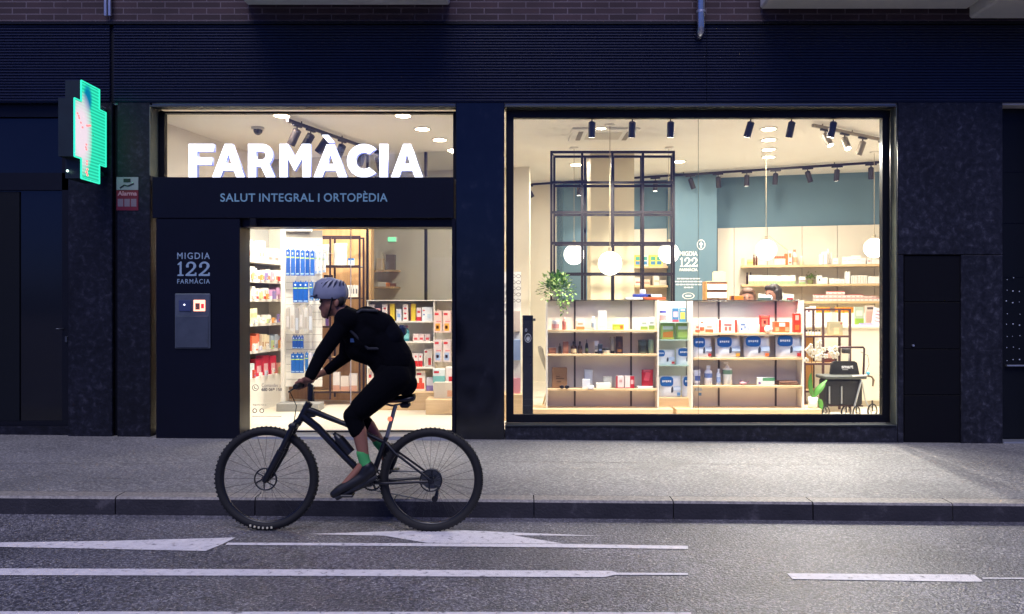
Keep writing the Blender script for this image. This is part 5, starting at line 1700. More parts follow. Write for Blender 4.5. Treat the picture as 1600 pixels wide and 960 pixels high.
# --- small wooden drawer display with rows of white boxes
Yd = 10.62
wd = thing('box_display', 'wooden counter display with three rows of small white boxes and arched header', 'display', (PX(1120, Yd), Yd, ZCN))
z0 = ZCN + .001
MB().bbox(PX(1103, Yd), PX(1137, Yd), Yd, Yd + .2, z0, PZ(440, Yd), .004).build('case', mat('#c4935a', .55), wd)
MB().prism([(PX(1115, Yd), PZ(440, Yd) + .001), (PX(1136, Yd), PZ(440, Yd) + .001), (PX(1136, Yd), PZ(427, Yd)), (PX(1133, Yd), PZ(424, Yd)), (PX(1118, Yd), PZ(424, Yd)), (PX(1115, Yd), PZ(427, Yd))], Yd + .05, Yd + .07).build('header', mat('#e0b98a', .55), wd)
for r, py in enumerate((453, 466, 479)):
    MB().box(PX(1104.5, Yd), PX(1135.5, Yd), Yd - .002, Yd - .0003, PZ(py - 9.3, Yd), PZ(py - 12.3, Yd)).build('dark_slot', mat('#4a2a18', .6), wd)
    for k in range(8):
        a = 1105 + k * 3.8
        o = MB().bbox(-.0155, .0155, -.012, .012, 0, .075, .002).build('small_box', mat('#efeae0', .5), loc=(PX(a + 1.7, Yd), Yd - .0145, PZ(py, Yd)))
        tag(o, 'small white box in the ' + ('top', 'middle', 'bottom')[r] + ' row of the wooden counter display', 'box', 'small white boxes in the wooden display')
# small boxes on top of the right display unit
zu_ = PZ(470.5, YS) + .0125
carton(1143, 1162, 462.5, zu_, YS + .215, '#c9741f', 'orange box on top of the right display unit in front of the bowed brown head', [(0, 0, .25, 1, '#5a2a20')], depth=.1)
carton(1187, 1205, 465.5, zu_, YS + .215, '#3f5350', 'flat dark green box on top of the right display unit before the masked person', depth=.08)
carton(1232, 1240, 465.5, zu_, YS + .215, '#9a2a35', 'small dark red box on top of the right display unit', depth=.06)

# --- rows on the wall shelving behind the counter
def rowbox(px, wpx, top, zb, c, label, patches=(), group=None, off_=.3, depth=.12, name='carton'):
    p = bw(px, off_)
    o = carton(px - wpx / 2, px + wpx / 2, top, zb, p.y, c, label, patches, depth=depth, rot=ANG, group=group, name=name)
    o.location.x, o.location.y = p.x, p.y
    return o
z = SH['a']
rowbox(1161, 4, 404, z, '#c9cf9a', 'pale green tube box at the left end of the top wall shelf')
rowbox(1172, 8, 406, z, '#d6d98a', 'flat yellow green box near the left end of the top wall shelf', [(0, .3, 1, .6, '#b9bf5a')])
for k, px in enumerate((1178.5, 1182.5)):
    p = bw(px, .2); bottle(px - 1.6, px + 1.6, 398, z, p.y, '#6a3a20', '#3a1f14', ('left', 'right') [k]+ ' small brown bottle of a pair behind the globe on the top wall shelf', neck=.5)
rowbox(1190, 12, 409, z, '#e6dcc3', 'low cream box behind the globe on the top wall shelf')
for k in range(5):
    rowbox(1211 + k * 3.6, 3.2, 401, z, '#efe3d0', 'white box with an orange top in the row right of the globe', [(0, .72, 1, 1, '#d8643a')], 'white and orange boxes by the globe', name='slim_box')
rowbox(1228, 4, 397, z, '#e0702c', 'orange box right of the white and orange row')
rowbox(1234, 6, 392, z, '#eedfcf', 'white box with an orange figure on the top wall shelf', [(.2, .5, .8, .8, '#e08a5a'), (.2, .1, .8, .2, '#d86a3a')])
p = bw(1243, .28); bottle(1239, 1247, 390, z, p.y, '#f0e6da', '#e07a4a', 'white bottle with an orange cap on the top wall shelf', lab='#e6b08a', neck=.45)
p = bw(1253, .28); bottle(1250.5, 1256, 400, z, p.y, '#ead9b5', '#efe9dd', 'cream bottle left of the gap on the top wall shelf', neck=.5)
p = bw(1286, .25)
rowbox(1283, 7, 398, z, '#f0efea', 'white box left of the tall slim bottle on the top wall shelf')
rowbox(1288, 7, 394, z, '#efeee9', 'taller white box beside the tall slim bottle')
p = bw(1294.5, .28); bottle(1292, 1297, 389, z, p.y, '#f2f1ec', '#eeeeea', 'tall slim white bottle on the top wall shelf', neck=.55)
p = bw(1299, .22); bottle(1297.5, 1301, 395, z, p.y, '#f2f1ec', '#eeeeea', 'shorter slim white bottle on the top wall shelf', neck=.55)
rowbox(1304.5, 8, 404, z, '#f0eee8', 'square white box on the top wall shelf', [(.2, .4, .8, .5, '#cfc9ba')])
for k in range(5): rowbox(1319 + k * 7.2, 6.8, (402, 401.5, 400, 400, 404)[k], z, '#f1efe9', 'white carton in the long row on the top wall shelf near the right globe', [(.15, .45, .85, .55, '#d9d6cc')], 'white cartons by the right globe')
rowbox(1357, 6, 404, z, '#efe9e2', 'white box with small red print under the right globe', [(.2, .4, .8, .6, '#c98a8a')])
for k in range(3): rowbox(1364 + k * 6.5, 5.8, 406, z, '#f1efe9', 'low white carton under the right globe on the top wall shelf', (), 'low white cartons')
z = SH['b']
for k, px in enumerate((1168, 1173.5)):
    p = bw(px, .2); bottle(px - 1.7, px + 1.7, 426, z, p.y, '#4a3030', '#2a1c1c', ('left', 'right')[k] + ' small dark bottle at the left of the middle wall shelf', neck=.5)
for k in range(10):
    rowbox(1173 + k * 7.3, 6.6, 431 + rnd.uniform(-.6, 1), z, '#eef0e6', 'white box with a green foot along the middle wall shelf', [(0, .0, 1, .35, '#a9c48f'), (.2, .55, .8, .7, '#d9dccb')], 'white boxes with green foot')
rowbox(1253, 9, 433, z, '#e9ebe0', 'white box with a dark stripe left of the green plant', [(0, .35, 1, .5, '#6a4a3a'), (0, 0, 1, .25, '#8fae6a')])
# small pot plant on the middle shelf
p = bw(1266, .2)
t = thing('small_plant', 'small green herb like plant on the middle wall shelf', 'plant', (p.x, p.y, z))
MB().lathe([(.04, 0), (.05, .07)], (p.x, p.y, z + .001), 14).build('pot', mat('#8a8f5a', .6), t)
mb = MB()
for k in range(90):
    a = Vector((p.x + rnd.gauss(0, .04), p.y + rnd.gauss(0, .03), z + .09 + abs(rnd.gauss(0, .04))))
    d = Vector((rnd.uniform(-1, 1), rnd.uniform(-1, 1), rnd.uniform(-.3, 1))).normalized() * .03
    sd = d.cross(Vector((0, 1, 0))).normalized() * .008
    mb.add([a, a + d * .5 + sd, a + d, a + d * .5 - sd], [(0, 1, 2, 3)])
mb.build('foliage', mat('#6f8a3a', .6), t)
rowbox(1279.5, 7.5, 431, z, '#f0efe9', 'white box with a black dot on the middle wall shelf', [(.4, .35, .65, .6, '#3a3a44')])
rowbox(1288, 8, 434, z, '#efeee8', 'plain white box right of the black dotted box')
for k in range(3): rowbox(1299 + k * 8, 7.2, 435.5 + k * .6, z, '#f1efe8', 'low white box in the three beside the tall white box', [(.3, .3, .7, .5, '#cfd2c9')], 'low white boxes on the middle shelf')
rowbox(1323.5, 6.4, 425, z, '#f4f3ef', 'tall white box, left of the narrow row on the middle wall shelf')
for k in range(6): rowbox(1330.5 + k * 4.3, 3.7, 431, z, '#efece4', 'narrow white box in the upright row on the middle wall shelf', [(.3, .1, .6, .9, '#c9bfae')], 'narrow white boxes')
for k in range(3): rowbox(1358 + k * 6, 5.4, 432.5, z, '#f0eee8', 'square white box right of the narrow row on the middle wall shelf', (), 'square white boxes')
rowbox(1378, 6.5, 426, z, '#f2f1ec', 'tall white box at the right end of the middle wall shelf')
z = SH['c']
for k in range(8): rowbox(1187 + k * 5.2 + (14 if k > 3 else 0), 4.8, 459 + rnd.uniform(-1, 1.5), z, '#eaf0ea', 'white and pale green box on the lower wall shelf behind the staff', [(0, 0, 1, .3, '#b9d6a4')], 'pale green boxes behind the staff')
for r_, (a, n, rows) in enumerate(((1274, 3, 2), (1294.5, 4, 3), (1323, 4, 2), (1350, 3, 1.6), (1371, 2, 1))):
    for j in range(int(math.ceil(rows))):
        for k in range(n):
            hh = .052 if not (rows == 1.6 and j == 1) else .03
            px = a + k * 7
            p = bw(px, .3)
            carton_top = 475 - (z + j * .054 + hh - H) / p.y * FPX
            rowbox(px, 6.6, carton_top, z + j * .054, '#efe6e0', 'white medicine box with red top edge stacked low on the wall shelving', [(0, .8, 1, 1, '#d9584f'), (.2, .25, .45, .5, '#8a8580')], 'red topped medicine boxes')
# orange row on the counter upstand and brochures
zz = ZCN
zu = PZ(490, 10.97)
for k in range(13):
    a = 1275 + k * 5
    if 1298 < a < 1306: continue
    o = carton(a - 2.2, a + 2.2, 480.5, zu + .001, 10.9, '#e58a1f', 'orange medicine box in the row on the counter upstand', [(0, .0, 1, .2, '#f0b45a')], depth=.08, group='orange boxes on the counter', name='slim_box')
carton(1261, 1266, 481, zu, 10.9, '#e9e3dd', 'white box with a dark ring on the counter upstand', [(.2, .2, .8, .6, '#6a4a5a')], depth=.06)
carton(1267.5, 1275, 478.5, zu, 10.9, '#f1eee6', 'plain white box on the counter upstand left of the orange row', depth=.06)
carton(1335, 1350, 480, ZCN, 10.62, '#a9b7a4', 'leaflet holder with a green meadow cover on the counter', [(0, 0, 1, .35, '#8fb53f'), (.15, .5, .85, .8, '#c9d3c9')], depth=.03, name='leaflet', cat='leaflet', rot=.1)
carton(1352, 1366, 478, ZCN, 10.68, '#d9c3b5', 'upright beige leaflet on the counter', [(.2, .8, .9, .92, '#5a5050'), (.1, .1, .8, .7, '#c9a79a')], depth=.02, name='leaflet', cat='leaflet', rot=.05)
o = carton(1362, 1378, 481, ZCN, 10.58, '#efe9ea', 'white leaflet with slanted pink rows leaning on the counter', [(.2, .15 + .18 * 0, .8, .24, '#c9a0ae'), (.25, .35, .8, .44, '#c9a0ae'), (.2, .55, .8, .64, '#b08aa0'), (.25, .75, .85, .84, '#c9a0ae')], depth=.015, name='leaflet', cat='leaflet', rot=0)
o.rotation_euler = (-.15, .22, 0)
carton(1345, 1364, 505.5, ZCN, 10.52, '#a9a0cf', 'flat lilac box lying on the counter edge', depth=.06)
# frame shelf goods
zf = FSZ[0]
for k in range(5):
    a = 1261 + k * 5
    bottle(a - 1.9, a + 1.9, 516, zf, 10.0, '#e9dfd3', '#1d1210', 'small white bottle with a black cap on the frame shelf', neck=.55, caph=.35, group='black capped bottles on the frame shelf')
carton(1296, 1317, 503, zf, 10.02, '#a39a7c', 'olive box with a round beige picture on the frame shelf', [(.3, .1, .7, .55, '#d9b48f'), (.8, .8, .92, .92, '#b03a3a')], depth=.09)
carton(1299, 1308, 489, zf, 10.16, '#cfc7b5', 'tall beige box behind the olive box on the frame shelf', depth=.06)
carton(1289, 1308, 545, FSZ[1], 10.05, '#5a2a24', 'dark red book stand with pictures behind the orchid', [(.2, .3, .8, .75, '#c9a08f')], depth=.05)

# --- side shelving inside the doorway
def lput(t, wid, hgt, dep, row, c, label, patches=(), group=None, off_=.02, zadd=0.0, name='carton'):
    mb = MB().bbox(-wid / 2, wid / 2, -dep / 2, dep / 2, 0, hgt, .002)
    ms = [mat(c, .45)]
    for k, (u0, v0, u1, v1, pc) in enumerate(patches):
        ms.append(mat(pc, .45))
        y_ = -dep / 2 - .0008 - .0004 * k
        mb.add([(-wid / 2 + u0 * wid, y_, v0 * hgt), (-wid / 2 + u1 * wid, y_, v0 * hgt), (-wid / 2 + u1 * wid, y_, v1 * hgt), (-wid / 2 + u0 * wid, y_, v1 * hgt)], [(0, 1, 2, 3)], k + 1)
    p = lpt(t, off_ + dep / 2)
    o = mb.build(name, ms, loc=(p.x, p.y, LSZ[row] + .001 + zadd))
    o.rotation_euler = (0, 0, LA)
    return tag(o, label, 'box', group)
RN = ['top', 'second', 'third', 'fourth', 'fifth', 'lowest']
def lrow(row, t0, t1, n, h, c, desc, patches=(), hv=.022, dep=.1):
    for k in range(n):
        t = t0 + (t1 - t0) * (k + .5) / n
        lput(t, (t1 - t0) / n * Ls * .93, h + rnd.uniform(-hv, hv), dep, row, c, desc + ' on the ' + RN[row] + ' side shelf', patches, desc + 's, ' + RN[row] + ' shelf' if n > 1 else None, off_=.015 + rnd.random() * .05)
lrow(0, .06, .30, 2, .42, '#f3f0ea', 'tall white box', [(.5, .3, .8, .42, '#e0b9ae')])
lrow(0, .31, .62, 4, .25, '#f3f1ec', 'white box', [(.2, .2, .8, .45, '#e6a58f')])
lrow(0, .63, .9, 2, .19, '#f2efe9', 'slightly smaller white box', [(.1, .1, .7, .35, '#d98a80')])
lrow(1, .06, .16, 1, .18, '#e8b7c0', 'pink topped box', [(0, 0, 1, .55, '#f3efe9')])
lrow(1, .17, .28, 1, .20, '#f4f2ec', 'upright white box')
lrow(1, .3, .95, 8, .15, '#f1ece4', 'white box with an orange foot', [(.1, .1, .9, .45, '#dc8a5a')])
lrow(2, .06, .14, 1, .17, '#e8862c', 'orange carton', [(.1, .1, .6, .5, '#f3d9b5')])
lrow(2, .15, .34, 2, .18, '#f0ece0', 'white and red printed carton', [(.2, .1, .7, .3, '#d05a5a'), (.2, .5, .6, .8, '#cfc9a9')])
lrow(2, .35, .66, 5, .15, '#f0e9df', 'white box with a red foot', [(0, 0, 1, .25, '#cf2f30'), (.3, .4, .7, .8, '#9aa08a')])
lrow(2, .67, .95, 4, .15, '#c99ac0', 'lilac carton', [(0, 0, 1, .3, '#efe6e6')])
lrow(3, .06, .22, 2, .21, '#e9e3da', 'white carton with a bright red lid', [(0, .72, 1, 1, '#cc1f24'), (.2, .2, .7, .5, '#d98a4a')])
lrow(3, .23, .45, 3, .18, '#e9dfb9', 'cream carton', [(.1, .4, .9, .7, '#d9b98a')])
lrow(3, .46, .68, 3, .09, '#eee9df', 'low white box', [(0, .3, 1, .5, '#a9a59a')])
lrow(3, .69, .9, 2, .05, '#efe8e4', 'flat white box')
lrow(4, .06, .26, 3, .22, '#eef0ee', 'white bottle shaped box', [(.2, .1, .8, .3, '#e0c06a'), (.3, .5, .7, .7, '#9aa9c9')])
lrow(4, .27, .5, 4, .2, '#d9704f', 'coral carton', [(.1, .1, .9, .5, '#efd9c9')])
lrow(4, .51, .7, 4, .19, '#e3d3b0', 'beige carton', [(.2, .2, .8, .5, '#b98f6a')])
lrow(4, .71, .9, 4, .17, '#a9b3bf', 'grey blue carton', [(.1, .3, .9, .6, '#d6dbe0')])
lrow(4, .91, .97, 1, .14, '#d3263a', 'red box')
lrow(5, .06, .26, 2, .22, '#ddd9c6', 'pale olive bag', [(.2, .3, .8, .6, '#c4c2a4')])
lrow(5, .27, .42, 2, .2, '#d6e6e6', 'pale blue bag', [(.2, .2, .8, .5, '#f0f3f3')])
lrow(5, .43, .8, 3, .24, '#c9203a', 'crimson bag', [(.15, .2, .8, .6, '#e9b3b5')])
lrow(5, .81, .95, 2, .15, '#e9a98f', 'pink printed bag', [(.2, .2, .7, .6, '#f3e3dc')])

# small goods standing in front of the rows on the side shelves
fr = random.Random(11)
FC = [('#e8e2d6', 'cream'), ('#d24a3e', 'red'), ('#e39a4a', 'orange'), ('#cfd8e6', 'pale blue'), ('#d9a9b9', 'pink'), ('#b9c78a', 'pale green'), ('#f1eee8', 'white'), ('#8f7fb5', 'violet')]
for row in range(1, 6):
    for k in range(7):
        cc, cn_ = FC[(row * 3 + k * 5) % 8]
        t_ = .1 + .115 * k + fr.uniform(-.02, .02)
        lput(t_, fr.uniform(.035, .06), fr.uniform(.05, .12), .03, row, cc, 'small ' + cn_ + ' pack standing in front of the row on the ' + RN[row] + ' side shelf',
             [(.15, .2, .85, .4, FC[(k + row) % 8][0]), (.2, .6, .7, .75, '#a09a94')], 'small ' + cn_ + ' packs, ' + RN[row] + ' side shelf', off_=-.032, name='slim_box')

# --- blue packs hanging on the slat rack
def hang(a, b, t, bt, Y, c, label, band=True, group=None, thick=.02, name='hanging_pack', win=None, turn=0):
    w_, h_ = abs(PX(b, Y) - PX(a, Y)), PZ(t, Y) - PZ(bt, Y)
    mb = MB().bbox(-w_ / 2, w_ / 2, -thick / 2, thick / 2, 0, h_, .002)
    ms = [mat(c, .35)]
    def pt(u0, v0, u1, v1, pc):
        ms.append(mat(pc, .4))
        y_ = -thick / 2 - .0008
        mb.add([(-w_ / 2 + u0 * w_, y_, v0 * h_), (-w_ / 2 + u1 * w_, y_, v0 * h_), (-w_ / 2 + u1 * w_, y_, v1 * h_), (-w_ / 2 + u0 * w_, y_, v1 * h_)], [(0, 1, 2, 3)], len(ms) - 1)
    if band:
        pt(.02, .68, .98, .73, '#b9d86a'); pt(.35, .82, .65, .9, '#e3ecf5'); pt(.1, .04, .9, .1, '#9fc0e6')
    if win and name == 'blister_card':
        pt(.2, .08, .8, .42, win); pt(.12, .8, .6, .9, '#c9353c'); pt(.3, .48, .9, .54, '#d9888a'); pt(.3, .18, .6, .32, '#c9465a')
    elif win: pt(.15, .12, .85, .62, win)
    ms.append(mat('#c9ccd0', .3, .9))
    mb.cyl((0, -.01, h_ + .012), (0, .16, h_ + .012), .003, n=6, m=len(ms) - 1)
    mb.box(-.008, .008, -.001, .001, h_ - .001, h_ + .018, 0)
    o = mb.build(name, ms, loc=(PX((a + b) / 2, Y), Y, PZ(bt, Y)))
    o.rotation_euler = (0, 0, turn)
    return tag(o, label, 'pack', group)
Yh = 10.14
for k in range(6):
    hang(447 + k * 7.6, 453.5 + k * 7.6, 390 + k * .6, 431, Yh - .02 * (k % 2), '#1f55a8' if k % 2 == 0 else '#2a62b5', 'tall blue pack with a lime line, ' + ORD[k] + ' along the top hooks of the slat rack', group='blue packs on the top hooks', turn=-.25)
for k in range(3):
    hang(492 + k * 6, 497 + k * 6, 394 + k * 1.5, 428 - k, Yh, '#c9d3e0', ('left', 'middle', 'right')[k] + ' white and blue pack at the right end of the top hooks', win='#e9e2da', turn=-.6)
for k in range(3):
    hang(458 + k * 8, 465.6 + k * 8, 441, 473, Yh, '#1d58b0', 'blue pack with lime line on the second hooks, ' + ('left', 'middle', 'right')[k] + ' of three', group='blue packs on the second hooks')
for k in range(2): hang(483 + k * 9, 490 + k * 9, 441, 470, Yh - .02, '#2f68ae', ('left', 'right')[k] + ' slanted blue pack at the end of the second hooks', turn=-.5)
for k in range(6):
    hang(447 + k * 7, 453 + k * 7, 482 - (k % 2) * 4, 515 + (k % 3) * 3, Yh - .03 * (k % 2), ('#bfbab5', '#d6d3d0', '#a8a3a0')[k % 3], ('light grey', 'whitish', 'darker grey')[k % 3] + ' blister bag, ' + ORD[k] + ' on the third hooks', band=False, win=('#d9d6d6', '#c2b9b0', '#c9ced6')[k % 3], turn=.2 * (k % 3 - 1))
for k in range(4): hang(457 + k * 4.4, 461 + k * 4.4, 526, 545, Yh, '#1d4fa5', 'small blue pack on the fourth hooks, ' + ('first', 'second', 'third', 'last')[k] + ' of four', group='small blue packs')
for k in range(3): hang(455 + k * 6.6, 461.4 + k * 6.6, 553, 583, Yh, '#1f63b8', 'wide blue pack on the lowest hooks, ' + ('left', 'middle', 'right')[k] + ' of three')
for k in range(4): hang(477 + k * 6, 481.5 + k * 6, 552 + k, 580, Yh - .02, ('#2f6fb5', '#d9d6e3')[k % 2], ('blue', 'pale lilac')[k % 2] + ' slim pack at the right of the lowest hooks, ' + ('outer left', 'inner left', 'inner right', 'outer right')[k], band=k % 2 == 0)
# black open shelf goods: clear bags, boxes
for k, (a, b, t) in enumerate(((487, 500, 385), (500, 514, 382), (520, 541, 380))):
    pouch(a, b, t, bz[1] + .013, Yb + .08, ('#b9c3cb', '#cfcac2', '#d3d0ca')[k], ('bluish', 'beige', 'larger pale grey')[k] + ' clear bag on the top of the black open shelf', d=.1)
carton(544, 553, 404, bz[1] + .012, Yb + .06, '#dfe6ee', 'white tub with a blue rim on the top of the black open shelf', [(0, .7, 1, 1, '#2f6fb5'), (.3, .1, .5, .6, '#5a86b5')])
for k in range(4): carton(542 + k * 4.4, 546 + k * 4.4, 446, bz[2] + .012, Yb + .06, '#efece6', 'white slim box with dark dots on the second black shelf behind the helmet', [(.3, .3, .7, .7, '#4a4a50')], group='dotted slim boxes', name='slim_box')
pouch(505, 519, 430, bz[2] + .013, Yb + .1, '#3a2f2a', 'dark knee brace bag left of the helmet on the second black shelf', d=.08)
for k, (a, c) in enumerate(((491, '#d98f5a'), (496, '#e9e3d3'), (501, '#b9c46a'), (506, '#efe9e0'), (511, '#8a6ab0'))):
    carton(a - 2.2, a + 2.2, 488 + (k % 2) * 2, bz[3] + .012, Yb + .05, c, ('orange', 'cream', 'lime', 'white', 'violet')[k] + ' slim box in the upright row on the black open shelf')
for k, (a, b, t, c) in enumerate(((520, 531, 582, '#efe6df'), (532, 545, 588, '#e9dcd0'), (546, 558, 584, '#f0e6e0'))):
    carton(a, b, t, bz[5] + .012, Yb + .05, c, ('left white', 'middle beige', 'right white')[k] + ' box at the bottom of the black open shelf', [(0, 0, 1, .3, '#d9a58f')])
# low shelf goods
y = YLw + .06
def lowbox(a, b, t, row, c, lab, patches=(), dep=.08, **k): return carton(a, b, t, LWZ[row], y, c, lab, patches, depth=dep, **k)
red3 = [(.25, .1, .75, .2, '#cc2f35'), (.25, .4, .75, .5, '#cc2f35'), (.25, .7, .75, .8, '#cc2f35')]
for k, a in enumerate((577, 597, 629.5)): lowbox(a, a + 8, 476, 0, '#efe3df', ('leftmost', 'middle', 'rightmost')[k] + ' white stack box with three red marks on the low shelf top row', red3)
for k, a in enumerate((608.5, 641.5)): lowbox(a, a + 8, 475, 0, '#e8c93a', ('left', 'right')[k] + ' yellow box on the low shelf top row', [(0, 0, .15, 1, '#8a3a30')])
lowbox(587, 594, 482, 0, '#e9a9ae', 'pink box beside the first red marked box on the low shelf')
lowbox(619, 627, 483, 0, '#dfe3ea', 'white box with blue print between yellow and red marked boxes', [(.2, .3, .8, .6, '#8fb0d9')])
lowbox(650.5, 658, 481, 0, '#e6d3d0', 'white box with red base right of the right yellow box', [(0, 0, 1, .3, '#cc2f35'), (.2, .6, .8, .75, '#cc2f35')])
lowbox(659.5, 676, 480, 0, '#eceef0', 'wide white box with small blue marks at the end of the top row', [(.1, .7, .25, .8, '#cc2f35'), (.1, .4, .25, .5, '#4a6ab0'), (.5, .2, .9, .5, '#cfe0ea')])
p_ = bottle(629, 639, 509, LWZ[1], y, '#3a8f98', '#6a3a5a', 'teal bottle on the second row behind the cyclist', lab='#7fc4c4', neck=.6)
for k in range(3): lowbox(645.5 + k * 9, 654 + k * 9, 522, 1, '#ead3cf', ('left', 'middle', 'right')[k] + ' white and pink box on the low shelf second row', [(.2, .2, .8, .5, '#d8555a')])
for k in range(3): lowbox(639.5 + k * 7, 646 + k * 7, 553, 2, '#efe3df', ('left', 'middle', 'right')[k] + ' white box with a red lower half on the low shelf third row', [(0, 0, 1, .45, '#cf2b30'), (.3, .7, .7, .85, '#cc4a4f')])
lowbox(662.5, 675.5, 546, 2, '#f1eadf', 'tall white box with one red figure on the low shelf third row', [(.5, .1, .85, .5, '#d0353a'), (.1, .8, .4, .9, '#cc2f35'), (.12, .1, .3, .6, '#d9d3c2')])
lowbox(573.5, 590, 577, 3, '#efe4df', 'white carton with red print low behind the cyclist knee', [(.1, .6, .4, .75, '#cc2f35'), (.5, .3, .9, .6, '#d9544a')])
lowbox(648, 664.5, 580, 3, '#efe6da', 'white carton with a red flower on the low shelf bottom row', [(.1, .1, .9, .4, '#d9472a'), (.4, .4, .7, .65, '#d9472a'), (.2, .8, .6, .9, '#cc2f35')])
lowbox(666.5, 677, 590, 3, '#dfe3f0', 'white bag with violet foot on the low shelf bottom row', [(0, 0, 1, .4, '#8a7fc0')])
for r_, (t, bt, c) in enumerate(((486, 520, '#e3c3b9'), (531, 566, '#d3c3c0'))):
    for k in range(3):
        hang(678 + k * 14, 690.5 + k * 14, t, bt, YLw - .03, c, ('left', 'middle', 'right')[k] + ' hanging blister card in the ' + ('upper', 'lower')[r_] + ' row of the low shelf end bay', band=False, win=('#e6a04a', '#9fb0d0')[r_], thick=.012, name='blister_card')
carton(676, 695, 577, PZ(598, 10.05), 10.0, '#d9e3e3', 'white and turquoise box on the beige carton by the door', [(0, 0, 1, .5, '#7fc0bd'), (.1, .7, .5, .85, '#cc2f35')], depth=.1)
carton(697, 712, 574, PZ(598, 10.05), 10.0, '#efe3e0', 'white box with a red spot on the beige carton by the door', [(.3, .1, .9, .4, '#cc2f35')], depth=.1)
carton(678, 724, 598, PZ(622.5, 9.9), 9.9, '#d9d0c0', 'beige carton standing on the oak box by the door', [(.45, .1, .7, .5, '#e0a98a')], depth=.22)
o = MB().bbox(PX(665, 9.76), PX(730, 9.76), 9.76, 10.14, ZFL + .001, PZ(622.5, 9.9) - .001, .004).build('oak_box', M_oak)
tag(o, 'plain oak box on the floor in front of the low shelf', 'box')
# office shelf goods
for k, (a, b, t, cc, lb) in enumerate(((588, 600, 404, '#cdb48a', 'tan paper bag on the upper office shelf'), (603, 617, 398, '#7a6a5f', 'brown grey box on the upper office shelf'), (594, 598, 393, '#e6dcc6', 'tall slim cream packet on the upper office shelf'))):
    carton(a, b, t, oz1, OY + .02, cc, lb, depth=.1)
for k, (a, b, t, cc, lb) in enumerate(((590, 603, 441, '#d6d0c6', 'flat white box on the lower office shelf'), (603, 609, 442, '#d9823a', 'small orange box on the lower office shelf'), (609, 618, 443, '#8a5a40', 'brown tray on the lower office shelf'))):
    carton(a, b, t, oz2, OY + .02, cc, lb, depth=.1)

# ------------------------------------------------------------------ rollator
Y = 9.35
ro = thing('rollator', 'folded black rollator walker with a black seat bag in the shop window', 'rollator', (PX(1325, Y), Y, ZFL))
def q(px, py, dy=0): return Vector((PX(px, Y + dy), Y + dy, PZ(py, Y + dy)))
M_bag = mat('#131316', .7)
M_tubeb = mat('#3a2326', .35, .3)
mb = MB()
pr = [(1288.5, 615), (1347, 615), (1345, 634), (1287.5, 633)]
mb.bbox(PX(1288, Y), PX(1347, Y), Y - .02, Y + .18, PZ(634, Y), PZ(593, Y), .02)
mb.build('seat_bag', M_bag, ro)
MB().bbox(PX(1286, Y), PX(1352, Y), Y - .05, Y + .24, PZ(592.4, Y), PZ(587, Y), .01).build('seat', mat('#4a4d4a', .55), ro)
MB().prism([(PX(1302, Y), PZ(586, Y)), (PX(1347.5, Y), PZ(586, Y)), (PX(1344, Y), PZ(568, Y)), (PX(1340, Y), PZ(565.5, Y)), (PX(1308, Y), PZ(565.5, Y)), (PX(1304, Y), PZ(569, Y))], Y + .08, Y + .12).build('backrest', M_bag, ro)
text('smart', PX(1315, Y + .08), PX(1333, Y + .08), PZ(576, Y + .08), PZ(571, Y + .08), Y + .079, mat('#e6e6e6', .5), 'backrest_lettering', ro, bold=.03)
MB().box(PX(1316, Y + .08), PX(1325, Y + .08), Y + .078, Y + .0795, PZ(578.3, Y + .08), PZ(577.3, Y + .08)).build('backrest_line', mat('#b9b9b9', .5), ro)
mb = MB()
for dy in (.16,):
    mb.tube([q(1305, 590, dy), q(1306, 545, dy), q(1308, 543, dy), q(1349, 543, dy), q(1350.5, 545, dy), q(1349, 590, dy)], .013, n=8)
mb.build('handle_frame', M_tubeb, ro)
MB().bbox(PX(1322, Y), PX(1333, Y), Y + .06, Y + .14, PZ(553, Y), PZ(545.5, Y), .008).build('folding_joint', mat('#262628', .4), ro)
MB().tube([q(1327, 553, .1), q(1326, 566, .1)], .008, n=8).build('strap_buckle', M_silver, ro)
MB().tube([q(1345, 550, .12), q(1356, 556, .1), q(1358, 570, .08), q(1352, 585, .05)], .004, n=6).build('brake_cable', mat('#55524c', .4), ro)
MB().tube([q(1332, 588.3, -.06), q(1355, 586.3, -.06)], .009, n=8).build('handle_bar', M_silver, ro)
MB().tube([q(1353, 587, -.05), q(1362, 589, -.05), q(1365, 594, -.05), q(1363.5, 604, -.05)], [.012, .012, .014, .01], n=8).build('hand_grip', mat('#5c4a3a', .5), ro)
MB().ball(q(1356.5, 583.5, -.05), .022, 10, 8).build('brake_knob', mat('#3a8fb0', .4), ro)
mb = MB()
for a, b in (((1296, 604), (1296, 631)), ((1315, 604), (1315, 631))): mb.tube([q(*a, -.03), q(*b, -.03)], .009, n=8)
mb.tube([q(1346, 594, -.04), q(1335, 635, -.04)], .012, n=8).tube([q(1347, 596, .16), q(1352, 625, .16), q(1362, 646, .16)], .010, n=8)
mb.tube([q(1290, 598, .1), q(1289, 636, .05)], .010, n=8)
mb.build('leg_tube', M_silver, ro)
mb = MB().tube([q(1287, 634, .0), q(1348, 634.5, .0)], .009, n=8).build('cross_bar', M_tubeb, ro)
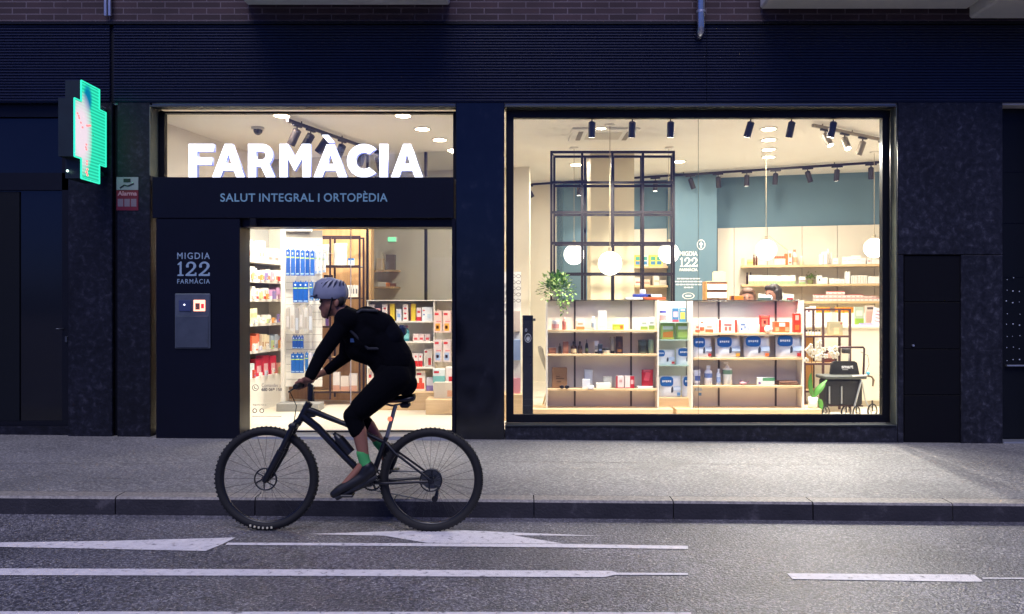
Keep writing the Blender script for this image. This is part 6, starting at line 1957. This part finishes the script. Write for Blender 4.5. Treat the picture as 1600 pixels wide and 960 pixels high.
for k, (px, dy) in enumerate(((1290, -.02), (1322, .03), (1338, -.04), (1363, .16))):
    c = q(px, 645, dy); c.z = ZFL + .085
    rr = .082
    a_ = .9 if k % 2 == 0 else 1.1
    ax = Vector((math.cos(a_), -math.sin(a_), 0)) if k != 3 else Vector((.45, -.9, 0)).normalized()
    tq = ax.to_track_quat('Z', 'Y')
    wh = MB().tube([c + tq @ Vector((rr * math.cos(u * math.pi / 10), rr * math.sin(u * math.pi / 10), 0)) for u in range(20)], .009, n=8, closed=True).build('wheel', M_rubber, ro)
    mb = MB().tube([c + tq @ Vector((rr * .84 * math.cos(u * math.pi / 10), rr * .84 * math.sin(u * math.pi / 10), 0)) for u in range(20)], .005, n=6, closed=True)
    for j in range(3): mb.cyl(c, c + tq @ Vector((rr * .84 * math.cos(j * 2.1), rr * .84 * math.sin(j * 2.1), 0)), .007, n=6)
    mb.build('wheel_rim', mat('#b9b3a8', .4, .3), wh)
    MB().cyl(c, c + Vector((0, 0, .13)), .011, n=8).build('fork', M_bag, wh)
# ------------------------------------------------------------------ bicycle
YB = 5.55
def B(px, py, dy=0.0): return Vector((PX(px, YB), YB + dy, PZ(py, YB)))       # point of the bicycle's side view, dy towards the shop
def V(px, py, dy=0.0): return Vector((PX(px, YB + dy), YB + dy, PZ(py, YB + dy)))   # point as the camera sees it at that depth
RW = .375
xr, xf = PX(674, YB), PX(417, YB)
cR = Vector((xr, YB, zroad(xr, YB) + RW)); cF = Vector((xf, YB, zroad(xf, YB) + RW))
bike = thing('bicycle', 'black mountain bike ridden past the shop, wheels on the road by the kerb', 'bicycle', ((xr + xf) / 2, YB, zroad((xr + xf) / 2, YB)))
M_frm = mat('#101219', .3)
M_steel = mat('#6a6d72', .3, .9)
def wheel(c, front):
    h = thing('wheel', None, None, c)
    h.parent = bike
    h.location = c - WO[bike.name]
    mb = MB()
    n = 72
    ro_, rt = RW - .030, .029
    mb.tube([c + Vector((ro_ * math.cos(2 * math.pi * k / n), 0, ro_ * math.sin(2 * math.pi * k / n))) for k in range(n)], rt, n=12, closed=True)
    for k in range(n):                                       # tread blocks
        a = 2 * math.pi * k / n
        for s in (-.014, .014):
            aa = a + (.022 if s > 0 else 0)
            p = c + Vector(((RW - .004) * math.cos(aa), s, (RW - .004) * math.sin(aa)))
            d = Vector((math.cos(aa), 0, math.sin(aa)))
            mb.cyl(p - d * .006, p + d * .004, .008, .007, n=5, smooth=False)
    mb.build('tyre', M_rubber, h)
    MB().tube([c + Vector((.322 * math.cos(2 * math.pi * k / n), 0, .322 * math.sin(2 * math.pi * k / n))) for k in range(n)], .013, n=8, closed=True).build('rim', M_frm, h)
    mb = MB()
    for k in range(28):
        a = 2 * math.pi * k / 28
        s = -1 if k % 2 else 1
        a2 = a + (.35 if (k // 2) % 2 else -.35)
        mb.cyl(c + Vector((.028 * math.cos(a2), s * .028, .028 * math.sin(a2))), c + Vector((.314 * math.cos(a), 0, .314 * math.sin(a))), .0011, n=4, caps=False)
    mb.build('spokes', mat('#2a2c30', .35, .5), h)
    MB().cyl(c + Vector((0, -.06, 0)), c + Vector((0, .06, 0)), .014, n=14).cyl(c + Vector((0, -.034, 0)), c + Vector((0, .034, 0)), .028, .028, n=14).build('hub', M_frm, h)
    y = .03
    mb = MB()
    mb.tube([c + Vector((.078 * math.cos(k * math.pi / 16), -y, .078 * math.sin(k * math.pi / 16))) for k in range(32)], .006, n=6, closed=True)
    for k in range(6): mb.cyl(c + Vector((.02 * math.cos(k), -y, .02 * math.sin(k))), c + Vector((.075 * math.cos(k * 1.047 + .4), -y, .075 * math.sin(k * 1.047 + .4))), .005, n=5)
    mb.build('brake_disc', mat('#3a3d42', .35, .8), h)
    if front:
        t_ = MB()
        for k in range(6):
            a = R(252 + k * 5.0)
            p = c + Vector((.352 * math.cos(a), -.0285, .352 * math.sin(a)))
            t_.bbox(p.x - .008, p.x + .006, p.y - .002, p.y + .004, p.z - .008, p.z + .008, .002)
        t_.build('sidewall_print', mat('#c9c4a8', .6), h)
    return h
wheel(cF, True)
wR = wheel(cR, False)
mb = MB()
for k in range(7):
    r_ = .03 + k * .0075
    mb.cyl(cR + Vector((0, .062 - k * .005, 0)), cR + Vector((0, .0595 - k * .005, 0)), r_, n=22)
mb.build('cassette', M_steel, wR)
BBp = B(579, 753)
htT, htB = B(481.5, 633), B(472, 651)
stT = B(601, 691)
mb = MB()
mb.tube([htT + (htT - htB) * .2, htB - (htT - htB) * .3], .026, n=14)
mb.tube([B(477, 638), B(510, 651), B(540, 663), stT], [.024, .021, .018, .016], n=12)
mb.tube([B(473, 650), B(496, 668), B(530, 704), BBp], [.03, .027, .026, .028], n=12)
mb.tube([BBp, B(592, 716), stT, B(604, 683)], [.022, .019, .018, .018], n=12)
mb.cyl(BBp + Vector((0, -.045, 0)), BBp + Vector((0, .045, 0)), .028, n=16)
for s in (-1, 1):
    y = s * .055
    mb.tube([BBp + Vector((.03, s * .025, 0)), BBp + Vector((.12, s * .05, .0)), cR + Vector((-.02, s * .065, 0))], [.013, .012, .009], n=8)
    mb.tube([stT + Vector((.01, s * .015, -.0)), stT + Vector((.08, s * .045, -.07)), cR + Vector((0, s * .065, .01))], [.011, .009, .008], n=8)
mb.prism([((p := B(474, 634)).x, p.z), ((p := B(472, 652)).x, p.z), ((p := B(492, 652)).x, p.z), ((p := B(500, 645)).x, p.z), ((p := B(482, 634)).x, p.z)], YB - .012, YB + .012)
mb.build('frame', M_frm, bike)
mb = MB()
mb.tube([htB - (htT - htB) * .3, B(461, 664)], .026, n=12)
mb.bbox(B(461, 664).x - .03, B(461, 664).x + .03, YB - .075, YB + .075, B(461, 664).z - .02, B(461, 664).z + .02, .012)
for s in (-1, 1):
    mb.tube([B(461, 664) + Vector((0, s * .062, 0)), B(443, 702) + Vector((0, s * .062, 0))], .020, n=12)
    mb.tube([B(443, 702) + Vector((0, s * .062, 0)), cF + Vector((.012, s * .058, .01)), cF + Vector((0, s * .058, -.01))], [.026, .023, .018], n=12)
mb.build('fork', M_frm, bike)
hbC = Vector((-1.492, YB, 1.015))
mb = MB().tube([htT + (htT - htB) * .35, hbC + Vector((.04, 0, -.02)), hbC], [.02, .019, .022], n=12)
mb.build('stem', M_frm, bike)
gN, gF = Vector((-1.462, YB - .34, 1.03)), Vector((-1.512, YB + .34, 1.022))
hb = MB().tube([gN, hbC + Vector((0.02, -.16, .02)), hbC + Vector((0, -.05, 0)), hbC + Vector((0, .05, 0)), hbC + Vector((-.01, .16, .018)), gF], .014, n=10).build('handlebar', M_frm, bike)
for g, d in ((gN, -1), (gF, 1)):
    MB().cyl(g + Vector((0, d * .03, 0)), g - Vector((0, d * .1, 0)), .0175, n=12).build('grip', M_rubber, hb)
    MB().tube([g + Vector((-.01, -d * .13, -.01)), g + Vector((-.05, -d * .10, -.028)), g + Vector((-.058, -d * .02, -.04))], .006, n=6).bbox(g.x - .02, g.x + .015, g.y - d * .15 - .012, g.y - d * .15 + .012, g.z - .02, g.z + .02, .004).build('brake_lever', M_frm, hb)
MB().tube([hbC + Vector((-.03, -.1, 0)), hbC + Vector((-.10, -.05, -.05)), hbC + Vector((-.06, -.02, -.16)), B(461, 668, -.05), B(440, 710, -.085)], .0035, n=6).build('brake_hose', M_rubber, bike)
# seat post, saddle and tail light
sTop = B(618, 634)
MB().tube([B(604, 684), sTop], .015, n=12).build('seat_post', mat('#8a8d92', .3, .8), bike)
sd_ = MB()
for (px, py, w_, h_) in ():
    pass
rows = [(596, 630, .022, .014), (604, 626, .03, .02), (616, 624.5, .045, .024), (630, 623.5, .068, .028), (642, 622, .076, .03), (648, 621, .06, .024)]
v = []; n = 12
for px, py, w_, h_ in rows:
    c = B(px, py)
    v += [c + Vector((0, w_ * math.cos(2 * math.pi * k / n), h_ * math.sin(2 * math.pi * k / n))) for k in range(n)]
sd_.add(v, [(i * n + k, i * n + (k + 1) % n, (i + 1) * n + (k + 1) % n, (i + 1) * n + k) for i in range(5) for k in range(n)], 0, True)
sd_.add(v[:n], [list(range(n))[::-1]]); sd_.add(v[-n:], [list(range(n))])
sdo = sd_.build('saddle', M_bpaint, bike)
MB().tube([B(600, 631, .02), B(612, 634, .022), B(634, 630, .022)], .004, n=6).tube([B(600, 631, -.02), B(612, 634, -.022), B(634, 630, -.022)], .004, n=6).build('saddle_rails', M_steel, sdo)
MB().bbox(B(606, 0).x, B(613, 0).x, YB - .022, YB + .022, B(0, 657.5).z, B(0, 651.5).z, .006).build('tail_light', emat((1, .1, .05), 2.2), bike)
MB().bbox(B(626, 0).x, B(641, 0).x, YB - .04, YB + .04, B(0, 637).z, B(0, 629).z, .012).build('saddle_bag', mat('#0c0d12', .7), bike)
# cranks, pedals, chain
pN, pF = B(549, 766, -.13), B(609.5, 740, .13)
ck = MB().tube([BBp + Vector((0, -.06, 0)), Vector((pN.x, YB - .075, pN.z))], [.016, .012], n=8).tube([BBp + Vector((0, .06, 0)), Vector((pF.x, YB + .075, pF.z))], [.016, .012], n=8)
for k in range(32):
    a = 2 * math.pi * k / 32
    p = BBp + Vector((.072 * math.cos(a), .048, .072 * math.sin(a)))
    ck.bbox(p.x - .007, p.x + .007, p.y - .002, p.y + .002, p.z - .007, p.z + .007, .001)
for k in range(4): ck.cyl(BBp + Vector((0, .048, 0)), BBp + Vector((.07 * math.cos(k * 1.571 + .4), .048, .07 * math.sin(k * 1.571 + .4))), .008, n=6)
cko = ck.build('crankset', M_frm, bike)
for p in (pN, pF):
    MB().bbox(p.x - .045, p.x + .045, p.y - .045, p.y + .045, p.z - .012, p.z + .006, .005).cyl(p, Vector((p.x, YB + (.075 if p.y > YB else -.075), p.z)), .006, n=8).build('pedal', M_frm, cko)
tp = cR + Vector((-.0, .045, .045)); bt = cR + Vector((.02, .045, -.15))
MB().tube([BBp + Vector((0, .048, .072)), tp], .005, n=6).tube([BBp + Vector((0, .048, -.07)), bt + Vector((-.02, 0, -.02)), bt + Vector((.02, 0, 0)), cR + Vector((.05, .045, -.03))], .005, n=6).build('chain', mat('#5a5c60', .35, .8), bike)
MB().tube([cR + Vector((.03, .06, -.03)), cR + Vector((.045, .065, -.08)), bt], [.014, .012, .010], n=8).cyl(bt + Vector((0, -.01, 0)), bt + Vector((0, .012, 0)), .022, n=14).build('derailleur', M_frm, bike)
bt_ = B(522, 685, 0)
d = (B(545, 716) - B(515, 688)).normalized()
n2 = Vector((-d.z, 0, d.x)) * -1
o = MB()
b0 = B(543, 712) + Vector((.025, 0, .02)); b1 = B(523, 691) + Vector((.03, 0, .025))
o.cyl(b0, b1, .036, n=16).cyl(b1, b1 + (b1 - b0).normalized() * .035, .03, .018, n=16).cyl(b1 + (b1 - b0).normalized() * .035, b1 + (b1 - b0).normalized() * .055, .014, n=12)
o.build('bottle', mat('#15171c', .35), bike)

# ------------------------------------------------------------------ cyclist
def hand_prims(wrist, g, side, out_):
    """hand closed over a grip whose axis runs along Y; g = grip centre, side = -1 near, +1 far"""
    P_ = [('c', wrist, g + Vector((.035, -side * .045, .030)), .027, .026), ('c', g + Vector((.035, -side * .02, .028)), g + Vector((.012, -side * .085, .034)), .017, .016),
          ('c', g + Vector((.03, -side * .015, .026)), g + Vector((.004, -side * .02, .034)), .016, .014)]
    ln = (1.0, 1.08, 1.03, .86)
    for i in range(4):
        y = -side * (.012 + .0225 * (3 - i))
        pts = []
        for a in (70, 130, 190, 190 + 62 * ln[i]):
            r_ = .0275
            pts.append(g + Vector((r_ * math.cos(R(a)), y, r_ * math.sin(R(a)))))
        rr = (.0095, .0098, .0095, .0085)[i]
        for a, b in zip(pts[:-1], pts[1:]): P_.append(('c', a, b, rr, rr * .92))
    t0 = g + Vector((.035, -side * .085, .018)); t1 = g + Vector((.024, -side * .105, -.012)); t2 = g + Vector((-.004, -side * .11, -.026))
    P_ += [('c', t0, t1, .013, .011), ('c', t1, t2, .011, .009)]
    return P_
ns, ne, nw = V(541, 500, -.17), V(503, 553, -.27), V(475, 592, -.33)
fs_, fe, fw = V(546, 503, .17), V(540, 557, .24), V(508, 590, .31)
nw = gN + Vector((.085, .0, .055)); fw = gF + Vector((.09, -.0, .05))
nh, nk, na = V(618, 590, -.09), V(551, 650, -.10), V(570, 722, -.11)
fh, fk, fa = V(618, 590, .09), V(557, 648, .10), V(599, 700, .11)
nt_, nhl = pN + Vector((-.055, 0, .03)), na + Vector((.045, 0, -.075))
ft_, fhl = pF + Vector((-.05, 0, .03)), fa + Vector((.06, 0, -.02))
sk = V(521, 464); jaw = V(514, 484)
torso = [('e', V(617, 583), (.135, .16, .14), 0), ('c', V(610, 570), V(588, 533), .13, .135), ('c', V(588, 533), V(563, 516), .135, .135), ('c', V(557, 512, -.07), V(557, 512, .07), .12, .12),
         ('c', V(572, 528, -.06), V(572, 528, .06), .13, .13)]
head = [('e', sk, (.098, .076, .11), .25), ('c', jaw, V(519, 478), .052, .07), ('c', V(508, 492), V(513, 486), .028, .045), ('c', V(507, 473), V(501.5, 481.5), .012, .016),
        ('c', V(503.5, 487.5, -.018), V(503.5, 487.5, .018), .011, .011), ('c', V(503.5, 491, -.014), V(503.5, 491, .014), .010, .010), ('c', V(506, 467.5, -.03), V(506, 467.5, .03), .014, .014),
        ('e', V(526, 474, -.078), (.018, .01, .03), .2), ('e', V(526, 474, .078), (.018, .01, .03), .2),
        ('c', V(524, 480), V(545, 497), .058, .066)]
arms = [('c', ns, ne, .052, .042), ('c', ne, nw, .042, .027), ('c', fs_, fe, .052, .042), ('c', fe, fw, .042, .027), ('c', ns, V(556, 508, -.05), .075, .1), ('c', fs_, V(556, 508, .05), .075, .1)]
legs = []
for h, k, a, t, hl in ((nh, nk, na, nt_, nhl), (fh, fk, fa, ft_, fhl)):
    cal = k + (a - k) * .35 + Vector((.018, 0, 0))
    legs += [('c', h, k, .095, .058), ('c', k, cal, .055, .053), ('c', cal, a, .053, .034), ('c', a, hl, .034, .03), ('c', hl, t, .03, .026), ('c', a, t, .03, .024)]
hands = hand_prims(nw, gN + Vector((0, .045, 0)), -1, None) + hand_prims(fw, gF - Vector((0, .045, 0)), 1, None)
rider = soft('person', torso + head + arms + legs + hands, M_skin, None, voxel=.006, smooth=2, origin=(PX(600, YB), YB, zroad(-1, YB)))
tag(rider, 'cyclist in dark clothes and grey blue helmet leaning low over a mountain bike', 'person')
M_jer = nmat('jersey_cloth', [(0.3, '#020309'), (0.7, '#04050d')], 8, rough=1.0, bump=.9, bscale=13, detail=5, spec=.12)
M_sht = nmat('shorts_cloth', [(0.3, '#020308'), (0.7, '#03040a')], 8, rough=1.0, bump=.9, bscale=12, detail=5, spec=.12)
g_ = .012
infl = lambda pr, g: [(p[0], p[1], p[2], p[3] + g, p[4] + g) if p[0] == 'c' else (p[0], p[1], tuple(r + g for r in p[2]), p[3]) for p in pr]
jers = infl(torso[1:], .008) + infl([('c', ns, ne, .052, .042), ('c', ne, nw + (ne - nw) * .12, .040, .030), ('c', fs_, fe, .052, .042), ('c', fe, fw + (fe - fw) * .12, .040, .030), ('c', ns, V(556, 508, -.05), .075, .1), ('c', fs_, V(556, 508, .05), .075, .1)], .010)
jers += [('c', V(562, 543, -.06), V(584, 553, -.04), .105, .095), ('c', V(562, 543, .06), V(584, 553, .04), .105, .095), ('c', V(538, 491), V(547, 498), .066, .08),
         ('c', V(573, 501, -.07), V(596, 512, -.06), .103, .108), ('c', V(573, 501, .07), V(596, 512, .06), .103, .108), ('c', V(600, 530, -.05), V(618, 560, -.05), .12, .125), ('c', V(600, 530, .05), V(618, 560, .05), .12, .125)]
soft('jersey', jers, M_jer, rider, voxel=.008, smooth=3)
short = infl([torso[0]], .018) + [('c', V(620, 575), V(604, 560), .14, .135), ('c', V(622, 596, -.05), V(634, 600, -.04), .10, .085), ('c', V(622, 596, .05), V(634, 600, .04), .10, .085)]
for h, k in ((nh, nk), (fh, fk)): short += [('c', h, h + (k - h) * .80, .118, .084)]
soft('shorts', short, M_sht, rider, voxel=.008, smooth=3)
for k, h, a in ((nk, nh, na), (fk, fh, fa)):
    soft('knee_sleeve', [('c', k + (h - k) * .3, k, .078, .068), ('c', k, k + (a - k) * .32 + Vector((.008, 0, 0)), .066, .060)], M_sht, rider, voxel=.008, smooth=2)
for k, a, hl in ((nk, na, nhl), (fk, fa, fhl)):
    soft('sock', [('c', a + (k - a) * .20, a, .043, .040), ('c', a, a + (hl - a) * .4, .040, .040)], mat('#3f9a55', .8), rider, voxel=.007, smooth=1)
for a, t, hl in ((na, nt_, nhl), (fa, ft_, fhl)):
    d = (t - hl).normalized()
    dn = Vector((d.z, 0, -d.x)) * (1 if d.z * 0 - d.x * -1 < 0 else -1)
    dn = Vector((d.z, 0, -d.x))
    if dn.z > 0: dn = -dn
    s_ = soft('shoe', [('c', hl + Vector((0, 0, .015)), hl + d * .08, .042, .042), ('c', hl + d * .06, t, .044, .038), ('c', t, t + d * .045 - dn * -.004, .038, .030), ('c', a + (hl - a) * .45, hl + d * .07, .046, .040)], mat('#0b0c10', .5), rider, voxel=.007, smooth=2)
    mb = MB()
    q0, q1 = hl + dn * .043 - d * .02, t + dn * .034 + d * .05
    mid_ = (q0 + q1) / 2
    mb.tube([q0, mid_, q1], [.02, .026, .02], n=8)
    mb.build('sole', mat('#1d1f24', .6), s_)
# helmet: a vented shell with a short peak
hc = V(517, 463)
v = []; nu, nv = 40, 12
for i in range(nv + 1):
    ph = (math.pi / 2) * i / nv
    for j in range(nu):
        th = 2 * math.pi * j / nu
        x = math.cos(th); yy = math.sin(th)
        groove = 1 - .035 * (0.5 + .5 * math.cos(9 * th)) ** 3 * math.sin(2 * ph) ** .8
        rx = .128 if x < 0 else .118
        zz = .138 * math.sin(ph) ** .85 * (1 - .10 * (x > 0) * abs(x))
        v.append(hc + Vector((rx * x * math.cos(ph) ** .62 * groove + (.01 if x > 0 else 0), .095 * yy * math.cos(ph) ** .62 * groove, zz * groove - .002 - .05 * max(0, x) * (1 - math.sin(ph)) * 0)))
mb = MB().add(v, [(i * nu + j, i * nu + (j + 1) % nu, (i + 1) * nu + (j + 1) % nu, (i + 1) * nu + j) for i in range(nv) for j in range(nu)], 0, True)
mb.add([p + Vector((0, 0, -.022)) if False else Vector((hc.x + (p.x - hc.x) * .93, YB + (p.y - YB) * .93, p.z - .018)) for p in v[:nu]], [], 0)
b0 = len(mb.v) - nu
for j in range(nu): mb.f.append([(j + 1) % nu, j, b0 + j, b0 + (j + 1) % nu]); mb.mi.append(0); mb.sm.append(True)
hel = mb.build('helmet', nmat('helmet_shell', [(0.3, '#777b8c'), (0.7, '#878b9b')], 6, rough=.4, detail=3), rider)
mb = MB()
for k in range(7):                                   # dark air vents
    th = R(25 + k * 22) if k < 7 else 0
    for s in (-1,):
        a0 = Vector((.118 * math.cos(th) * .9, s * .088 * abs(math.sin(th)) * .98, .060)); a1 = Vector((.118 * math.cos(th) * .62 + .035, s * .088 * abs(math.sin(th)) * .78, .108))
        mb.tube([hc + a0 + Vector((0, s * .004, 0)), hc + (a0 + a1) / 2 + Vector((0, s * .010, .008)), hc + a1 + Vector((0, s * .003, .004))], [.002, .0065, .002], n=6)
mb.build('vents', mat('#3a3f50', .7), hel)
mb = MB()
pv = []
for k in range(9):
    u = -1 + k / 4
    pv += [hc + Vector((-.112 + .035 * u * u, .085 * u, .012)), hc + Vector((-.150 + .05 * u * u, .08 * u, .000)), hc + Vector((-.150 + .05 * u * u, .08 * u, -.006)), hc + Vector((-.112 + .035 * u * u, .085 * u, .0))]
mb.add(pv, [(k * 4 + j, k * 4 + (j + 1) % 4, k * 4 + 4 + (j + 1) % 4, k * 4 + 4 + j) for k in range(8) for j in range(4)], 0, True)
mb.build('peak', mat('#3d4763', .5), hel)
MB().tube([hc + Vector((.03, -.088, -.01)), V(517, 478, -.085), V(512, 497, -.03), V(512, 498, .0)], .006, n=6).build('chin_strap', M_rubber, hel)
for s in (-1, 1):                                    # riding glasses
    pass
MB().tube([V(504.5, 470.5, -.045), V(502, 471.5, -.02), V(501.5, 472, 0), V(502, 471.5, .02), V(504.5, 470.5, .045)], [.012, .014, .009, .014, .012], n=8).tube([V(505, 470, -.05), V(526, 469, -.08)], .003, n=6).build('glasses', mat('#0a0a0d', .15), rider)
for s in (-1, 1): soft('hair', [('e', V(531, 470, s * .05), (.04, .03, .04), 0)], mat('#1d1512', .7), rider, voxel=.008, smooth=1)
# sleeve flash
MB().box(V(549, 0, -.14).x, V(557, 0, -.14).x, 5.372, 5.376, V(0, 535, -.17).z, V(0, 529, -.17).z).build('sleeve_print', mat('#2a4a7a', .6), rider)
# small backpack
pk = soft('backpack', [('c', V(598, 507, -.075), V(598, 507, .075), .076, .076), ('c', V(613, 527, -.08), V(613, 527, .08), .082, .082), ('c', V(598, 507, -.07), V(613, 527, -.075), .079, .083), ('c', V(598, 507, .07), V(613, 527, .075), .079, .083), ('c', V(598, 507), V(613, 527), .081, .086), ('c', V(606, 545, -.06), V(606, 545, .06), .07, .07)], nmat('backpack_cloth', [(0.3, '#03040c'), (0.7, '#050813')], 8, rough=.95, bump=.2, bscale=30, detail=4, spec=.12), None, voxel=.008, smooth=4)
tag(pk, 'small dark blue backpack on the back of the cyclist', 'backpack')
MB().tube([V(590, 486, -.14), V(565, 485, -.15), V(545, 497, -.16), V(548, 517, -.19), V(575, 545, -.17), V(606, 545, -.13)], .012, n=8).build('shoulder_strap', mat('#10131f', .7), pk)
MB().bbox(V(622, 0).x, V(634, 0).x, YB - .07, YB + .07, V(0, 526).z, V(0, 508).z, .02).build('side_pocket', mat('#182a4a', .75), pk)

# ------------------------------------------------------------------ two people bent over papers behind the right display unit
def staff(px, Y, topy, hair, coat, label, face_dir, mask):
    x, zt = PX(px, Y), PZ(topy, Y)
    z = zt - .13
    hc_ = Vector((x, Y, z))
    f = Vector(face_dir).normalized()
    sd_ = f.cross(Vector((0, 0, 1))).normalized()
    sh_ = Vector((x, Y, z - .30)) - f * .10
    hip = Vector((x, Y, ZFL + .92)) - f * .16
    pr = [('e', hc_, (.088, .085, .115), 0), ('c', hc_ + f * .04 - Vector((0, 0, .075)), hc_ - Vector((0, 0, .02)), .05, .07), ('c', hc_ + f * .095 - Vector((0, 0, .03)), hc_ + f * .085 + Vector((0, 0, .01)), .015, .011),
          ('c', hc_ - Vector((0, 0, .08)) - f * .03, sh_ + Vector((0, 0, .07)), .055, .06), ('c', sh_ + sd_ * .13, sh_ - sd_ * .13, .085, .085), ('c', sh_, hip + Vector((0, 0, .12)), .125, .12), ('c', hip + sd_ * .06, hip - sd_ * .06, .13, .13)]
    arms_ = []
    for s in (-1, 1):
        S = sh_ + sd_ * .17 * s; E = S - Vector((0, 0, .27)) + f * .05 + sd_ * .03 * s; W = E + f * .2 + Vector((0, 0, .03)) - sd_ * .08 * s
        arms_ += [('c', S, E, .05, .042), ('c', E, W, .04, .028)]
        pr.append(('c', W, W + f * .07, .03, .028))
        for i in range(4): pr += [('c', W + f * .07 + sd_ * (.012 * (i - 1.5)) * 1.6, W + f * (.115 + .006 * (i in (1, 2))) + sd_ * .02 * (i - 1.5) - Vector((0, 0, .012)), .009, .008)]
        pr.append(('c', W + f * .03 - sd_ * .028 * s, W + f * .075 - sd_ * .045 * s, .011, .009))
        K = Vector((hip.x, hip.y, ZFL + .48)) + sd_ * .09 * s; A = Vector((hip.x, hip.y, ZFL + .08)) + sd_ * .09 * s
        pr += [('c', hip + sd_ * .08 * s, K, .085, .06), ('c', K, A, .055, .04), ('c', A - Vector((0, 0, .04)), A + f * .14 - Vector((0, 0, .05)), .038, .03)]
    o = soft('person', pr + arms_, M_skin, None, voxel=.008, smooth=2, origin=(hip.x, hip.y, ZFL))
    tag(o, label, 'person')
    cp = infl([('c', sh_ + sd_ * .13, sh_ - sd_ * .13, .085, .085), ('c', sh_, hip + Vector((0, 0, .12)), .13, .13), ('c', hip + Vector((0, 0, .05)), hip - Vector((0, 0, .28)), .145, .16)] + [(a[0], a[1], a[2], a[3], a[4]) for a in arms_], .014)
    soft('coat', cp, coat, o, voxel=.01, smooth=2)
    tr = []
    for s in (-1, 1): tr += [('c', hip + sd_ * .08 * s, Vector((hip.x, hip.y, ZFL + .48)) + sd_ * .09 * s, .095, .075), ('c', Vector((hip.x, hip.y, ZFL + .48)) + sd_ * .09 * s, Vector((hip.x, hip.y, ZFL + .1)) + sd_ * .09 * s, .072, .06)]
    soft('trousers', tr, mat('#2a2d3a', .8), o, voxel=.01, smooth=2)
    hp = [('e', hc_ + Vector((0, 0, .018)) - f * .025, (.105, .1, .115), 0), ('e', hc_ - f * .075 - Vector((0, 0, .04)), (.07, .09, .11), 0), ('c', hc_ + f * .06 + Vector((0, 0, .075)) + sd_ * .03, hc_ + f * .05 + Vector((0, 0, .075)) - sd_ * .05, .035, .035)]
    for s in (-1, 1): hp.append(('c', hc_ + sd_ * .078 * s + Vector((0, 0, .03)), hc_ + sd_ * .08 * s - f * .02 - Vector((0, 0, .10)), .028, .03))
    if not mask: hp.append(('c', hc_ - f * .10 + Vector((0, 0, .02)), hc_ - f * .17 + Vector((0, 0, .04)), .028, .02))
    soft('hair', hp, nmat('hair_' + ('dark' if mask else 'brown'), hair, 40, rough=.55, bump=.4, bscale=60, detail=4), o, voxel=.007, smooth=2)
    for s in (-1, 1): MB().ball(hc_ + f * .082 + sd_ * .032 * s - Vector((0, 0, .002)), (.011, .011, .008), 8, 6).build('eye', mat('#1a1412', .2), o)
    if mask: soft('face_mask', [('c', hc_ + f * .075 - Vector((0, 0, .055)) + sd_ * .02, hc_ + f * .075 - Vector((0, 0, .055)) - sd_ * .02, .042, .042)], mat('#b9d3e3', .7), o, voxel=.007, smooth=1)
staff(1168, 10.05, 449, [(.3, '#3a2416'), (.7, '#5f3f26')], mat('#e8e6e0', .7), 'bowed person with brown tied hair behind the right display unit', (-.35, -.85, 0), False)
staff(1207, 9.95, 443.5, [(.3, '#17100e'), (.7, '#2a1d19')], mat('#e3e4e4', .7), 'person with dark hair and pale face mask looking down behind the right display unit', (-.9, -.45, 0), True)
